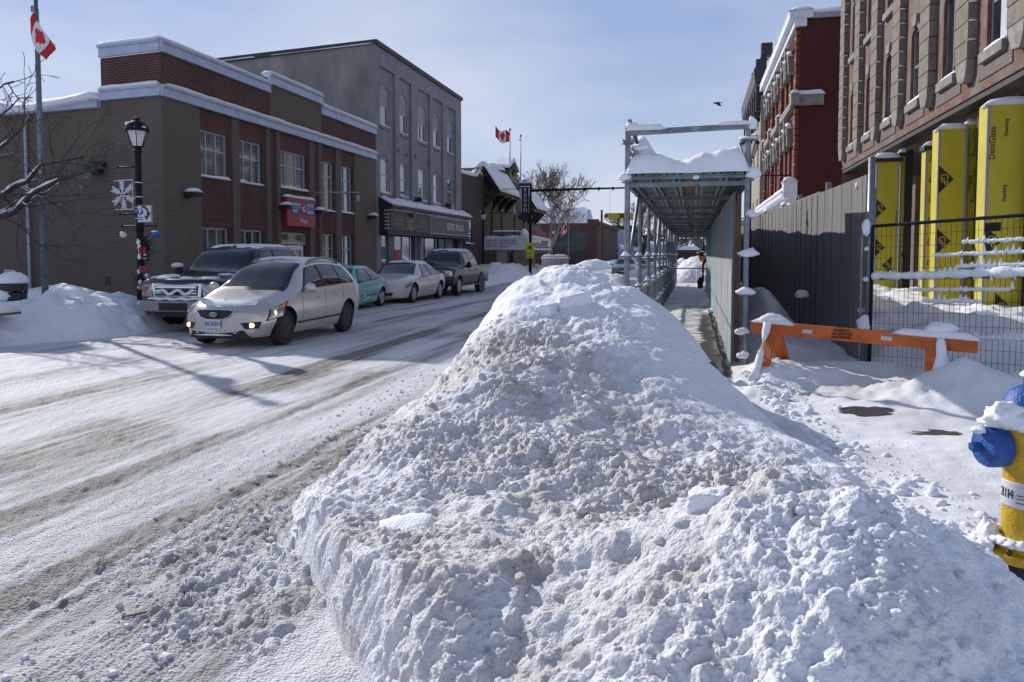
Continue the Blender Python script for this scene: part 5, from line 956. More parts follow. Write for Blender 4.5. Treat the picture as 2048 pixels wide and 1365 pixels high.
q = MB(); q.prism([(0, 13.0), (.25, 13.2), (.3, 13.9), (.8, 14.4), (.9, 15.4), (.4, 16.3), (0, 16.4)], lambda d, z: wB(62.6, z, d), lambda d, z: wB(79, z, d)); [q.lbox(wB, 63+k*2.4, 63.4+k*2.4, 12.4, 14.3, 0, .7) for k in range(7)]; [q.lbox(wB, 62.6+k*5, 63.4+k*5, 16.4, 17.3, -.4, .4) for k in range(3)]; q.build('cornice', mat('dark painted cornice', (.03, .03, .034), .6, 0, .2), BG)
q = MB(); q.box(XQ-2.2, 47, 6.05, XQ, 47.06, 6.12); q.box(XQ-2.4, 57, 3.3, XQ-.4, 57.06, 3.38); tag(q.build('sign_bracket', black_iron), 'thin black bracket sticking out from the red brick building', 'bracket')

# ------------------------------------------------------------------ hoarding, posts, mesh fence
wood_g = mat('weathered grey board', (.15, .14, .14), .88, 0, .35, 2.2, .5, 14, stretch=(7, 7, .35), ramp=(.3, .7), col2=(.25, .235, .225)); 
HD = thing('hoarding', 'tall weathered grey plywood hoarding running down the right side', 'hoarding', (2.2, 11.5, .1))
pts = [(2.24, 11.45, 2.74), (2.08, 14.4, 2.72), (1.93, 16.7, 2.70), (1.78, 19.2, 2.70), (1.66, 22, 2.70), (1.62, 25, 2.70), (1.6, 28, 2.7), (1.6, 31, 2.7), (1.6, 34, 2.7)]
for i in range(len(pts)-1):
    a, b = Vector(pts[i]), Vector(pts[i+1]); q = MB(); d_ = (b-a); d_.z = 0; n = Vector((-d_.y, d_.x, 0)).normalized()*.012; n = n if i % 2 else n*1.4
    q.add([(a.x+n.x*s_, a.y+n.y*s_, z) for z in (.0, a.z+.03*(i % 2)) for s_ in (1, -1)]+[(b.x+n.x*s_, b.y+n.y*s_-.01, z) for z in (.0, b.z+.03*(i % 2)) for s_ in (1, -1)], [(0, 1, 3, 2), (4, 6, 7, 5), (0, 4, 5, 1), (2, 3, 7, 6), (0, 2, 6, 4), (1, 5, 7, 3)]); q.build('hoarding_sheet', wood_g, HD)
    nb = 5; q = MB()
    for k in range(nb): t_ = (k+.3)/nb; c = a.lerp(b, t_); q.tube([(c.x-.017, c.y, .2), (c.x-.017, c.y, a.z-.02)], .006, 4)
    q.build('batten', mat('dark board joint', (.05, .048, .05), .9) if 'dark board joint' not in MATS else MATS['dark board joint'], HD)
s = MB()
for i in range(len(pts)-1): a, b = pts[i], pts[i+1]; s.ball(((a[0]+b[0])/2, (a[1]+b[1])/2, 2.74), .10, (.6, 1.5+(i % 2), .8), jit=.12, seed=i) if i in (2, 3, 4) else None
s.ball((2.2, 11.9, 2.62), .05, (.8, 1.2, 1.2), jit=.1); s.ball((1.72, 13.7, 1.02), .11, (1, 1.6, .7), jit=.1); s.build('snow_clump', snow, HD, smooth=True)
q = MB(); [q.beam((2.4-.1*k, 12+3*k, .1), (2.4-.1*k, 12+3*k, 2.95 if k in (1, 2) else 2.6), .09, .09) for k in range(7)]; q.build('post', wood_g, HD)
FP = thing('fence_post', 'galvanised pipe post at the near end of the hoarding', 'post', (2.25, 11.3, .1)); q = MB(); q.tube([(2.25, 11.3, .05), (2.26, 11.3, 2.95)], .045, 12); q.build('pipe', galv, FP, smooth=True); q = MB(); q.tube([(2.16, 11.3, .05), (2.16, 11.3, 1.95)], .022, 8); q.beam((2.12, 11.3, .95), (2.3, 11.3, .95), .03, .05); q.build('clamp', galv, FP)
s = MB(); s.ball((2.2, 11.26, 2.0), .07, (.8, .8, 1.8), jit=.15); s.ball((2.2, 11.26, .75), .10, (1, .8, 1.3), jit=.15, seed=2); s.ball((2.21, 11.26, 1.75), .035, jit=.1); s.ball((2.21, 11.26, 1.35), .04, jit=.1); s.build('snow_clump', snow, FP, smooth=True)
MF = thing('mesh_fence', 'black welded mesh construction fence with snow caught in its squares', 'fence', (2.3, 11.2, .1))
A_, B_ = Vector((2.27, 11.22, .08)), Vector((4.45, 9.25, .20)); Lf = (B_-A_).length; fu = (B_-A_).normalized(); Hf = 1.97
pf = lambda u, z: A_+fu*u+Vector((0, 0, z))
q = MB(); q.tube([pf(0, Hf), pf(Lf, Hf)], .022, 8); q.tube([pf(0, 1.29), pf(Lf, 1.29)], .016, 8); q.tube([pf(0, 0), pf(0, Hf)], .022, 8); q.tube([pf(Lf, 0), pf(Lf, Hf)], .022, 8); q.build('frame', black_iron, MF)
q = MB(); nv_ = int(Lf/.062)
for i in range(1, nv_): u = Lf*i/nv_; q.tube([pf(u, .02), pf(u+.008*math.sin(i*2.1), .8), pf(u, Hf)], .0028, 4)
for k in range(1, 14): q.tube([pf(0, k*.141), pf(Lf*.5, k*.141-.008*math.sin(k*1.7)), pf(Lf, k*.141)], .0028, 4)
q.build('wire_mesh', black_iron, MF)
s = MB(); rr = random.Random(3)
rows = {3: (.5, .8, .3), 4: (.35, 1.0, .4), 5: (.5, .9, .4), 6: (.45, 1, .6), 7: (.25, 1, .65), 8: (.2, 1, .85), 10: (.38, 1, .8), 11: (.28, .95, .9), 12: (.20, .9, .9)}
for k, (u0, u1, pr) in rows.items():
    i = int(u0*nv_)
    while i < int(u1*nv_):
        n_ = rr.randint(4, 13)
        if rr.random() < pr:
            a0, a1 = i, min(i+n_, int(u1*nv_)); pts = []; R = []
            for t_ in np.linspace(a0, a1, (a1-a0)*4+1): pts.append(pf(Lf*t_/nv_, k*.141+.008+.008*rr.random())+Vector((0, 0, .0))); R.append(.017+.012*rr.random())
            R[0] = R[-1] = .004; s.tube(pts, R, 6)
            for t_ in range(a0, a1+1):
                if rr.random() < .62: h_ = .02+.085*rr.random()**1.8; p = pf(Lf*t_/nv_+.004, k*.141+.015); s.tube([p, p+Vector((0, 0, h_*.5)), p+Vector((0, 0, h_))], [.024+.008*rr.random(), .015, .004], 6)
        i += n_+rr.randint(0, 3)
pts = []; R = []
for t_ in np.linspace(.3, nv_, nv_*3):
    hg = .45+.55*float(sm(.25, .5, t_/nv_)); pts.append(pf(Lf*t_/nv_, 1.305+.03*hg)); R.append((.026+.032*hg)*(1+.35*float(vn(np.array(t_*.9), np.array(3.)))+.12*rr.random()))
s.tube(pts, R, 8)
for t_ in range(1, nv_):
    hg = .4+.6*float(sm(.25, .5, t_/nv_))
    if rr.random() < .75: p = pf(Lf*t_/nv_, 1.32+.02*hg); h_ = (.08+.09*rr.random())*hg; s.tube([p, p+Vector((0, 0, h_*.6)), p+Vector((0, 0, h_))], [.034, .022, .005], 6)
    if hg > .8 and rr.random() < .5: p = pf(Lf*(t_+.5)/nv_, 1.30); s.tube([p, p-Vector((0, 0, .03+.05*rr.random()))], [.024, .006], 6)
s.build('fence_snow', snow, MF, smooth=True)
q = MB(); c = pf(Lf*.50, 1.86); q.add([c+fu*a+Vector((0, 0, z)) for a, z in ((-.085, -.05), (.085, -.05), (.085, .05), (-.085, .05))]+[c+fu*a+Vector((-.01, -.015, z)) for a, z in ((-.085, -.05), (.085, -.05), (.085, .05), (-.085, .05))], [(0, 1, 2, 3), (4, 7, 6, 5), (0, 4, 5, 1), (1, 5, 6, 2), (2, 6, 7, 3), (3, 7, 4, 0)]); q.build('tag_plate', black_iron, MF)
# ------------------------------------------------------------------ orange barricade
org = mat('orange painted wood', (.55, .125, .022), .6, 0, .22, 5, .25, 30, stretch=(1, 1, 2)); BR = thing('barricade', 'long orange wooden barricade half buried in snow', 'barricade', (.75, 10.5, .2))
a, b = Vector((.73, 10.52, .845)), Vector((2.95, 9.32, .785)); bu = (b-a).normalized(); bn = Vector((bu.y, -bu.x, 0)).normalized(); bn = bn if bn.y < 0 else -bn
q = MB(); q.beam(a-Vector((0, 0, .07)), b-Vector((0, 0, .07)), .045, .158); q.build('rail', org, BR, bevel=.004)
def leg(p, q_, nm='leg'): m = MB(); m.beam(p, q_, .06, .15, up=bu); m.build(nm, org, BR, bevel=.004)
lt = a+bu*.28; leg(lt+Vector((0, .03, -.02)), lt+Vector((-.20, -.50, -.72))); leg(lt+Vector((.02, .03, -.06)), lt+Vector((.22, .42, -.70))); m = MB(); m.beam(lt+Vector((-.14, -.36, -.50)), lt+Vector((.17, .32, -.50)), .04, .10); m.build('cross_piece', org, BR)
rt = b-bu*.42; leg(rt+Vector((0, .03, -.02)), rt+Vector((-.12, -.42, -.74))); leg(rt+Vector((.02, .03, -.06)), rt+Vector((.2, .42, -.70)))
wb = lambda u, z, d=0.: tuple(a+bu*u+bn*d+Vector((0, 0, z-.07)))
ang = math.atan2(bu.y, bu.x)
for i, t_ in enumerate(('PROPERTY OF', 'THE COUNTY OF', 'PRINCE EDWARD')): text('lettering', t_, wb(1.12, .042-.04*i, .024), (PI/2, -.016, ang), .047, mat('black stencil', (.06, .02, .012), .7) if 'black stencil' not in MATS else MATS['black stencil'], BR, .62)
for u in (.72, 1.62): m = MB(); m.add([wb(u-.06, -.025, .0245), wb(u+.06, -.025, .0245), wb(u+.06, .022, .0245), wb(u-.06, .022, .0245)]+[wb(u-.06, -.025, .029), wb(u+.06, -.025, .029), wb(u+.06, .022, .029), wb(u-.06, .022, .029)], [(0, 1, 2, 3), (4, 7, 6, 5), (0, 4, 5, 1), (1, 5, 6, 2), (2, 6, 7, 3), (3, 7, 4, 0)]); m.build('reflector', mat('reflector', (.6, .6, .63), .3, .3) if 'reflector' not in MATS else MATS['reflector'], BR)
s = MB(); wbt = lambda u, z, d=0.: wb(u, z, d)
snowslab(s, wbt, 0, .55, -.05, .05, .07, .05, 3); s.ball(lt+Vector((0, -.02, .04)), .12, (1.3, .8, .6), jit=.1); s.tube([lt+Vector((-.20*t_-.05, -.52*t_+.0, -.70*t_+.06)) for t_ in (0, .12, .25, .38, .42, .5, .58, .72, .86, 1.02)], [.06, .05, .045, .02, .008, .012, .04, .045, .05, .08], 10)
L_ = (b-a).length; snowslab(s, wbt, L_-.85, L_+.02, -.05, .05, .07, .055, 5); s.ball(rt+Vector((.06, -.02, .07)), .10, (1.7, .8, .85), jit=.1, seed=4)
tt_ = np.linspace(0, 1.12, 14); s.tube([rt+bu*(.05+.06*t_)+Vector((.0-.11*t_, -.05-.36*t_, -.02-.66*t_)) for t_ in tt_], [.035+.14*t_**1.3+.008*math.sin(t_*17) for t_ in tt_], 14); s.ball(rt+bu*.22+Vector((.0, -.15, -.66)), .24, (1.4, 1.2, .8), jit=.1, seed=7)
s.build('snow_clump', snow, BR, smooth=True)
q = MB(); q.ball((2.62, 9.02, .22), .11, (1.3, .7, .6), jit=.3); q.tube([(2.6, 9.0, .22), (2.5, 8.98, .28), (2.44, 9.0, .26)], .025, 6); tag(q.build('rubber_foot', mat('dull green rubber', (.05, .075, .075), .7)), 'dark green lump sticking out of the snow beside the barricade leg', 'sandbag')
# ------------------------------------------------------------------ scaffold walkway over the pavement
XL_, XW, XP = -.885, .51, .68; ZR = 2.70; SY = [11.0+2.72*k for k in range(13)]
SF = thing('scaffold_walkway', 'long steel scaffold walkway with a plank roof carrying deep snow', 'scaffold', (0, 11, .1))
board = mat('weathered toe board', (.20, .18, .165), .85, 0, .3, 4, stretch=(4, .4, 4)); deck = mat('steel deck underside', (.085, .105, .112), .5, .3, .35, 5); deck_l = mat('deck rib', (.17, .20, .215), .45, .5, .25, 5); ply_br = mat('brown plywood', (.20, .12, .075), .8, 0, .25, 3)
def stand(x, y, z0, z1, nm='standard'):
    q = MB(); q.tube([(x, y, z0), (x, y, z1)], .038 if y < 12 else .034, 10); 
    for z in (.62, 1.15, 1.66, 2.16, 2.66, 3.18):
        if z < z1: q.lathe([(.03, -.006), (.085, -.006), (.085, .006), (.03, .006)], (x, y, z), 12)
    q.lathe([(.0, 0), (.09, 0), (.09, .012), (.0, .012)], (x, y, z0-.01), 8); return q.build(nm, galv, SF, smooth=False)
for k, y in enumerate(SY):
    a = stand(XL_, y, .1, 3.42 if k % 2 == 0 else 2.72); b = stand(XP, y, .1, 3.40 if k % 2 == 0 else 2.72)
    s = MB()
    for z, p in ((1.665, .95), (.62, .9), (2.166, .35), (1.155, .7)):
        if random.random() < p: h = random.uniform(.05, .10) if z < 2 else .03; s.lathe([(.082, 0), (.06, h*.3), (.042, h*.65), (.036, h)], (XL_-.012, y-.005, z), 10)
    if s.v: s.build('snow_cap', snow, a, smooth=True)
    s = MB()
    for z, p in ((.62, .9), (1.155, .9), (1.66, .9), (2.166, .8), (.3, .6)):
        if random.random() < p: s.ball((XP+random.uniform(-.05, .07), y-.03, z+.03), random.uniform(.06, .10), (1.25, .9, .75), jit=.2, seed=int(z*10+k)); s.ball((XP+random.uniform(-.02, .05), y-.02, z+.06), .05, (1.1, .9, .9), jit=.2, seed=int(z*20+k))
    if s.v: s.build('snow_clump', snow, b, smooth=True)
    q = MB(); q.beam((XL_, y, 2.62), (XP, y, 2.62), .045, .06); q.build('ledger', steel_dark, SF)
    if k: 
        q = MB(); yy = SY[k-1]; q.beam((XL_, yy, ZR-.04), (XL_, y, ZR-.04), .05, .10); q.build('edge_beam', steel_dark, SF); q = MB(); q.beam((XP, yy, ZR-.04), (XP, y, ZR-.04), .05, .10); q.build('edge_beam', steel_dark, SF)
        for z, rr_ in ((1.08, .022), (.56, .022), (1.655, .011)):
            q = MB(); q.tube([(XL_, yy, z), (XL_, y, z)], rr_, 6); g = q.build('guard_rail', galv if z > .6 else board, SF)
            if z < 1.5:
                s = MB(); n = 26
                for i in range(n):
                    if vn(np.array(i*.35+k), np.array(z*9), 0, 3) > -.25: s.ball((XL_, yy+(y-yy)*(i+.5)/n, z+.022), .030, (1, 2.0, .8), 6, 5, jit=.15, seed=i)
                s.build('rail_snow', snow, g, smooth=True)
        for j in range(1, 4): q = MB(); yb = yy+(y-yy)*j/4; q.tube([(XL_, yb, .12), (XL_, yb, 1.06)], .016, 6); q.build('baluster', galv, SF)
        for i in range(2):      # plank roof: steel decks with ribs
            ya, yb = yy+(y-yy)*i/2, yy+(y-yy)*(i+1)/2
            for c in range(5):
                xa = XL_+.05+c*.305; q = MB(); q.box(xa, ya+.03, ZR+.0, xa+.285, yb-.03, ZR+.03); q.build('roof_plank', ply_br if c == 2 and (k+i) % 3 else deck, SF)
        q = MB()
        for c in range(5):
            for o in (.0, .285-.05): xa = XL_+.05+c*.305+o; q.box(xa, yy+.02, ZR-.055, xa+.05, y-.02, ZR-.002)
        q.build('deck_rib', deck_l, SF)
        for sx, x in ((-1, XL_+.03), (1, XP-.0)):
            if sx < 0 or k == 1: q = MB(); xt = x+sx*(-.18 if sx < 0 else -.10); q.add([(x+.14*(sx < 0), yy+.01, 2.78), (x+.14*(sx < 0), y-.01, 2.78), (x-.11*(sx < 0)+.10*(sx > 0), y-.01, 3.24), (x-.11*(sx < 0)+.10*(sx > 0), yy+.01, 3.24)]+[(x+.17*(sx < 0)+.02, yy+.01, 2.78), (x+.17*(sx < 0)+.02, y-.01, 2.78), (x-.08*(sx < 0)+.12*(sx > 0), y-.01, 3.24), (x-.08*(sx < 0)+.12*(sx > 0), yy+.01, 3.24)], [(0, 1, 2, 3), (7, 6, 5, 4), (0, 4, 5, 1), (1, 5, 6, 2), (2, 6, 7, 3), (3, 7, 4, 0)]); g = q.build('side_board', board, SF); s = MB(); s.ball((x-.1*(sx < 0)+.1, yy+.3, 3.26), .07, (1.2, 2.2, .7), jit=.12, seed=k); s.build('snow_cap', snow, g, smooth=True)
    if k in (0, 3, 6, 9): q = MB(); q.tube([(XL_+.02, y+1.9, 2.6), (XL_+.02, y+.25, 1.62)], .026, 8); q.build('brace', galv, SF, smooth=True)
q = MB(); q.beam((XL_, 10.98, 3.32), (XP, 10.98, 3.36), .045, .075); q.beam((XL_+.02, 10.98, 3.50), (XL_+.12, 11.15, 3.2), .04, .03); q.build('top_rail', galv, SF)
q = MB(); zt, zb = 2.80, 2.71
q.beam((XL_+.03, 10.97, 2.705), (XP, 10.97, 2.705), .05, .025); q.box(XL_+.05, 10.965, 2.72, XP-.05, 10.985, 2.80); q.build('front_truss', steel_dark, SF)
q = MB()
for x in (-.77, -.68, -.45, -.36, -.27, -.18, .12, .25, .34, .43, .52): q.lathe([(0, -.003), (.014, -.003), (.014, .003), (0, .003)], (x, 10.961, 2.755), 10, 'y')
q.build('truss_hole', darkvoid, SF)
# the snow on its roof
xs = np.linspace(XL_-.02, XP+.03, 46); ys = np.concatenate([np.linspace(10.90, 12, 26), np.linspace(12.1, 43.6, 190)]); X, Y = np.meshgrid(xs, ys); t = (X-XL_)/(XP-XL_)
prof = .30+.28*sm(.32, .05, t)*sm(11.1, 11.9, Y)+.02*sm(.6, .95, t)-.09*np.exp(-((t-.45)/.16)**2)+.06*vn(X*4, Y*1.2, 0, 3)+.03*fbm(X*9, Y*7, 0, 2, 4)+.03*vn(X*0, Y*.5, 0, 5)
prof = np.maximum(prof, .03)*(1-np.clip(1-(np.minimum(t, 1-t)*1.6+.03)/.16, 0, 1)**2.4)*(1-np.clip(1-(Y-10.9)/.16, 0, 1)**2.4)
tag(gridmesh('roof_snow', X, Y-.04*np.sin(t*9)*sm(11.4, 10.9, Y), 2.765+prof, snow_fluffy, None, SF))
s = MB(); X0 = -.25
s.ball((.02, 10.95, 2.70), .04, (1.2, .5, .9), jit=.05); s.ball((XL_-.02, 10.97, 2.72), .085, (1.1, .8, .9), jit=.1); s.ball((XP+.06, 10.98, 2.73), .085, (1.2, .8, 1.2), jit=.1)
snowslab(s, WI, XL_-.02, XL_+.52, 10.95, 11.02, 3.36, .06, 3, amp=.4); s.ball((XL_+.05, 10.98, 3.40), .075, (1.2, .7, .8), jit=.1); snowslab(s, WI, XP-.4, XP+.05, 10.95, 11.02, 3.39, .05, 4); s.ball((XP+.05, 10.98, 3.37), .065, (.9, .7, 1.6), jit=.1); s.ball((XP+.0, 11.0, 3.20), .09, (1.3, .8, .35), jit=.1); s.ball((XL_+.16, 11.1, 3.12), .09, (1.3, 1, .7), jit=.1)
s.build('snow_clump', snow, SF, smooth=True)
q = MB(); q.tube([(XL_, 43.6, .95), (XP, 43.6, .95)], .03, 6); q.tube([(XL_, 43.6, 2.5), (XP, 43.6, 2.5)], .02, 6); q.build('end_rail', dark_trim, SF)
# plywood wall along the right side of the walkway, streaked with turquoise paint
def streak_ply():
    m = bpy.data.materials.new('turquoise streaked plywood'); m.use_nodes = True; t = m.node_tree; b = t.nodes['Principled BSDF']; b.inputs['Roughness'].default_value = .75; A = t.nodes.new; L = t.links.new
    c = A('ShaderNodeTexCoord'); mp = A('ShaderNodeMapping'); mp.inputs['Scale'].default_value = (1, .24, .05); L(c.outputs['Object'], mp.inputs[0])
    n = A('ShaderNodeTexNoise'); n.inputs['Scale'].default_value = 2.6; n.inputs['Detail'].default_value = 3; n.inputs['Roughness'].default_value = .5; L(mp.outputs[0], n.inputs['Vector'])
    r = A('ShaderNodeValToRGB'); e = r.color_ramp.elements; e[0].position = .36; e[0].color = (.07, .36, .37, 1); e[1].position = .43; e[1].color = (.12, .36, .37, 1)
    for p, col in ((.455, (.38, .29, .28, 1)), (.50, (.46, .35, .34, 1)), (.525, (.24, .21, .24, 1)), (.55, (.42, .32, .32, 1)), (.575, (.09, .38, .39, 1)), (.63, (.16, .34, .36, 1)), (.66, (.40, .30, .30, 1))): k = e.new(p); k.color = col
    L(n.outputs['Fac'], r.inputs[0]); L(r.outputs[0], b.inputs['Base Color']); MATS['streak'] = m; return m
PW = thing('plywood_wall', 'turquoise and pink streaked plywood wall along the right side of the covered walkway', 'plywood wall', (XW, 11.1, .1)); spm = streak_ply()
for k in range(9): q = MB(); y0 = 11.12+k*2.44; q.box(XW, y0, .10, XW+.018+.004*(k % 2), y0+2.43, 2.52+.02*(k % 2)); q.build('plywood_sheet', spm, PW)
q = MB(); q.box(XW-.006, 11.09, .10, XW+.03, 11.118, 2.52); q.build('sheet_edge', MATS['brown plaster'], PW); q = MB(); q.box(XW-.004, 11.13, .12, XW-.0005, 11.42, 2.5); q.build('turquoise_strip', mat('turquoise paint', (.07, .36, .37), .6, 0, .15, 2, stretch=(1, 2, .2)), PW)
q = MB(); [q.beam((XW+.07, 11.3+1.22*k, .1), (XW+.07, 11.3+1.22*k, 2.5), .09, .04) for k in range(18)]; q.beam((XW+.07, 11.2, 2.45), (XW+.07, 33, 2.45), .04, .09); q.beam((XW+.07, 11.2, 1.3), (XW+.07, 33, 1.3), .04, .09); q.build('stud', MATS['brown plywood'], PW)
# ------------------------------------------------------------------ vehicles: a lofted body, glass laid into it, wheels, lamps
def pchip(xk, yk, x):
    xk, yk = np.asarray(xk, float), np.asarray(yk, float); h = np.diff(xk); d = np.diff(yk)/h; m = np.zeros_like(yk)
    for i in range(1, len(xk)-1):
        if d[i-1]*d[i] > 0: w1, w2 = 2*h[i]+h[i-1], h[i]+2*h[i-1]; m[i] = (w1+w2)/(w1/d[i-1]+w2/d[i])
    m[0], m[-1] = d[0], d[-1]; i = np.clip(np.searchsorted(xk, x)-1, 0, len(xk)-2); t = (x-xk[i])/h[i]
    return (2*t**3-3*t**2+1)*yk[i]+(t**3-2*t**2+t)*h[i]*m[i]+(-2*t**3+3*t**2)*yk[i+1]+(t**3-t**2)*h[i]*m[i+1]
class Car:
    """stations: (y, z_bottom, z_belt, z_top, w_sill, w_belt, w_top); ring v: 0 floor .. 2 sill .. 4 belt .. 5 roof edge .. 7 centre line"""
    def __init__(s, st, nose=.30, tail=.16, rnd=.09, bulge=.035, nose_rake=.0, tail_rake=0.):
        s.st = np.array(st, float); s.L = s.st[-1, 0]; s.nose, s.tail, s.rnd, s.bulge, s.nr, s.tr = nose, tail, rnd, bulge, nose_rake, tail_rake
    def S(s, y, v, sd=1):
        zb, zl, zt, ws, wb, wt = [float(pchip(s.st[:, 0], s.st[:, k], np.array(y))) for k in range(1, 7)]
        r = min(s.rnd, max(.012, (zt-zl)*.45))
        P = [(0, zb), (ws*.9, zb), (ws, zb+.10), (max(ws, wb)+s.bulge, zb+(zl-zb)*.55), (wb, zl), (wt, zt-r), (wt*.80, zt-.22*r), (0, zt)]
        xs = [p[0] for p in P]; zs = [p[1] for p in P]; k = np.arange(8.)
        x = float(pchip(k, xs, np.array(v))); z = float(pchip(k, zs, np.array(v)))
        W = s.st[:, 5].max(); f = (abs(x)/W)**2.4; hn = max(0., 1-y/1.5)**1.5; ht = max(0., 1-(s.L-y)/1.1)**1.5
        yy = y+s.nose*f*hn-s.tail*f*ht+s.nr*hn*max(0, z-.55)-s.tr*ht*max(0, z-.6)
        return Vector((sd*x, yy, z))
    def nrm(s, y, v, sd):
        a = s.S(min(y+.02, s.L), v, sd)-s.S(max(y-.02, 0), v, sd); b = s.S(y, min(v+.05, 7), sd)-s.S(y, max(v-.05, 0), sd); n = a.cross(b)
        n = n.normalized() if n.length > 1e-9 else Vector((0, 0, 1)); p = s.S(y, v, sd)
        return n if n.dot(p-Vector((0, p.y, .75))) > 0 else -n
    def body(s, name, m, parent, wheels, R, cut=True, ny=64):
        ys = np.unique(np.concatenate([np.linspace(0, s.L, ny), s.st[:, 0], [.02, .05, s.L-.02, s.L-.05]])); vs = np.concatenate([np.linspace(0, 2, 6), np.linspace(2.2, 4, 9), np.linspace(4.15, 5, 6), np.linspace(5.12, 7, 12)])
        b = bmesh.new(); G = []
        for y in ys: G.append([[b.verts.new(s.S(y, v, sd)) for v in vs] for sd in (1, -1)])
        for i in range(len(ys)-1):
            for q in (0, 1):
                for j in range(len(vs)-1):
                    f = (G[i][q][j], G[i+1][q][j], G[i+1][q][j+1], G[i][q][j+1]); b.faces.new(f if q == 0 else f[::-1])
        for i in (0, -1):          # front and rear ends, curved in plan
            y = ys[i]; nx_ = 8; rows = []
            for j in range(len(vs)):
                p, q = s.S(y, vs[j], 1), s.S(y, vs[j], -1); row = [G[i][0][j]]
                for k in range(1, nx_):
                    t = k/nx_; x = p.x+(q.x-p.x)*t; W = s.st[:, 5].max(); f = (abs(x)/W)**2.4; yy = y+(s.nose*f+s.nr*max(0, p.z-.55) if i == 0 else -s.tail*f-s.tr*max(0, p.z-.6)); row.append(b.verts.new((x, yy, p.z)))
                rows.append(row+[G[i][1][j]])
            for j in range(1, len(vs)-2):
                for k in range(nx_):
                    try: b.faces.new((rows[j][k], rows[j][k+1], rows[j+1][k+1], rows[j+1][k]))
                    except ValueError: pass
        bmesh.ops.remove_doubles(b, verts=b.verts[:], dist=.0012); bmesh.ops.dissolve_degenerate(b, edges=b.edges[:], dist=.0005); bmesh.ops.recalc_face_normals(b, faces=b.faces[:])
        for f in b.faces: f.smooth = True
        me = bpy.data.meshes.new(name); b.to_mesh(me); b.free(); me.materials.append(m); me.materials.append(darkvoid); o = bpy.data.objects.new(name, me); COL.objects.link(o)
        if cut:
            c = MB(); W = s.st[:, 5].max()
            for y in wheels:
                for sd in (1, -1): c.lathe([(R+.055, sd*(W-.30)), (R+.055, sd*(W+.3))], (0, y, R+.01), 28, 'x')
            co = c.build('cutter', [m, darkvoid], None); bb = bmesh.new(); bb.from_mesh(co.data); bmesh.ops.recalc_face_normals(bb, faces=bb.faces[:]); bb.to_mesh(co.data); bb.free()
            md = o.modifiers.new('arches', 'BOOLEAN'); md.operation = 'DIFFERENCE'; md.object = co; md.solver = 'EXACT'
            bpy.context.view_layer.update(); ne = bpy.data.meshes.new_from_object(o.evaluated_get(bpy.context.evaluated_depsgraph_get())); o.modifiers.clear(); o.data = ne; ne.name = name
            bpy.data.objects.remove(co)
            while len(ne.materials) < 2: ne.materials.append(darkvoid)
            for p in ne.polygons:
                cc = p.center
                if any(math.hypot(cc.y-y, cc.z-R-.01) <= R+.057 and abs(cc.x) > W-.32 and (abs(p.normal.x) > .9 or math.hypot(cc.y-y, cc.z-R-.01) > R+.02) and abs(cc.x) < W+.02 and (abs(abs(cc.x)-(W-.30)) < .01 or abs(p.normal.x) < .2) for y in wheels): p.material_index = 1
            ne.set_sharp_from_angle(angle=math.radians(42))
        o.parent = parent; return o
    def patch(s, mb, c, sd, off=.006, nu=10, nv=5, m=0):
        """c: four (y, v) corners, laid on the body surface"""
        g = []
        for i in range(nu+1):
            a = i/nu
            for j in range(nv+1):
                t = j/nv; y = (c[0][0]*(1-a)+c[1][0]*a)*(1-t)+(c[3][0]*(1-a)+c[2][0]*a)*t; v = (c[0][1]*(1-a)+c[1][1]*a)*(1-t)+(c[3][1]*(1-a)+c[2][1]*a)*t
                g.append(s.S(y, v, sd)+s.nrm(y, v, sd)*off)
        n = nv+1; mb.add(g, [(i*n+j, (i+1)*n+j, (i+1)*n+j+1, i*n+j+1) for i in range(nu) for j in range(nv)], m); return mb
    def screen(s, y0, y1, v0, v1, off=.006, nu=8, dip=0.):
        """windscreen or rear window across the car"""
        mb = MB()
        for sd in (1, -1): s.patch(mb, [(y0+dip, v0), (y1, v1), (y1, 7), (y0, 7)], sd, off, nu, 8)
        return mb
    def front(s, x, z, off=.008): W = s.st[:, 5].max(); return Vector((x, s.nose*(abs(x)/W)**2.4+s.nr*max(0, z-.55)-off, z))
    def fpatch(s, mb, pts, off=.008, m=0, th=.0):
        """polygon on the front face given as (x,z) outline"""
        n = len(pts); c = (sum(p[0] for p in pts)/n, sum(p[1] for p in pts)/n); V = [s.front(*c, off)]; K = 4
        for k in range(1, K+1): V += [s.front(c[0]+(p[0]-c[0])*k/K, c[1]+(p[1]-c[1])*k/K, off) for p in pts]
        F_ = [(0, 1+i, 1+(i+1) % n) for i in range(n)]
        for k in range(K-1): F_ += [(1+k*n+i, 1+(k+1)*n+i, 1+(k+1)*n+(i+1) % n, 1+k*n+(i+1) % n) for i in range(n)]
        V2 = [Vector((p.x, p.y+off+.02, p.z)) for p in V[-n:]]; o = len(V); F_ += [(o-n+i, o+i, o+(i+1) % n, o-n+(i+1) % n) for i in range(n)]
        mb.add(V+V2, F_, m); return mb
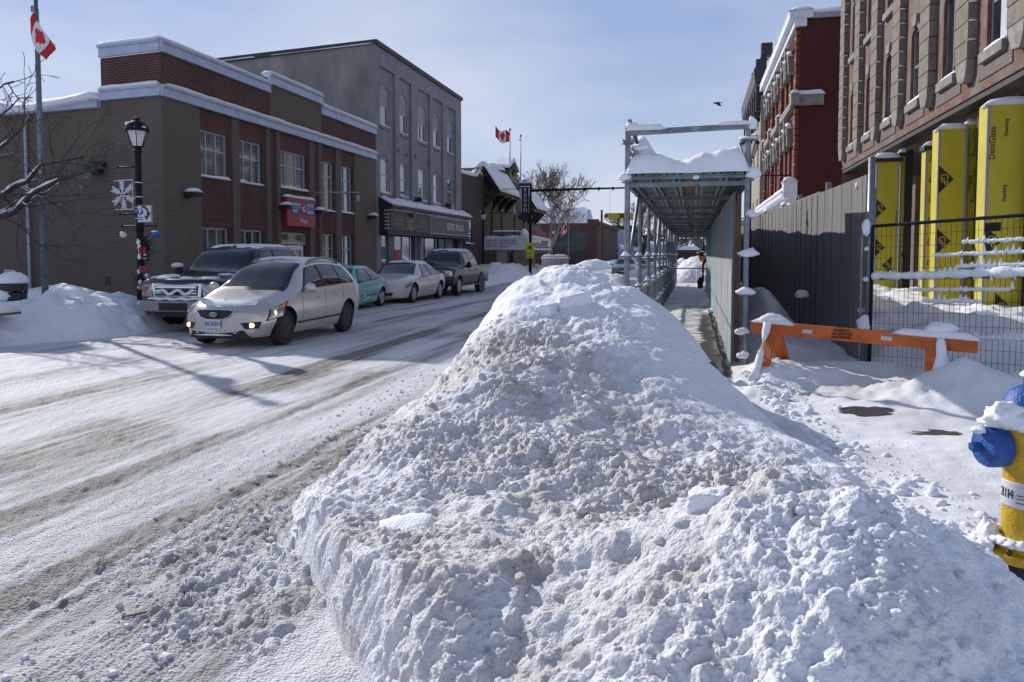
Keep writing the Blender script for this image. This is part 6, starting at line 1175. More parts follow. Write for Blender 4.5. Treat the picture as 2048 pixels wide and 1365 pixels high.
def wheels_(car_, parent, ys, W, R, wd=.21, rimm=rim_alloy, spokes=5, rimr=.66):
    for y in ys:
        for sd in (1, -1):
            x = sd*(W-.015); q = MB(); q.lathe([(R*.62, -wd), (R*.93, -wd), (R, -wd+.03), (R, -.03), (R*.93, 0), (R*.70, .004), (R*rimr, -.01)], (0, 0, 0), 30, 'x') if sd > 0 else q.lathe([(R*.62, wd), (R*.93, wd), (R, wd-.03), (R, .03), (R*.93, 0), (R*.70, -.004), (R*rimr, .01)], (0, 0, 0), 30, 'x')
            q.v = [(a+x, b+y, c+R) for a, b, c in q.v]; w_ = q.build('wheel', rubber, parent, smooth=True, auto=35)
            r = MB(); pr = [(R*rimr, -.008), (R*rimr*.95, -.014), (R*rimr*.93, -.06), (.06, -.05), (.055, -.012), (0, -.010)]
            r.lathe([(a, b*sd) for a, b in pr], (x, y, R), 30, 'x')
            for k in range(spokes):
                a = 2*PI*k/spokes+.3; d1, d2 = Vector((0, math.cos(a), math.sin(a))), Vector((0, -math.sin(a), math.cos(a))); c = Vector((x-sd*.028, y, R)); r.beam(c+d1*.05, c+d1*R*rimr*.93, R*.20, .05, up=(1, 0, 0))
            r.build('rim', rimm, w_, smooth=True, auto=35)
def paint(name, col, rough=.35, metal=.0, salt=.25):
    """car paint with a film of road salt on its lower part"""
    m = bpy.data.materials.new(name); m.use_nodes = True; t = m.node_tree; b = t.nodes['Principled BSDF']; A = t.nodes.new; L = t.links.new
    b.inputs['Metallic'].default_value = metal; b.inputs['Coat Weight'].default_value = .7 if max(col) > .1 else .3; b.inputs['Coat Roughness'].default_value = .12
    c = A('ShaderNodeTexCoord'); sp = A('ShaderNodeSeparateXYZ'); L(c.outputs['Object'], sp.inputs[0]); n = A('ShaderNodeTexNoise'); n.inputs['Scale'].default_value = 6; n.inputs['Detail'].default_value = 8; L(c.outputs['Object'], n.inputs['Vector'])
    mr = A('ShaderNodeMapRange'); mr.inputs['From Min'].default_value = 1.0; mr.inputs['From Max'].default_value = .25; L(sp.outputs['Z'], mr.inputs['Value'])
    ml = A('ShaderNodeMath'); ml.operation = 'MULTIPLY'; L(mr.outputs[0], ml.inputs[0]); L(n.outputs['Fac'], ml.inputs[1]); m2 = A('ShaderNodeMath'); m2.operation = 'MULTIPLY_ADD'; m2.use_clamp = True; m2.inputs[1].default_value = salt*2.6; m2.inputs[2].default_value = salt*.08; L(ml.outputs[0], m2.inputs[0])
    mx = A('ShaderNodeMix'); mx.data_type = 'RGBA'; mx.inputs['A'].default_value = (*col, 1); mx.inputs['B'].default_value = (.36, .34, .33, 1); L(m2.outputs[0], mx.inputs['Factor']); L(mx.outputs['Result'], b.inputs['Base Color'])
    rr = A('ShaderNodeMapRange'); rr.inputs['To Min'].default_value = rough; rr.inputs['To Max'].default_value = .75; L(m2.outputs[0], rr.inputs['Value']); L(rr.outputs[0], b.inputs['Roughness']); return m
plastic_k = mat('black plastic', (.014, .014, .016), .55, 0, .3, 12); rubber_k = plastic_k
def side_line(car_, mb, y0, v0, y1, v1, sd, w=.012, off=.002):
    car_.patch(mb, [(y0-w/2, v0), (y0+w/2, v0), (y1+w/2, v1), (y1-w/2, v1)] if abs(y1-y0) < .4 else [(y0, v0), (y1, v1), (y1, v1+.03), (y0, v0+.03)], sd, off, 12 if abs(y1-y0) >= .4 else 1, 1 if abs(y1-y0) >= .4 else 14)
def mirror_(car_, parent, y, v, m, sx=.11, sz=.085, out=.14):
    for sd in (1, -1):
        p = car_.S(y, v, sd); q = MB(); c = p+Vector((sd*out, -.02, .06)); q.ball(c, 1, (sx, .065, sz), 14, 10); q.tube([p, c-Vector((0, 0, sz*.5))], [.04, .03], 6); o = q.build('mirror', m, parent, smooth=True)
        g = MB(); g.lathe([(0, .062), (sz*.8, .060), (0, .064)], c, 12, 'y'); g.build('mirror_glass', glass_car, o)
def dents(parent, car_, lst, h=.05, name='snow_patch', seed=0):
    """thin snow lying on the body: list of patches in (y,v)"""
    for k, (c, sd, hh) in enumerate(lst):
        q = MB(); nu, nv = 34, 18; V = []
        for i in range(nu+1):
            a = i/nu
            for j in range(nv+1):
                t = j/nv; y = (c[0][0]*(1-a)+c[1][0]*a)*(1-t)+(c[3][0]*(1-a)+c[2][0]*a)*t; v = (c[0][1]*(1-a)+c[1][1]*a)*(1-t)+(c[3][1]*(1-a)+c[2][1]*a)*t
                e = min(1, 5*min(a, 1-a, t if c[0][1] < 6.9 else 1, (1-t) if c[2][1] < 6.95 else 1)+.0); hz = hh*(1.15*e-.45+.75*float(fbm(np.array(y*4.+sd), np.array(v*3.+k), 0, 3, seed+k)))
                V.append(car_.S(y, v, sd)+car_.nrm(y, v, sd)*(max(-.02, min(hz, hh)) if hz > 0 else -.02))
        n = nv+1; q.add(V, [(i*n+j, (i+1)*n+j, (i+1)*n+j+1, i*n+j+1) for i in range(nu) for j in range(nv)]); q.build(name, snow, parent, smooth=True)
def plate_(parent, p, body, wd=.30):
    q = MB(); q.box(p.x-wd/2, p.y-.012, p.z-.075, p.x+wd/2, p.y, p.z+.075); o = q.build('licence_plate', mat('plate white', (.6, .6, .62), .5) if 'plate white' not in MATS else MATS['plate white'], parent)
    t_ = text('plate_letters', body, (0, 0, 0), ROT_MY, .115, mat('plate blue', (.03, .05, .30), .5) if 'plate blue' not in MATS else MATS['plate blue'], None, .8); t_.parent = o; t_.location = Vector((p.x, p.y-.013, p.z-.005))-origin(o)
def place(t, x, y, rz=0.): t.location = (x, y, .0); t.rotation_euler = (0, 0, rz)

# ---- silver seven-seat estate car driving towards the camera
SV = thing('estate_car', 'silver seven seat estate car driving with lit fog lamps in the street', 'car'); silver = paint('silver paint', (.54, .52, .50), .30, .45, .16)
cv = Car([(0, .24, .60, .655, .66, .72, .60), (.10, .20, .66, .76, .74, .80, .66), (.35, .20, .73, .87, .80, .86, .70), (.8, .19, .80, .965, .84, .885, .73), (1.10, .19, .90, 1.03, .85, .895, .74), (1.35, .19, .955, 1.16, .85, .895, .70), (1.85, .19, .985, 1.47, .85, .895, .635), (2.2, .19, 1.0, 1.575, .85, .895, .625), (2.9, .19, 1.015, 1.635, .85, .895, .625), (3.7, .19, 1.04, 1.59, .85, .89, .615), (4.15, .21, 1.05, 1.50, .83, .875, .60), (4.40, .26, 1.02, 1.30, .80, .85, .58), (4.53, .32, .95, 1.08, .76, .80, .56), (4.56, .36, .85, .96, .72, .76, .54)], nose=.42, tail=.18, rnd=.10, nose_rake=.10, tail_rake=.0)
WB = (.93, 3.63); R_ = .335; bd = cv.body('body', silver, SV, WB, R_); wheels_(cv, SV, WB, .895, R_, .21, rim_black, 7, .60)
cv.screen(1.22, 2.05, 5.0, 5.25).build('windscreen', glass_car, SV, smooth=True)
q = MB(); [cv.patch(q, [(1.10, 5.2), (1.25, 5.2), (1.22, 7), (1.06, 7)], sd, .004, 4, 8) for sd in (1, -1)]; q.build('wiper_cowl', plastic_k, SV, smooth=True)
q = MB(); [cv.patch(q, [(1.50, 4.06), (4.06, 4.08), (3.80, 4.78), (2.05, 4.86)], sd, .004, 24, 4) for sd in (1, -1)]; q.build('window_surround', plastic_k, SV, smooth=True)
for (a, b, c, d) in (((1.58, 4.10), (2.42, 4.10), (2.46, 4.80), (2.10, 4.82)), ((2.54, 4.10), (3.30, 4.10), (3.22, 4.78), (2.56, 4.80)), ((3.36, 4.11), (3.98, 4.12), (3.76, 4.73), (3.30, 4.76))):
    for sd in (1, -1): q = MB(); cv.patch(q, [a, b, c, d], sd, .009, 10, 4); q.build('side_window', glass_car, SV, smooth=True)
q = MB()
for sd in (1, -1):
    for y in (1.52, 2.50, 3.36): side_line(cv, q, y, 2.1, y, 4.0, sd)
    cv.patch(q, [(1.34, 2.35), (3.22, 2.38), (3.22, 2.47), (1.34, 2.44)], sd, .012, 16, 2)
q.build('door_line', plastic_k, SV)
for sd in (1, -1):
    for y in (2.22, 3.10):
        q = MB(); p = cv.S(y, 3.55, sd); q.ball(p+Vector((sd*.025, 0, 0)), 1, (.018, .10, .02), 10, 6); q.build('door_handle', silver, SV, smooth=True)
mirror_(cv, SV, 1.62, 4.02, silver, .12, .10, .15)
for sd in (1, -1):
    q = MB(); pts = [cv.S(y, 5.05, sd)+Vector((0, 0, h)) for y, h in ((2.25, .0), (2.45, .065), (3.0, .085), (3.5, .065), (3.75, .0))]; q.tube(pts, [.02, .025, .025, .025, .02], 8); q.build('roof_rail', mat('grey roof rail', (.25, .25, .26), .4, .5) if 'grey roof rail' not in MATS else MATS['grey roof rail'], SV, smooth=True)
    hb = MB(); cv.patch(hb, [(.05, 3.24), (.52, 3.14), (.93, 4.06), (.15, 4.05)], sd, .006, 12, 6); hb.build('headlight_gasket', plastic_k, SV, smooth=True)
    hl = MB(); cv.patch(hl, [(.08, 3.31), (.50, 3.21), (.88, 4.03), (.19, 4.01)], sd, .011, 12, 6); h_ = hl.build('headlight', lens, SV, smooth=True)
    q = MB(); cv.patch(q, [(.50, 3.30), (.60, 3.45), (.90, 4.05), (.72, 3.98)], sd, .014, 6, 5); q.build('side_marker', redlens, h_, smooth=True)
    q = MB(); cv.patch(q, [(.42, 3.82), (.56, 3.82), (.72, 3.99), (.45, 4.0)], sd, .014, 6, 4); q.build('turn_lamp', amber, h_, smooth=True)
    q = MB(); q.ball(cv.S(.26, 3.6, sd)+Vector((0, -.012, 0)), .045, (1, .3, 1)); q.build('bulb', lamp_warm, h_, smooth=True)
    fg = MB(); cv.fpatch(fg, [(sd*.46, .47), (sd*.76, .49), (sd*.72, .37), (sd*.53, .36)], .014); f_ = fg.build('fog_lamp_housing', plastic_k, SV)
    q = MB(); q.lathe([(0, -.034), (.042, -.03), (.046, .02)], cv.front(sd*.62, .425, 0), 16, 'y'); q.build('fog_lamp', lamp_warm, f_, smooth=True)
q = MB(); cv.fpatch(q, [(-.36, .68), (-.26, .70), (.26, .70), (.36, .68), (.27, .58), (.15, .545), (-.15, .545), (-.27, .58)], .022); g_ = q.build('grille', plastic_k, SV)
q = MB()
P_ = [(-.37, .685), (-.26, .712), (.26, .712), (.37, .685), (.275, .572), (.15, .535), (-.15, .535), (-.275, .572)]
q.tube([cv.front(x, z, .022) for x, z in P_+P_[:1]], .011, 6); q.build('grille_trim', chrome, g_, smooth=True)
q = MB(); q.lathe([(0, 0), (.065, 0), (.065, .012), (0, .012)], Vector((0, -.045, .628)), 20, 'y'); q.v = [(x*1.15, y, .628+(z-.628)*.62) for x, y, z in q.v]; q.build('badge', chrome, g_); text('badge_letters', 'KIA', (0, -.047, .628), ROT_MY, .05, plastic_k, SV, 1.1)
plate_(SV, cv.front(-.02, .465, .02), 'BE36EH')
q = MB(); cv.fpatch(q, [(-.50, .34), (.50, .34), (.60, .20), (.36, .19), (-.36, .19), (-.60, .20)], .014); lg = q.build('lower_grille', plastic_k, SV); q = MB(); q.beam(cv.front(-.4, .30, .026), cv.front(.4, .30, .026), .012, .02); q.ball(cv.front(0, .26, .03), 1, (.36, .015, .018), jit=.1); [q.ball(cv.front(x, .335, .02), .02, (1.6, .6, .8), 6, 5, jit=.3, seed=int(x*99)) for x in np.linspace(-.42, .42, 11)]; q.build('snow_crust', snow, lg, smooth=True)
dents(SV, cv, [([(2.3, 5.2), (3.9, 5.2), (3.9, 7), (2.2, 7)], 1, .018), ([(2.3, 5.2), (3.9, 5.2), (3.9, 7), (2.2, 7)], -1, .022), ([(.16, 5.1), (.42, 5.3), (.40, 7), (.10, 7)], -1, .016), ([(.16, 5.4), (.34, 5.6), (.30, 7), (.10, 7)], 1, .014)], seed=3)
place(SV, -8.26, 12.62, .0)

# ---- pickup trucks
def pickup(label, pnt, lower, chr_, L=5.75, snowy=True, plate=None, kind=0):
    t = thing('pickup_truck', label, 'pickup truck')
    cab = Car([(0, .44, 1.04, 1.10, .90, .93, .86), (.06, .40, 1.08, 1.16, .93, .96, .88), (.5, .40, 1.12, 1.215, .95, .985, .86), (1.15, .40, 1.15, 1.25, .95, .985, .85), (1.42, .40, 1.17, 1.36, .95, .985, .80), (1.95, .40, 1.18, 1.80, .95, .985, .72), (2.3, .40, 1.18, 1.90, .95, .985, .70), (3.3, .40, 1.19, 1.93, .95, .985, .70), (3.75, .40, 1.19, 1.90, .95, .985, .70), (3.95, .42, 1.19, 1.60, .95, .98, .72), (4.0, .44, 1.18, 1.3, .94, .97, .75), (4.02, .45, 1.1, 1.25, .93, .96, .75)], nose=.16, tail=.02, rnd=.10, bulge=.02)
    R = .40; wb = (.98, L-1.2); cab.body('body', pnt, t, wb[:1], R); wheels_(cab, t, wb, .985, R, .25, rim_alloy if kind else rim_black, 6, .64)
    q = MB(); q.box(-.965, 4.03, .55, -.88, L-.05, 1.20); q.box(.88, 4.03, .55, .965, L-.05, 1.20); q.box(-.88, 4.03, .62, .88, L-.05, .74); q.box(-.965, L-.05, .55, .965, L, 1.19); q.box(-.99, 4.02, 1.20, -.86, L, 1.24); q.box(.86, 4.02, 1.20, .99, L, 1.24)
    bx = q.build('cargo_bed', pnt, t, bevel=.015)
    for sd in (1, -1):
        q = MB(); q.lathe([(R+.06, -.03), (R+.12, -.02), (R+.12, .02), (R+.06, .03)], (sd*.965, wb[1], R+.01), 26, 'x'); q.v = [p for p in q.v]; q.lathe([(0, sd*-.02), (R+.06, sd*-.02), (R+.06, sd*.008), (0, sd*.008)], (sd*.965, wb[1], R+.01), 26, 'x'); q.build('wheel_arch', plastic_k, bx)
    cab.screen(1.28, 1.98, 5.02, 5.2).build('windscreen', glass_car, t, smooth=True)
    for sd in (1, -1):
        q = MB(); cab.patch(q, [(1.55, 4.05), (3.86, 4.05), (3.70, 4.86), (2.06, 4.90)], sd, .004, 20, 4); q.build('window_surround', plastic_k, t, smooth=True)
        for c in ([(1.64, 4.09), (2.55, 4.09), (2.58, 4.84), (2.12, 4.86)], [(2.66, 4.09), (3.72, 4.09), (3.62, 4.82), (2.68, 4.84)]): q = MB(); cab.patch(q, c, sd, .009, 10, 4); q.build('side_window', glass_car, t, smooth=True)
        q = MB()
        for y in (1.5, 2.62, 3.7): side_line(cab, q, y, 2.1, y, 4.0, sd)
        q.build('door_line', plastic_k, t)
        for y in (2.42, 3.5): q = MB(); q.ball(cab.S(y, 3.6, sd)+Vector((sd*.02, 0, 0)), 1, (.02, .10, .025), 10, 6); q.build('door_handle', chr_ if kind == 0 else pnt, t, smooth=True)
        q = MB(); cab.fpatch(q, [(sd*.60, 1.06), (sd*.92, 1.03), (sd*.93, .80), (sd*.62, .78)], .02); h_ = q.build('headlight', lens, t); q = MB(); cab.fpatch(q, [(sd*.80, 1.0), (sd*.90, .99), (sd*.90, .85), (sd*.81, .84)], .026); q.build('turn_lamp', amber if kind == 0 else lens, h_)
        q = MB(); q.lathe([(0, -.02), (.05, -.015), (.055, .02)], cab.front(sd*.78, .56, .05), 12, 'y'); q.build('fog_lamp', lens, t)
        q = MB(); q.beam((sd*.99, 1.5, .40), (sd*.99, 3.9, .40), .10, .05); q.build('running_board', chr_ if kind else plastic_k, t)
    mirror_(cab, t, 1.72, 4.05, plastic_k, .12, .14, .18)
    q = MB(); cab.fpatch(q, [(-.60, 1.075), (.60, 1.075), (.57, .72), (-.57, .72)], .03); gr = q.build('grille_frame', chr_, t)
    q = MB(); cab.fpatch(q, [(-.53, 1.02), (.53, 1.02), (.50, .77), (-.50, .77)], .036); q.build('grille', plastic_k, gr)
    q = MB()
    for k in range(4): q.beam(cab.front(-.50, .80+k*.062, .045), cab.front(.50, .80+k*.062, .045), .02, .026)
    q.build('grille_bar', chr_, gr)
    q = MB(); q.prism([(-.97, .12), (-.88, -.05), (-.5, -.12), (.5, -.12), (.88, -.05), (.97, .12), (.97, .30), (-.97, .30)], lambda x, y: (x, y, .47), lambda x, y: (x, y, .70)); bp = q.build('front_bumper', lower, t, bevel=.03)
    q = MB(); q.prism([(-.55, .10), (-.5, -.06), (.5, -.06), (.55, .10), (.55, .3), (-.55, .3)], lambda x, y: (x, y, .36), lambda x, y: (x, y, .465)); q.build('air_dam', plastic_k, t); q = MB(); q.box(-.34, -.128, .50, .34, -.12, .66); q.build('bumper_grille', plastic_k, bp)
    q = MB()
    for sd in (1, -1): q.box(sd*.93-.05, L-.01, .8, sd*.93+.04, L+.02, 1.15)
    q.build('tail_lamp', redlens, t); q = MB(); q.box(-.92, L-.02, .45, .92, L+.14, .62); q.build('rear_bumper', chr_, t, bevel=.02)
    dents(t, cab, [([(2.1, 5.2), (3.75, 5.2), (3.75, 7), (2.05, 7)], 1, .03), ([(2.1, 5.2), (3.75, 5.2), (3.75, 7), (2.05, 7)], -1, .035)]+([([(.10, 5.15), (1.05, 5.15), (.75, 6.6), (.08, 7)], -1, .035), ([(.10, 5.3), (.42, 5.3), (.35, 7), (.08, 7)], 1, .03), ([(.8, 5.3), (1.2, 5.3), (1.2, 6.6), (1.0, 6.7)], 1, .03)] if snowy else []), seed=11)
    if snowy:
        q = MB(); rr = random.Random(4)
        for k in range(16): q.ball(cab.front(-.42+.055*k, .88+.045*math.sin(k*.9), .05), .06, (1, .5, .55), 8, 6, jit=.2, seed=k)
        for k in range(24): q.ball(cab.front(-.62+.054*k, .735+.01*math.sin(k), .06), .06, (1.1, .7, .55+.25*math.sin(k*.5)**2), 8, 6, jit=.2, seed=k+50)
        for k in range(10): q.ball(cab.front(-.86+.05*k, .62+.02*math.sin(k*2), .13-.006*k), .07, (1, .4, .7), 8, 6, jit=.2, seed=k+90)
        q.build('snow_crust', snow, t, smooth=True)
        q = MB(); q.ball(cab.S(1.72, 4.05, -1)+Vector((-.18, -.02, .22)), .13, (1.2, .8, .6), jit=.06); q.build('mirror_snow', snow, t, smooth=True)
    return t
navy_p = paint('dark navy paint', (.010, .012, .018), .28, 0, .10); brown_p = paint('dark brown paint', (.013, .010, .011), .3, 0, .04); cream = paint('champagne lower paint', (.27, .25, .24), .4, .2, .3)
p1 = pickup('dark pickup truck with snowy chrome grille and pale bumper parked by the lamp post', navy_p, cream, chrome, 5.55, True); place(p1, -10.72, 15.0, .0)
p2 = pickup('dark brown crew cab pickup truck parked in front of the shop signs', brown_p, plastic_k, galv, 5.75, False, kind=1); place(p2, -10.38, 30.75, .0)

# ---- white saloon and turquoise hatchback
def saloon(label, pnt, st, wb, R, W, kind, rimm, nose=.42, seed=0):
    t = thing('saloon_car' if kind else 'hatchback', label, 'car'); c = Car(st, nose=nose, tail=.28, rnd=.09, nose_rake=.12, bulge=.03); c.body('body', pnt, t, wb, R); wheels_(c, t, wb, W, R, .2, rimm, 7 if kind else 5, .66); L = c.L
    if kind: scr, sidew, rear = (1.42, 2.22, 5.0, 5.2), [[(1.85, 4.07), (2.75, 4.07), (2.75, 4.84), (2.32, 4.86)], [(2.84, 4.07), (3.62, 4.08), (3.52, 4.8), (2.84, 4.84)], [(3.68, 4.09), (3.95, 4.12), (3.72, 4.72), (3.58, 4.78)]], (3.75, 4.45, 5.0, 5.0)
    else: scr, sidew, rear = (1.10, 1.75, 5.0, 5.2), [[(1.40, 4.07), (2.35, 4.07), (2.38, 4.84), (1.84, 4.86)], [(2.44, 4.08), (3.35, 4.12), (2.98, 4.76), (2.46, 4.84)]], (3.2, 3.85, 5.0, 5.0)
    c.screen(*scr).build('windscreen', glass_car, t, smooth=True); c.screen(*rear).build('rear_window', glass_car, t, smooth=True)
    for sd in (1, -1):
        a, b = sidew[0][0][0]-.06, sidew[-1][1][0]+.05; q = MB(); c.patch(q, [(a, 4.04), (b, 4.06), (sidew[-1][2][0]+.05, 4.84), (sidew[0][3][0]-.05, 4.9)], sd, .004, 20, 4); q.build('window_surround', plastic_k, t, smooth=True)
        for w_ in sidew: q = MB(); c.patch(q, w_, sd, .009, 10, 4); q.build('side_window', glass_car, t, smooth=True)
        q = MB()
        for y in ([1.8, 2.8, 3.75] if kind else [1.35, 2.42]): side_line(c, q, y, 2.1, y, 4.0, sd)
        if not kind: c.patch(q, [(1.2, 2.55), (3.1, 2.55), (3.1, 2.64), (1.2, 2.64)], sd, .010, 14, 2)
        q.build('door_line', plastic_k, t)
        for y in ((2.55, 3.5) if kind else (2.2,)): q = MB(); q.ball(c.S(y, 3.6, sd)+Vector((sd*.02, 0, 0)), 1, (.018, .09, .02), 10, 6); q.build('door_handle', pnt, t, smooth=True)
        q = MB(); c.patch(q, [(.06, 3.35), (.42, 3.35), (.62, 4.0), (.12, 3.98)], sd, .010, 10, 5); h_ = q.build('headlight', lens, t, smooth=True); q = MB(); c.patch(q, [(.44, 3.45), (.52, 3.5), (.64, 3.95), (.55, 3.95)], sd, .013, 4, 4); q.build('turn_lamp', amber, h_, smooth=True)
        q = MB(); c.patch(q, [(L-.35, 3.4), (L-.08, 3.4), (L-.1, 4.0), (L-.3, 4.0)], sd, .010, 6, 4); q.build('tail_lamp', redlens, t, smooth=True)
    mirror_(c, t, sidew[0][0][0]+.1, 4.05, pnt, .11, .075, .13)
    q = MB(); c.fpatch(q, [(-.28, .66), (.28, .66), (.22, .54), (-.22, .54)], .02); q.build('grille', plastic_k, t); q = MB(); c.fpatch(q, [(-.5, .40), (.5, .40), (.46, .27), (-.46, .27)], .016); q.build('lower_grille', plastic_k, t)
    q = MB(); c.fpatch(q, [(-.14, .52), (.14, .52), (.14, .42), (-.14, .42)], .022); q.build('licence_plate', white_metal, t)
    return t, c
white_p = paint('white paint', (.60, .60, .62), .3, 0, .15); teal_p = paint('turquoise paint', (.085, .43, .40), .4, 0, .16)
st_sal = [(0, .24, .60, .66, .66, .74, .64), (.1, .20, .66, .74, .78, .82, .70), (.5, .19, .76, .86, .86, .90, .74), (1.0, .18, .82, .94, .88, .925, .76), (1.35, .18, .86, .985, .88, .93, .77), (1.6, .18, .88, 1.10, .88, .93, .72), (2.1, .18, .90, 1.36, .88, .93, .63), (2.6, .18, .91, 1.46, .88, .93, .60), (3.2, .18, .92, 1.46, .88, .93, .60), (3.8, .18, .93, 1.33, .88, .93, .62), (4.25, .2, .93, 1.12, .87, .92, .68), (4.55, .22, .92, 1.03, .86, .90, .70), (5.0, .28, .88, 1.0, .80, .84, .66), (5.14, .36, .80, .92, .72, .76, .6)]
t_, c_ = saloon('white four door saloon parked between the turquoise hatchback and the brown pickup', white_p, st_sal, (1.06, 4.0), .335, .93, 1, rim_alloy); dents(t_, c_, [([(2.3, 5.3), (3.4, 5.3), (3.4, 7), (2.2, 7)], 1, .02), ([(2.3, 5.3), (3.4, 5.3), (3.4, 7), (2.2, 7)], -1, .02)], seed=21); place(t_, -10.42, 25.45, .0)
st_hat = [(0, .24, .56, .62, .62, .68, .58), (.1, .20, .62, .70, .72, .76, .64), (.4, .19, .70, .80, .80, .83, .68), (.85, .18, .77, .89, .82, .845, .70), (1.05, .18, .80, .93, .82, .85, .70), (1.3, .18, .83, 1.07, .82, .85, .65), (1.7, .18, .85, 1.28, .82, .85, .58), (2.1, .18, .86, 1.37, .82, .85, .56), (2.7, .18, .88, 1.36, .82, .85, .55), (3.3, .19, .90, 1.24, .81, .84, .56), (3.75, .22, .90, 1.04, .79, .82, .60), (3.98, .27, .84, .94, .75, .78, .58), (4.12, .32, .74, .84, .68, .72, .54)]
t2, c2 = saloon('small turquoise hatchback partly hidden behind the silver car', teal_p, st_hat, (.80, 3.38), .30, .85, 0, rim_alloy); q = MB(); rr = random.Random(2)
for k in range(40): p = c2.S(rr.uniform(1.1, 3.4), rr.uniform(1.9, 2.6), 1); q.ball(p, rr.uniform(.012, .04), (.5, 1.5, .8), 6, 5, jit=.2, seed=k)
q.build('snow_crust', snow, t2, smooth=True)
text('lettering', '12', tuple(c2.S(3.0, 3.35, 1)+Vector((.02, 0, 0))), ROT_PX, .22, white_metal, t2, .9); place(t2, -10.72, 21.12, .0)
# ---- parked and moving cars far down the street
far_l = ['far silver car facing the camera beside the first scaffold pole', 'far dark car behind the silver one seen between scaffold poles', 'far white car between the scaffold poles', 'farthest blue car seen between the scaffold poles', 'far pale car at the right kerb beyond the scaffold poles', 'very distant dark car at the end of the street']
for i, (src, x, y, col) in enumerate(((t_, -5.1, 60, (.30, .31, .33)), (t2, -4.6, 68, (.05, .055, .06)), (t_, -4.4, 78, (.55, .55, .57)), (t2, -4.2, 88, (.05, .08, .16)), (t_, -4.0, 102, (.4, .4, .42)), (t_, -6.8, 120, (.04, .04, .045)))):
    c = copy_tree(src, (x, y, 0), far_l[i]); c['group'] = 'cars far down the street'; pm = paint('far paint %d' % i, col, .35, 0, .3)
    for k in kids(c):
        if k.name.startswith(('body', 'mirror', 'door_handle')): k.data = k.data.copy(); k.data.materials[0] = pm
        if k.name.startswith('lettering'): bpy.data.objects.remove(k)
# ------------------------------------------------------------------ street lamps
frost = mat('frosted lamp glass', (.62, .60, .60), .35, 0, .12, 6, spec=.4)
def lamp_mesh(t, b, arms=True):
    x, y, z = b; q = MB(); q.lathe([(.16, 0), (.16, .12), (.11, .2), (.10, .75), (.085, .8), (.078, 1.2), (.068, 3.95), (.09, 3.97), (.09, 4.02), (.05, 4.06)], b, 14); q.build('pole', black_iron, t, smooth=True, auto=30)
    ln = MB(); c = (x, y, z+4.08)
    ln.lathe([(.04, -.06), (.10, .0), (.125, .03), (.10, .035)], c, 6); ln.lathe([(.25, .36), (.26, .38), (.245, .44), (.20, .52), (.12, .585), (.055, .60), (.055, .67), (.03, .68)], c, 18)
    for k in range(6): a = PI/3*k; ln.beam((x+.122*math.cos(a), y+.122*math.sin(a), c[2]+.03), (x+.235*math.cos(a), y+.235*math.sin(a), c[2]+.37), .016, .016)
    l_ = ln.build('lantern', black_iron, t, smooth=True, auto=30); g = MB(); g.lathe([(.112, .03), (.225, .365)], c, 6); g.build('lantern_glass', frost, l_)
    s = MB(); s.ball((x-.12, y-.05, c[2]+.50), .10, (1.1, 1.2, .7), jit=.12); s.ball((x+.16, y-.06, c[2]+.43), .08, (1.2, 1, .6), jit=.12, seed=2); s.ball((x+.04, y-.19, c[2]+.43), .06, (1.5, .7, .5), jit=.12, seed=3); s.build('lantern_snow', snow, l_, smooth=True)
    if arms:
        for zz, x0, x1 in ((3.66, -.52, 0), (2.60, -.50, 0), (2.33, -.45, .42)):
            q = MB(); q.tube([(x+x0, y, z+zz), (x+x1, y, z+zz)], .016, 6); q.ball((x+x0, y, z+zz), .028); 
            if x1 > .1: q.ball((x+x1, y, z+zz), .028); q.lathe([(.085, -.13), (.085, .13)], (x, y, z+zz), 12)
            q.build('banner_arm', black_iron, t, smooth=True)
LB = (-12.2, 15.82, 0.0)
SL = thing('street_lamp', 'nearest black street lamp with snowflake and parking sign beside the dark pickup', 'street lamp', LB, 'black street lamps along the street'); lamp_mesh(SL, LB)
L2 = thing('street_lamp', 'plain black street lamp before the cinema left of its marquee', 'street lamp', (-14.15, 53.5, 0), 'black street lamps along the street'); lamp_mesh(L2, (-14.15, 53.5, 0), False)
for x, y, z, lb in ((-15.2, 88, -.1, 'far street lamp in front of the long blank brick wall'), (-15.3, 124, -1.4, 'far street lamp at the corner of the long brick building'), (-13.7, 148, -2.3, 'farthest small street lamp before the pale shop row'), (1.38, 21.8, .1, 'street lamp half hidden behind the right scaffold pole by the roof snow')): copy_tree(L2, (x, y, z), lb)
dp = lambda a, z, d=0.: (LB[0]+a, LB[1]-.10-d, z)
# snowflake decoration
ice = mat('silver tinsel', (.50, .52, .56), .35, .2, .35, 40); SN = thing('snowflake_decoration', 'silver tinsel snowflake decoration in a thin square frame on the lamp pole', 'decoration', dp(-.32, 3.02)); q = MB()
for p, r_ in (((-.56, 3.34), (-.08, 3.36)), ((-.54, 2.70), (-.08, 2.70))): q.beam(dp(*p), dp(*r_), .015, .02)
q.beam(dp(-.08, 2.68), dp(-.08, 3.38), .015, .015); q.build('frame', ice, SN)
q = MB(); c0 = (-.335, 3.03)
for k in range(6):
    a = PI/2+PI/3*k+.1; d1 = (math.cos(a), math.sin(a)); Lk = .27; q.beam(dp(*c0), dp(c0[0]+d1[0]*Lk, c0[1]+d1[1]*Lk*1.1), .032, .02, up=(0, 1, 0))
    for t in (.35, .55, .75, .92):
        for s_ in (.75, -.75): p = (c0[0]+d1[0]*Lk*t, c0[1]+d1[1]*Lk*t*1.1); q.beam(dp(*p), dp(p[0]+math.cos(a+s_)*.085, p[1]+math.sin(a+s_)*.085), .024, .016, up=(0, 1, 0))
q.build('snowflake', ice, SN)
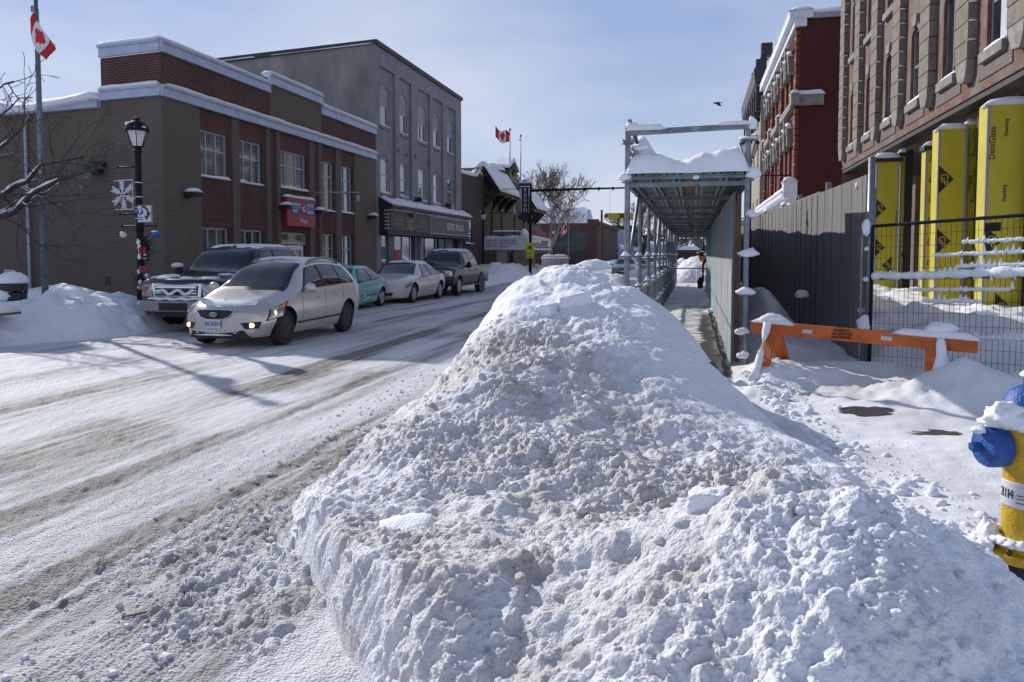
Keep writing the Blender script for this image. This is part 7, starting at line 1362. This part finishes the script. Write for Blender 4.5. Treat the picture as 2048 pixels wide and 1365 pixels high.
# parking sign
PS = thing('parking_sign', 'white square parking sign with blue P disc and curved green arrow on the lamp pole', 'sign', dp(.24, 2.6)); q = MB(); q.add([dp(.045, 2.40, .02), dp(.42, 2.40, .02), dp(.42, 2.79, .02), dp(.045, 2.79, .02), dp(.045, 2.40, .035), dp(.42, 2.40, .035), dp(.42, 2.79, .035), dp(.045, 2.79, .035)], [(0, 3, 2, 1), (4, 5, 6, 7), (0, 1, 5, 4), (1, 2, 6, 5), (2, 3, 7, 6), (3, 0, 4, 7)]); q.build('sign_board', mat('sign white', (.62, .63, .66), .45), PS)
green_s = mat('sign green', (.015, .085, .05), .5); blue_s = mat('sign parking blue', (.02, .07, .38), .5)
q = MB(); [q.beam(dp(*a, .037), dp(*b, .037), .012, .004, up=(0, 1, 0)) for a, b in (((.055, 2.41), (.41, 2.41)), ((.41, 2.41), (.41, 2.78)), ((.055, 2.78), (.41, 2.78)), ((.055, 2.41), (.055, 2.78)))]; q.build('border', green_s, PS)
q = MB(); q.lathe([(0, 0), (.075, 0), (.075, -.006), (0, -.006)], dp(.135, 2.64, .036), 20, 'y'); q.build('disc', blue_s, PS); text('lettering', 'P', dp(.135, 2.64, .043), ROT_MY, .14, letter_w, PS, .95, bold=.004); wdp = lambda u, z, d=0.: dp(u, z, d); [faint_line('lettering', wdp, .075, .20, z, .028, .036, blue_s, PS, int(z*100)) for z in (2.515, 2.47)]
q = MB(); ar = [(.20+.12*math.sin(t), 2.62+.13*math.cos(t)) for t in np.linspace(-.3, 1.9, 9)]
for i in range(8): q.beam(dp(*ar[i], .038), dp(*ar[i+1], .038), .055, .004, up=(0, 1, 0))
q.prism([(.225, 2.55), (.375, 2.57), (.285, 2.44)], lambda a, z: dp(a, z, .036), lambda a, z: dp(a, z, .040)); q.beam(dp(.3, 2.59, .038), dp(.385, 2.60, .038), .06, .004, up=(0, 1, 0)); q.build('arrow', green_s, PS)
q = MB(); [q.lathe([(.085, -.012), (.085, .012)], (LB[0], LB[1], z), 12) for z in (3.30, 2.98, 2.74, 2.66, 2.50)]; q.build('clamp', ice, PS)
for a, z, m_, lb, r_ in ((-.43, 2.13, mat('white bauble', (.62, .63, .68), .35), 'white snowy bauble hanging from the left lamp arm', .075), (.40, 2.14, mat('blue bauble', (.02, .12, .42), .25), 'shiny blue bauble hanging from the right lamp arm', .085)):
    t = thing('bauble', lb, 'bauble', dp(a, z, -.1)); q = MB(); q.ball(dp(a, z, -.1), r_, (1, 1, .85), 16, 12); q.build('ball', m_, t, smooth=True); q = MB(); q.tube([dp(a, z+r_*.8, -.1), dp(a, 2.33, -.1)], .008, 5); q.build('hanger', black_iron, t); s = MB(); s.ball(dp(a-.02, z+r_*.62, -.1), r_*.8, (1, 1, .45), jit=.1); s.build('snow_cap', snow, t, smooth=True)
GL = thing('evergreen_garland', 'snowy green Christmas garland with red and pink bows tied to the lamp pole', 'garland', dp(.2, 1.5)); needle = mat('garland green', (.012, .030, .018), .8, 0, .5, 12); q = MB(); rr = random.Random(8)
for k in range(420):
    t = rr.random(); c = Vector(dp(.19+.10*math.sin(t*5+.4), 2.08-1.2*t, .02+.06*rr.random())); w_ = .10+.05*math.sin(t*9); d_ = Vector((rr.gauss(0, 1), rr.gauss(0, .7), rr.gauss(-.2, .8))).normalized(); q.beam(c+d_*.02, c+d_*(w_*rr.uniform(.6, 1.5)), .014, .006)
q.build('greenery', needle, GL)
for z, col, nm in ((1.78, (.34, .012, .02), 'bow red'), (1.36, (.26, .05, .12), 'bow pink')): q = MB(); c = dp(.23, z, .12); [q.ball((c[0]+sx*.055, c[1], c[2]+sz*.035), .055, (1.1, .6, .8), 8, 6) for sx in (-1, 1) for sz in (-1, 1)]; q.beam(c, (c[0]+.03, c[1], c[2]-.22), .04, .01); q.build('bow', mat(nm, col, .6), GL, smooth=True)
s = MB(); [s.ball(dp(.10+.05*rr.random(), z, .1), .06, (.7, .6, 1.3), 8, 6, jit=.2, seed=int(z*50)) for z in (1.95, 1.84, 1.74, 1.62, 1.3, 1.05, .95)]; [s.ball(dp(.26+.06*rr.random(), z, .1), .045, (1, .6, .8), 8, 6, jit=.2, seed=int(z*70)) for z in (1.68, 1.6, 1.22, .9)]; s.build('snow_patch', snow, GL, smooth=True)
# ------------------------------------------------------------------ flag pole in the square
FB = (-16.77, 17.95, .3)
flagpole('tall silver flagpole standing in the snow left of the street lamp', FB, 8.05, .085, .13)
C4 = [Vector(p) for p in ((-16.66, 17.8, 7.92), (-16.74, 17.8, 7.60), (-16.04, 17.78, 6.97), (-16.25, 17.78, 6.66))]
def bigflag(u, v):
    a = C4[0].lerp(C4[2], u); b = C4[1].lerp(C4[3], u); p = a.lerp(b, v); k = math.sin(PI*min(1, u*1.05)); p = p+Vector((-.26*v*k*(1.1-.5*u), -.06*math.sin(u*5+v*3)-.05, -.10*v*k*u)); return tuple(p)
canada_flag('limp large maple leaf flag hanging from the tall silver flagpole', bigflag)
# ------------------------------------------------------------------ tree at the left edge, its snowy branches
def main_tree():
    rr = random.Random(12); t = thing('bare_tree', 'bare tree at the left picture edge with snow lying on its branches', 'tree', (-21.7, 17.44, .2)); q = MB(); base = Vector((-21.7, 17.44, .1)); q.tube([base, base+Vector((.05, 0, 1.0)), base+Vector((.15, 0, 1.9)), base+Vector((.25, 0, 3.2)), base+Vector((.2, .05, 4.8))], [.22, .19, .17, .13, .06], 10); q.build('trunk', bark, t, smooth=True)
    b = MB(); sn = []
    lims = [([(-13.45, 10.9, 1.8), (-12.62, 10.9, 2.01), (-11.6, 10.85, 2.25), (-11.0, 10.8, 2.28), (-10.6, 10.8, 2.37), (-10.3, 10.75, 2.59), (-10.15, 10.75, 2.69), (-9.7, 10.7, 2.84), (-9.29, 10.7, 2.94), (-8.87, 10.7, 3.02)], .075), ([(-13.42, 10.9, 2.1), (-12.61, 11, 2.26), (-10.99, 11, 2.67), (-10.77, 11, 2.81), (-10.56, 11, 2.86), (-10.28, 11, 3.13), (-9.92, 11.1, 3.2), (-9.54, 11.1, 3.24)], .06),
            ([(-13.4, 10.9, 2.6), (-12.58, 10.6, 2.76), (-10.97, 10.6, 3.15), (-10.75, 10.6, 3.29), (-10.4, 10.5, 3.44), (-10.16, 10.5, 3.61), (-9.99, 10.5, 3.78)], .05), ([(-13.4, 10.9, 3.2), (-12.45, 10.9, 3.42), (-10.92, 10.8, 4.27), (-10.72, 10.8, 4.4), (-10.55, 10.8, 4.43)], .028), ([(-13.4, 10.95, 3.0), (-12.46, 11.1, 3.17), (-10.93, 11.1, 4.08), (-10.75, 11.1, 4.23), (-10.49, 11.1, 4.23)], .024),
            ([(-12.0, 10.9, 2.4), (-10.99, 10.7, 2.64), (-10.7, 10.7, 2.63), (-10.41, 10.7, 2.63), (-10.13, 10.7, 2.63), (-9.75, 10.7, 2.67), (-9.34, 10.7, 2.61)], .028), ([(-12.4, 10.8, 2.05), (-11.01, 10.6, 2.13), (-10.62, 10.6, 2.27), (-10.29, 10.6, 2.12), (-9.97, 10.6, 1.8), (-9.78, 10.6, 1.88)], .022)]
    for pts, r in lims:
        pts = [Vector(p) for p in pts]; n = len(pts); R = [max(.007, r*(1-.82*i/(n-1))) for i in range(n)]; b.tube(pts, R, 8)
        if r > .04:
            for i in range(1, n-3): sn.append(([pts[i]+Vector((0, 0, R[i]*.75)), pts[i].lerp(pts[i+1], .5)+Vector((0, 0, R[i]*.95)), pts[i+1]+Vector((0, 0, R[i+1]*.75))], [R[i]*.9, R[i]*1.05, R[i+1]*.9]))
        for i in range(2, n):
            for k in range(2 if r > .03 else 1):
                v = (pts[i]-pts[i-1]).normalized(); p = pts[i-1].lerp(pts[i], rr.random()); ax = Vector((rr.gauss(0, .6), rr.gauss(0, .8), rr.gauss(-.1, .8))); ax = (ax-v*ax.dot(v)).normalized()
                grow(b, p, v*.8+ax*.75, rr.uniform(.30, .62), max(.010, R[i]*.45), 2, rr, .03, .6, .0045, sn if rr.random() < .75 else None, 4, (1, 2))
    for k in range(8):
        a = 2*PI*k/8; grow(b, Vector((-13.45, 10.9, 2.3+.22*k)), Vector((-.9-abs(math.cos(a)), math.sin(a), .5)), 1.0, .05, 4, rr, .10, .5, .006, None)
    far = lambda p: (p[0]*1.6, p[1]*1.6, EYE+(p[2]-EYE)*1.6)
    for o_ in (b,): o_.v = [far(p) for p in o_.v]
    b.build('crown', bark, t, smooth=True); s = MB()
    for p, R in sn:
        if len(p) > 1: s.tube([far(x) for x in p], [max(.009, x*1.5) for x in R], 6)
    s.build('branch_snow', snow, t, smooth=True)
main_tree()
# ------------------------------------------------------------------ things in the snowy square on the left
BN_ = thing('litter_bin', 'dark round litter bin under a dome of snow at the left edge', 'litter bin', (-14.07, 14.2, .3)); wood_b = mat('brown slat wood', (.12, .085, .055), .8, 0, .25, 6)
q = MB(); q.lathe([(.24, 0), (.26, .5), (.26, .68), (.16, .7)], (-14.07, 14.2, .2), 18); q.lathe([(.27, .72), (.27, .86), (.22, .9)], (-14.07, 14.2, .2), 18); [q.beam((-14.07+.24*math.cos(a), 14.2+.24*math.sin(a), .85), (-14.07+.24*math.cos(a), 14.2+.24*math.sin(a), .95), .05, .05) for a in (.5, 2.1, 3.7, 5.3)]; q.build('bin_body', dark_trim, BN_)
s = MB(); s.lathe([(.29, 0), (.30, .05), (.26, .15), (.16, .22), (0, .25)], (-14.07, 14.2, 1.08), 18); s.ball((-14.15, 13.98, .78), .20, (1.0, .6, .8), jit=.1); s.build('snow_cap', snow, BN_, smooth=True)
q = MB(); q.box(-14.2, 13.7, .46, -13.65, 14.0, .60); bx_ = tag(q.build('planter_box', wood_b), 'brown wooden planter box with a small white label below the litter bin', 'planter'); q = MB(); q.box(-13.82, 13.685, .40, -13.66, 13.70, .54); q.build('label', white_metal, bx_); s = MB(); snowslab(s, WI, -14.25, -13.65, 13.68, 14.05, .60, .1, 2); s.build('snow_cap', snow, bx_, smooth=True)
TB = thing('picnic_table', 'snow covered table top at the very left edge in front of the litter bin', 'table', (-13.0, 12.3, .2)); q = MB(); q.box(-13.9, 11.9, .56, -12.42, 12.7, .61); q.build('table_top', wood_b, TB); q = MB(); q.beam((-12.9, 12.3, .1), (-12.9, 12.3, .56), .12, .12); q.beam((-13.7, 12.3, .1), (-13.7, 12.3, .56), .12, .12); q.build('leg', dark_trim, TB); s = MB(); snowslab(s, WI, -13.9, -12.42, 11.9, 12.7, .615, .2, 4, amp=.3); s.build('snow_cap', snow_fluffy, TB, smooth=True)
BE = thing('bench', 'bench buried under a thick tilted slab of snow beside the flagpole', 'bench', (-13.9, 15.3, .3)); q = MB(); q.add([(-14.45, 15.2, .52), (-13.0, 14.5, .52), (-12.9, 14.9, .52), (-14.3, 15.7, .52), (-14.45, 15.2, .57), (-13.0, 14.5, .57), (-12.9, 14.9, .57), (-14.3, 15.7, .57)], [(0, 3, 2, 1), (4, 5, 6, 7), (0, 1, 5, 4), (1, 2, 6, 5), (2, 3, 7, 6), (3, 0, 4, 7)]); q.build('seat', wood_b, BE); q = MB(); q.beam((-14.2, 15.3, .1), (-14.2, 15.3, .52), .06, .3); q.build('leg', dark_trim, BE); q = MB(); q.beam((-13.2, 14.8, .1), (-13.2, 14.8, .52), .06, .3); q.build('leg', dark_trim, BE)
s = MB(); wbe = frame((-14.5, 15.25, 0), Vector((1.55, -.72, 0)).normalized(), Vector((.42, .9, 0)).normalized()); snowslab(s, wbe, 0, 1.75, -.06, .62, .575, .36, 6, amp=.35, edge=.7); s.build('snow_cap', snow_fluffy, BE, smooth=True)
s = MB(); s.ball((-16.9, 18.6, .25), 1.0, (1.5, .8, .62), 24, 14, jit=.03); tag(s.build('snow_heap', snow_fluffy, smooth=True), 'smooth snow heap at the foot of the flagpole by the post office wall', 'snow heap')
AS = thing('accessible_parking_sign', 'small white accessible parking sign on a stake before the post office side wall', 'sign', (-20.3, 20.6, .3)); q = MB(); q.box(-20.72, 20.6, .62, -20.33, 20.62, 1.22); q.build('sign_board', MATS['sign white'], AS); q = MB(); q.beam((-20.52, 20.64, .1), (-20.52, 20.64, 1.2), .05, .03); q.build('stake', galv, AS)
q = MB(); q.lathe([(.06, -.01), (.10, -.01), (.10, 0), (.06, 0)], (-20.52, 20.595, .76), 16, 'y'); q.beam((-20.54, 20.594, .80), (-20.54, 20.594, .95), .03, .01); q.lathe([(0, -.01), (.03, -.01), (.03, 0)], (-20.54, 20.595, .99), 10, 'y'); q.build('wheelchair_symbol', letter_k, AS); [faint_line('lettering', frame((0, 20.6, 0), (1, 0, 0), (0, -1, 0)), -20.66, -20.39, z, .06, .001, blue_s, AS, int(z*10)) for z in (1.15, 1.07)]
q = MB(); q.lbox(ws, .62, .74, .95, 1.1, 0, .06); tag(q.build('wall_box', MATS['grey window frame']), 'small grey box on the post office side wall near the lamp pole', 'box'); q = MB(); q.lbox(ws, 2.2, 2.42, .75, 1.0, -.02, .012); tag(q.build('wall_vent', dark_trim), 'small dark vent low on the post office side wall', 'vent')
# ------------------------------------------------------------------ fire hydrant
hy_y = mat('hydrant yellow', (.56, .345, .012), .5, 0, .22, 9, .35, 70); hy_b = mat('hydrant blue', (.012, .075, .30), .5, 0, .25, 9, .35, 70); hy_k = mat('hydrant base black', (.012, .012, .016), .5); HX, HY, HZ = 1.535, 4.13, -.03
HD_ = thing('fire_hydrant', 'yellow fire hydrant with blue caps and a white number band at the right edge', 'fire hydrant', (HX, HY, HZ)); hc = (HX, HY, HZ)
q = MB(); q.lathe([(.125, .28), (.125, .36), (.10, .375), (.10, .62), (.10, .69), (.106, .71), (.125, .76), (.135, .84), (.13, .90), (.12, .93), (.10, .93)], hc, 32); q.build('barrel', hy_y, HD_, smooth=True, auto=35)
q = MB(); q.lathe([(.135, .0), (.15, .05), (.15, .20), (.13, .25), (.13, .285)], hc, 32); q.build('base', hy_k, HD_, smooth=True, auto=35); q = MB(); q.lathe([(.15, .285), (.155, .29), (.155, .325), (.13, .335)], hc, 32); q.build('flange', hy_y, HD_, smooth=True, auto=35)
q = MB(); [q.lathe([(.011, .325), (.011, .345), (.006, .35)], (HX+.142*math.cos(a), HY+.142*math.sin(a), HZ), 6) for a in np.linspace(0, 2*PI, 9)[:-1]]; [q.lathe([(.010, .915), (.010, .945), (.005, .95)], (HX+.128*math.cos(a), HY+.128*math.sin(a), HZ), 6) for a in np.linspace(.2, 2*PI+.2, 9)[:-1]]; q.build('bolts', hy_k, HD_)
q = MB(); q.lathe([(.128, .93), (.13, .955), (.115, 1.02), (.09, 1.07), (.05, 1.10), (.03, 1.105), (.03, 1.15), (0, 1.15)], hc, 28); q.build('bonnet', hy_b, HD_, smooth=True, auto=35)
q = MB(); q.lathe([(.1015, .54), (.1025, .545), (.1025, .655), (.1015, .66)], hc, 32); bd_ = q.build('number_band', mat('white band', (.62, .62, .64), .45), HD_, smooth=True)
ca = math.atan2(-HY, -HX)
for k, ch in enumerate('21114'): ph = ca-math.radians(70-8.6*k); p = Vector((HX+.1035*math.cos(ph), HY+.1035*math.sin(ph), HZ+.60)); tx = text('number', ch, (0, 0, 0), (PI/2, 0, ph+PI/2), .062, letter_k, None, .8, ext=.0006); tx.parent = bd_; tx.location = p-origin(bd_)
q = MB()
for z in (.565, .585, .60): q.add([(HX+.1035*math.cos(ca+a), HY+.1035*math.sin(ca+a), HZ+zz) for zz in (z, z+.004) for a in np.linspace(-.38, .35, 8)], [(i, i+1, 9+i, 8+i) for i in range(7)])
q.build('band_lines', letter_k, bd_)
def nozzle(az, r, z, nm):
    d_ = Vector((math.cos(az), math.sin(az), 0)); n_ = MB(); n_.lathe([(r*.78, .05), (r*.78, .125), (r*.9, .13)], (0, 0, 0), 20, 'x'); R3 = Matrix.Rotation(az, 3, 'Z'); off = Vector((HX, HY, HZ+z)); n_.v = [tuple(R3 @ Vector(p)+off) for p in n_.v]; o = n_.build('nozzle', hy_y, HD_, smooth=True, auto=30)
    n_ = MB(); n_.lathe([(r, .125), (r*1.05, .14), (r*1.05, .20), (r*.92, .222), (r*.35, .235)], (0, 0, 0), 24, 'x'); n_.lathe([(.024, .232), (.026, .27), (.022, .278), (0, .278)], (0, 0, 0), 5, 'x'); n_.v = [tuple(R3 @ Vector(p)+off) for p in n_.v]; n_.build('cap', hy_b, o, smooth=True, auto=30)
nozzle(math.radians(196), .092, .82, 'l'); nozzle(math.radians(-74), .075, .80, 'f'); nozzle(math.radians(16), .092, .82, 'r')
s = MB(); s.ball((HX-.125, HY-.06, HZ+.955), .085, (1.0, .9, .95), 30, 22, jit=.14); s.ball((HX-.06, HY-.115, HZ+.935), .062, (1.1, .8, .8), 26, 18, jit=.15, seed=3); s.ball((HX-.17, HY-.05, HZ+.93), .05, (1.1, .9, .8), 26, 18, jit=.15, seed=13); s.ball((HX-.235, HY-.075, HZ+.895), .030, (1.1, 1, .7), 24, 16, jit=.14, seed=5)
for a in np.linspace(PI*.8, PI*1.9, 13): s.ball((HX+.128*math.cos(a), HY+.128*math.sin(a), HZ+.375), .032, (1.1, 1.1, .8), jit=.12, seed=int(a*30))
s.ball((HX-.14, HY+.04, HZ+.36), .055, (.8, 1, 1.7), 26, 20, jit=.12, seed=8); s.ball((HX-.17, HY-.02, HZ+.34), .04, (.9, 1, 1.0), 26, 18, jit=.14, seed=6); s.ball((HX+.02, HY, HZ+1.15), .05, (1.2, 1.2, .6), jit=.1, seed=9); s.build('snow_clump', snow_fluffy, HD_, smooth=True)
# ------------------------------------------------------------------ person clearing snow at the far end of the walkway
def skin_person():
    b = bmesh.new(); L = b.verts.layers.skin.verify() if hasattr(b.verts.layers, 'skin') else None
    J = {}; E = []
    def j(n, p, r, par=None): J[n] = (p, r); (E.append((par, n)) if par else None)
    j('pelvis', (.0, 0, .95), (.15, .12)); j('belly', (-.02, -.02, 1.12), (.15, .12), 'pelvis'); j('chest', (-.06, -.06, 1.34), (.18, .13), 'belly'); j('neck', (-.10, -.10, 1.52), (.06, .06), 'chest'); j('head0', (-.12, -.13, 1.60), (.08, .09), 'neck'); j('head1', (-.13, -.14, 1.72), (.085, .10), 'head0'); j('head2', (-.13, -.14, 1.80), (.05, .06), 'head1')
    for s_, n in ((-1, 'l'), (1, 'r')):
        j('hip'+n, (s_*.10, 0, .88), (.10, .10), 'pelvis'); j('knee'+n, (s_*.13-.03, -.06, .50), (.075, .08), 'hip'+n); j('ankle'+n, (s_*.15-.02, .0, .10), (.055, .055), 'knee'+n); j('toe'+n, (s_*.16-.08, -.17, .05), (.05, .045), 'ankle'+n)
        j('sho'+n, (s_*.19-.06, -.06, 1.42), (.075, .075), 'chest'); e = (-.32, -.12, 1.22) if n == 'l' else (.16, -.26, 1.12); h = (-.36, -.18, .98) if n == 'l' else (-.05, -.34, 1.10); j('elb'+n, e, (.055, .055), 'sho'+n); j('wri'+n, h, (.04, .04), 'elb'+n); v = Vector(h)-Vector(e); v.normalize(); pl = Vector(h)+v*.08; j('palm'+n, tuple(pl), (.042, .03), 'wri'+n)
        for k in range(4): f0 = pl+Vector((.0, (k-1.5)*.022, 0))+v*.05; j('f%d%s' % (k, n), tuple(f0), (.011, .011), 'palm'+n); j('g%d%s' % (k, n), tuple(f0+v*.02+Vector((.03, 0, .0))), (.009, .009), 'f%d%s' % (k, n))
        j('th'+n, tuple(Vector(h)+v*.05+Vector((.03, -.03, 0))), (.012, .012), 'palm'+n)
    names = list(J); me = bpy.data.meshes.new('body'); me.from_pydata([J[n][0] for n in names], [(names.index(a), names.index(c)) for a, c in E], [])
    o = bpy.data.objects.new('body', me); COL.objects.link(o); sk = o.modifiers.new('skin', 'SKIN'); b.free()
    if not me.skin_vertices: 
        bm2 = bmesh.new(); bm2.from_mesh(me); bm2.verts.layers.skin.verify(); bm2.to_mesh(me); bm2.free()
    for i, n in enumerate(names): me.skin_vertices[0].data[i].radius = J[n][1]; me.skin_vertices[0].data[i].use_root = (n == 'pelvis')
    sb = o.modifiers.new('sub', 'SUBSURF'); sb.levels = 2; sb.render_levels = 2; bpy.context.view_layer.update()
    ne = bpy.data.meshes.new_from_object(o.evaluated_get(bpy.context.evaluated_depsgraph_get())); bpy.data.objects.remove(o)
    ms = [mat('dark jacket', (.02, .022, .03), .8), mat('blue jeans', (.03, .05, .10), .85), mat('yellow work glove', (.42, .24, .03), .8), mat('black boots', (.012, .012, .014), .6), mat('skin', (.45, .27, .20), .6), mat('brown hair', (.05, .03, .02), .8)]
    ne.materials.clear(); [ne.materials.append(m) for m in ms]
    for p in ne.polygons:
        c = p.center; p.use_smooth = True; hand = min((c-Vector(J['palml'][0])).length, (c-Vector(J['palmr'][0])).length) < .14
        p.material_index = 2 if hand else 5 if c.z > 1.70 or (c.z > 1.6 and c.y > -.12) else 4 if c.z > 1.53 else 3 if c.z < .22 else 1 if c.z < .93 and abs(c.x) < .3 and c.y > -.2 else 0
    return ne, J
pm_, PJ = skin_person(); PR = thing('person', 'person in dark jacket and jeans with yellow gloves half hidden behind the walkway wall', 'person', (.74, 34.6, .1)); o = bpy.data.objects.new('body', pm_); COL.objects.link(o); o.parent = PR
q = MB(); [q.ball((-.13+sx*.032, -.232, 1.70), .012, nu=8, nv=6) for sx in (-1, 1)]; q.build('eyes', mat('eye', (.02, .02, .02), .3), None).parent = PR; q = MB(); q.ball((-.13, -.245, 1.665), .018, (.8, 1, 1.3)); q.build('nose', MATS['skin'], None, smooth=True).parent = PR; q = MB(); q.ball((-.13, -.228, 1.615), .02, (1.3, .5, .35)); q.build('mouth', mat('lips', (.3, .12, .1), .6), None, smooth=True).parent = PR; q = MB(); [q.ball((-.13+sx*.09, -.13, 1.68), .022, (.5, 1, 1.4)) for sx in (-1, 1)]; q.build('ears', MATS['skin'], None, smooth=True).parent = PR
SHV = thing('snow_shovel', 'black snow shovel held upright by the person at the end of the walkway', 'shovel', (.34, 34.4, .2)); q = MB(); q.tube([(.42, 34.40, 1.25), (.36, 34.40, .75)], .016, 8); q.build('handle', wood_b, SHV); q = MB(); q.prism([(-.16, 0), (.12, .03), (.15, .42), (.08, .5), (-.1, .47), (-.19, .3)], lambda a, z: (.31+a*.75, 34.38+.05*math.sin(a*9), .26+z), lambda a, z: (.31+a*.75, 34.41+.05*math.sin(a*9), .26+z)); q.build('blade', plastic_k, SHV)
PB = thing('planter', 'orange brown flower pot with frosty greenery on the post beyond the walkway', 'planter', (.45, 44.6, 1.3)); q = MB(); q.lathe([(.0, 0), (.13, .02), (.2, .25), (.2, .3), (.17, .3)], (.47, 44.6, 1.32), 16); q.build('pot', mat('terracotta', (.30, .10, .04), .8), PB, smooth=True, auto=40); q = MB(); rr = random.Random(4)
for k in range(160): d_ = Vector((rr.gauss(0, 1), rr.gauss(0, 1), abs(rr.gauss(.4, .6)))).normalized(); c = Vector((.47, 44.6, 1.62)); q.beam(c+d_*.04, c+d_*rr.uniform(.15, .32), .03, .008)
q.build('greenery', needle, PB); s = MB(); [s.ball((.47+rr.gauss(0, .12), 44.55, 1.78+rr.gauss(0, .05)), .07, (1, 1, .6), 8, 6, jit=.2, seed=k) for k in range(6)]; s.build('snow_patch', snow, PB, smooth=True)
q = MB(); q.tube([(.53, 44.7, 0), (.53, 44.7, 2.7)], .05, 8); tag(q.build('post', black_iron), 'dark post carrying the flower pot beyond the covered walkway', 'post')
# ------------------------------------------------------------------ birds
def bird(label, c, wing, yaw, s_=1.):
    t = thing('bird', label, 'bird', c); bk = mat('bird feathers', (.012, .012, .015), .7) if 'bird feathers' not in MATS else MATS['bird feathers']; R3 = Matrix.Rotation(yaw, 3, 'Z'); f = lambda p: tuple(R3 @ Vector(p)*s_+Vector(c)); q = MB()
    prof = [(-.30, .004, .0), (-.2, .035, .0), (-.08, .06, .01), (.06, .065, .015), (.15, .05, .03), (.20, .035, .045), (.245, .036, .05), (.28, .018, .045), (.32, .004, .035)]
    q.tube([f((x, 0, z)) for x, r, z in prof], [r*s_ for x, r, z in prof], 12); q.add([f(p) for p in ((-.24, .02, 0), (-.42, .06, .0), (-.44, 0, .012), (-.42, -.06, .0), (-.24, -.02, .0), (-.3, 0, .02))], [(0, 1, 2, 5), (5, 2, 3, 4), (0, 5, 4)]); q.build('body', bk, t, smooth=True)
    for sd in (1, -1):
        q = MB(); P = [(.10, .03, .03), (.12, .20, .03+wing*.20), (.06, .36, .03+wing*.30), (-.04, .52, .03+wing*.26), (-.12, .50, .02+wing*.24), (-.10, .34, .02+wing*.26), (-.12, .18, .02+wing*.16), (-.10, .03, .02)]
        q.add([f((x, sd*y, z)) for x, y, z in P]+[f((x, sd*y, z+.012)) for x, y, z in P], [tuple(range(8)), tuple(range(15, 7, -1))]+[(i, (i+1) % 8, 8+(i+1) % 8, 8+i) for i in range(8)]); q.build('wing', bk, t)
bird('dark bird gliding across the sky right of centre', (1.03, 40, 8.93), -.5, 2.7, .75); bird('dark bird with raised wings landing above the beige building cornice', (5.0, 64, 15.95), 1.9, 1.0, .9)
q = MB(); q.beam((-2.54, 3.10, .02), (-2.46, 3.17, .022), .012, .008); tag(q.build('twig', wood_b), 'small brown twig lying on the packed snow of the near road', 'twig')
for i, (x, y, z) in enumerate(((-.02, 7.35, .70), (.18, 7.65, .62))): q = MB(); q.ball((x, y, z), .05, (1, .7, .8 if i == 0 else 1.3), jit=.3, seed=i); tag(q.build('dirt_lump', mat('frozen dirt %d' % i, (.10, .085, .07), .9)), ['small dirt lump in the smooth right flank of the snowbank', 'taller dirt lump at the pavement edge of the snowbank'][i], 'dirt lump')
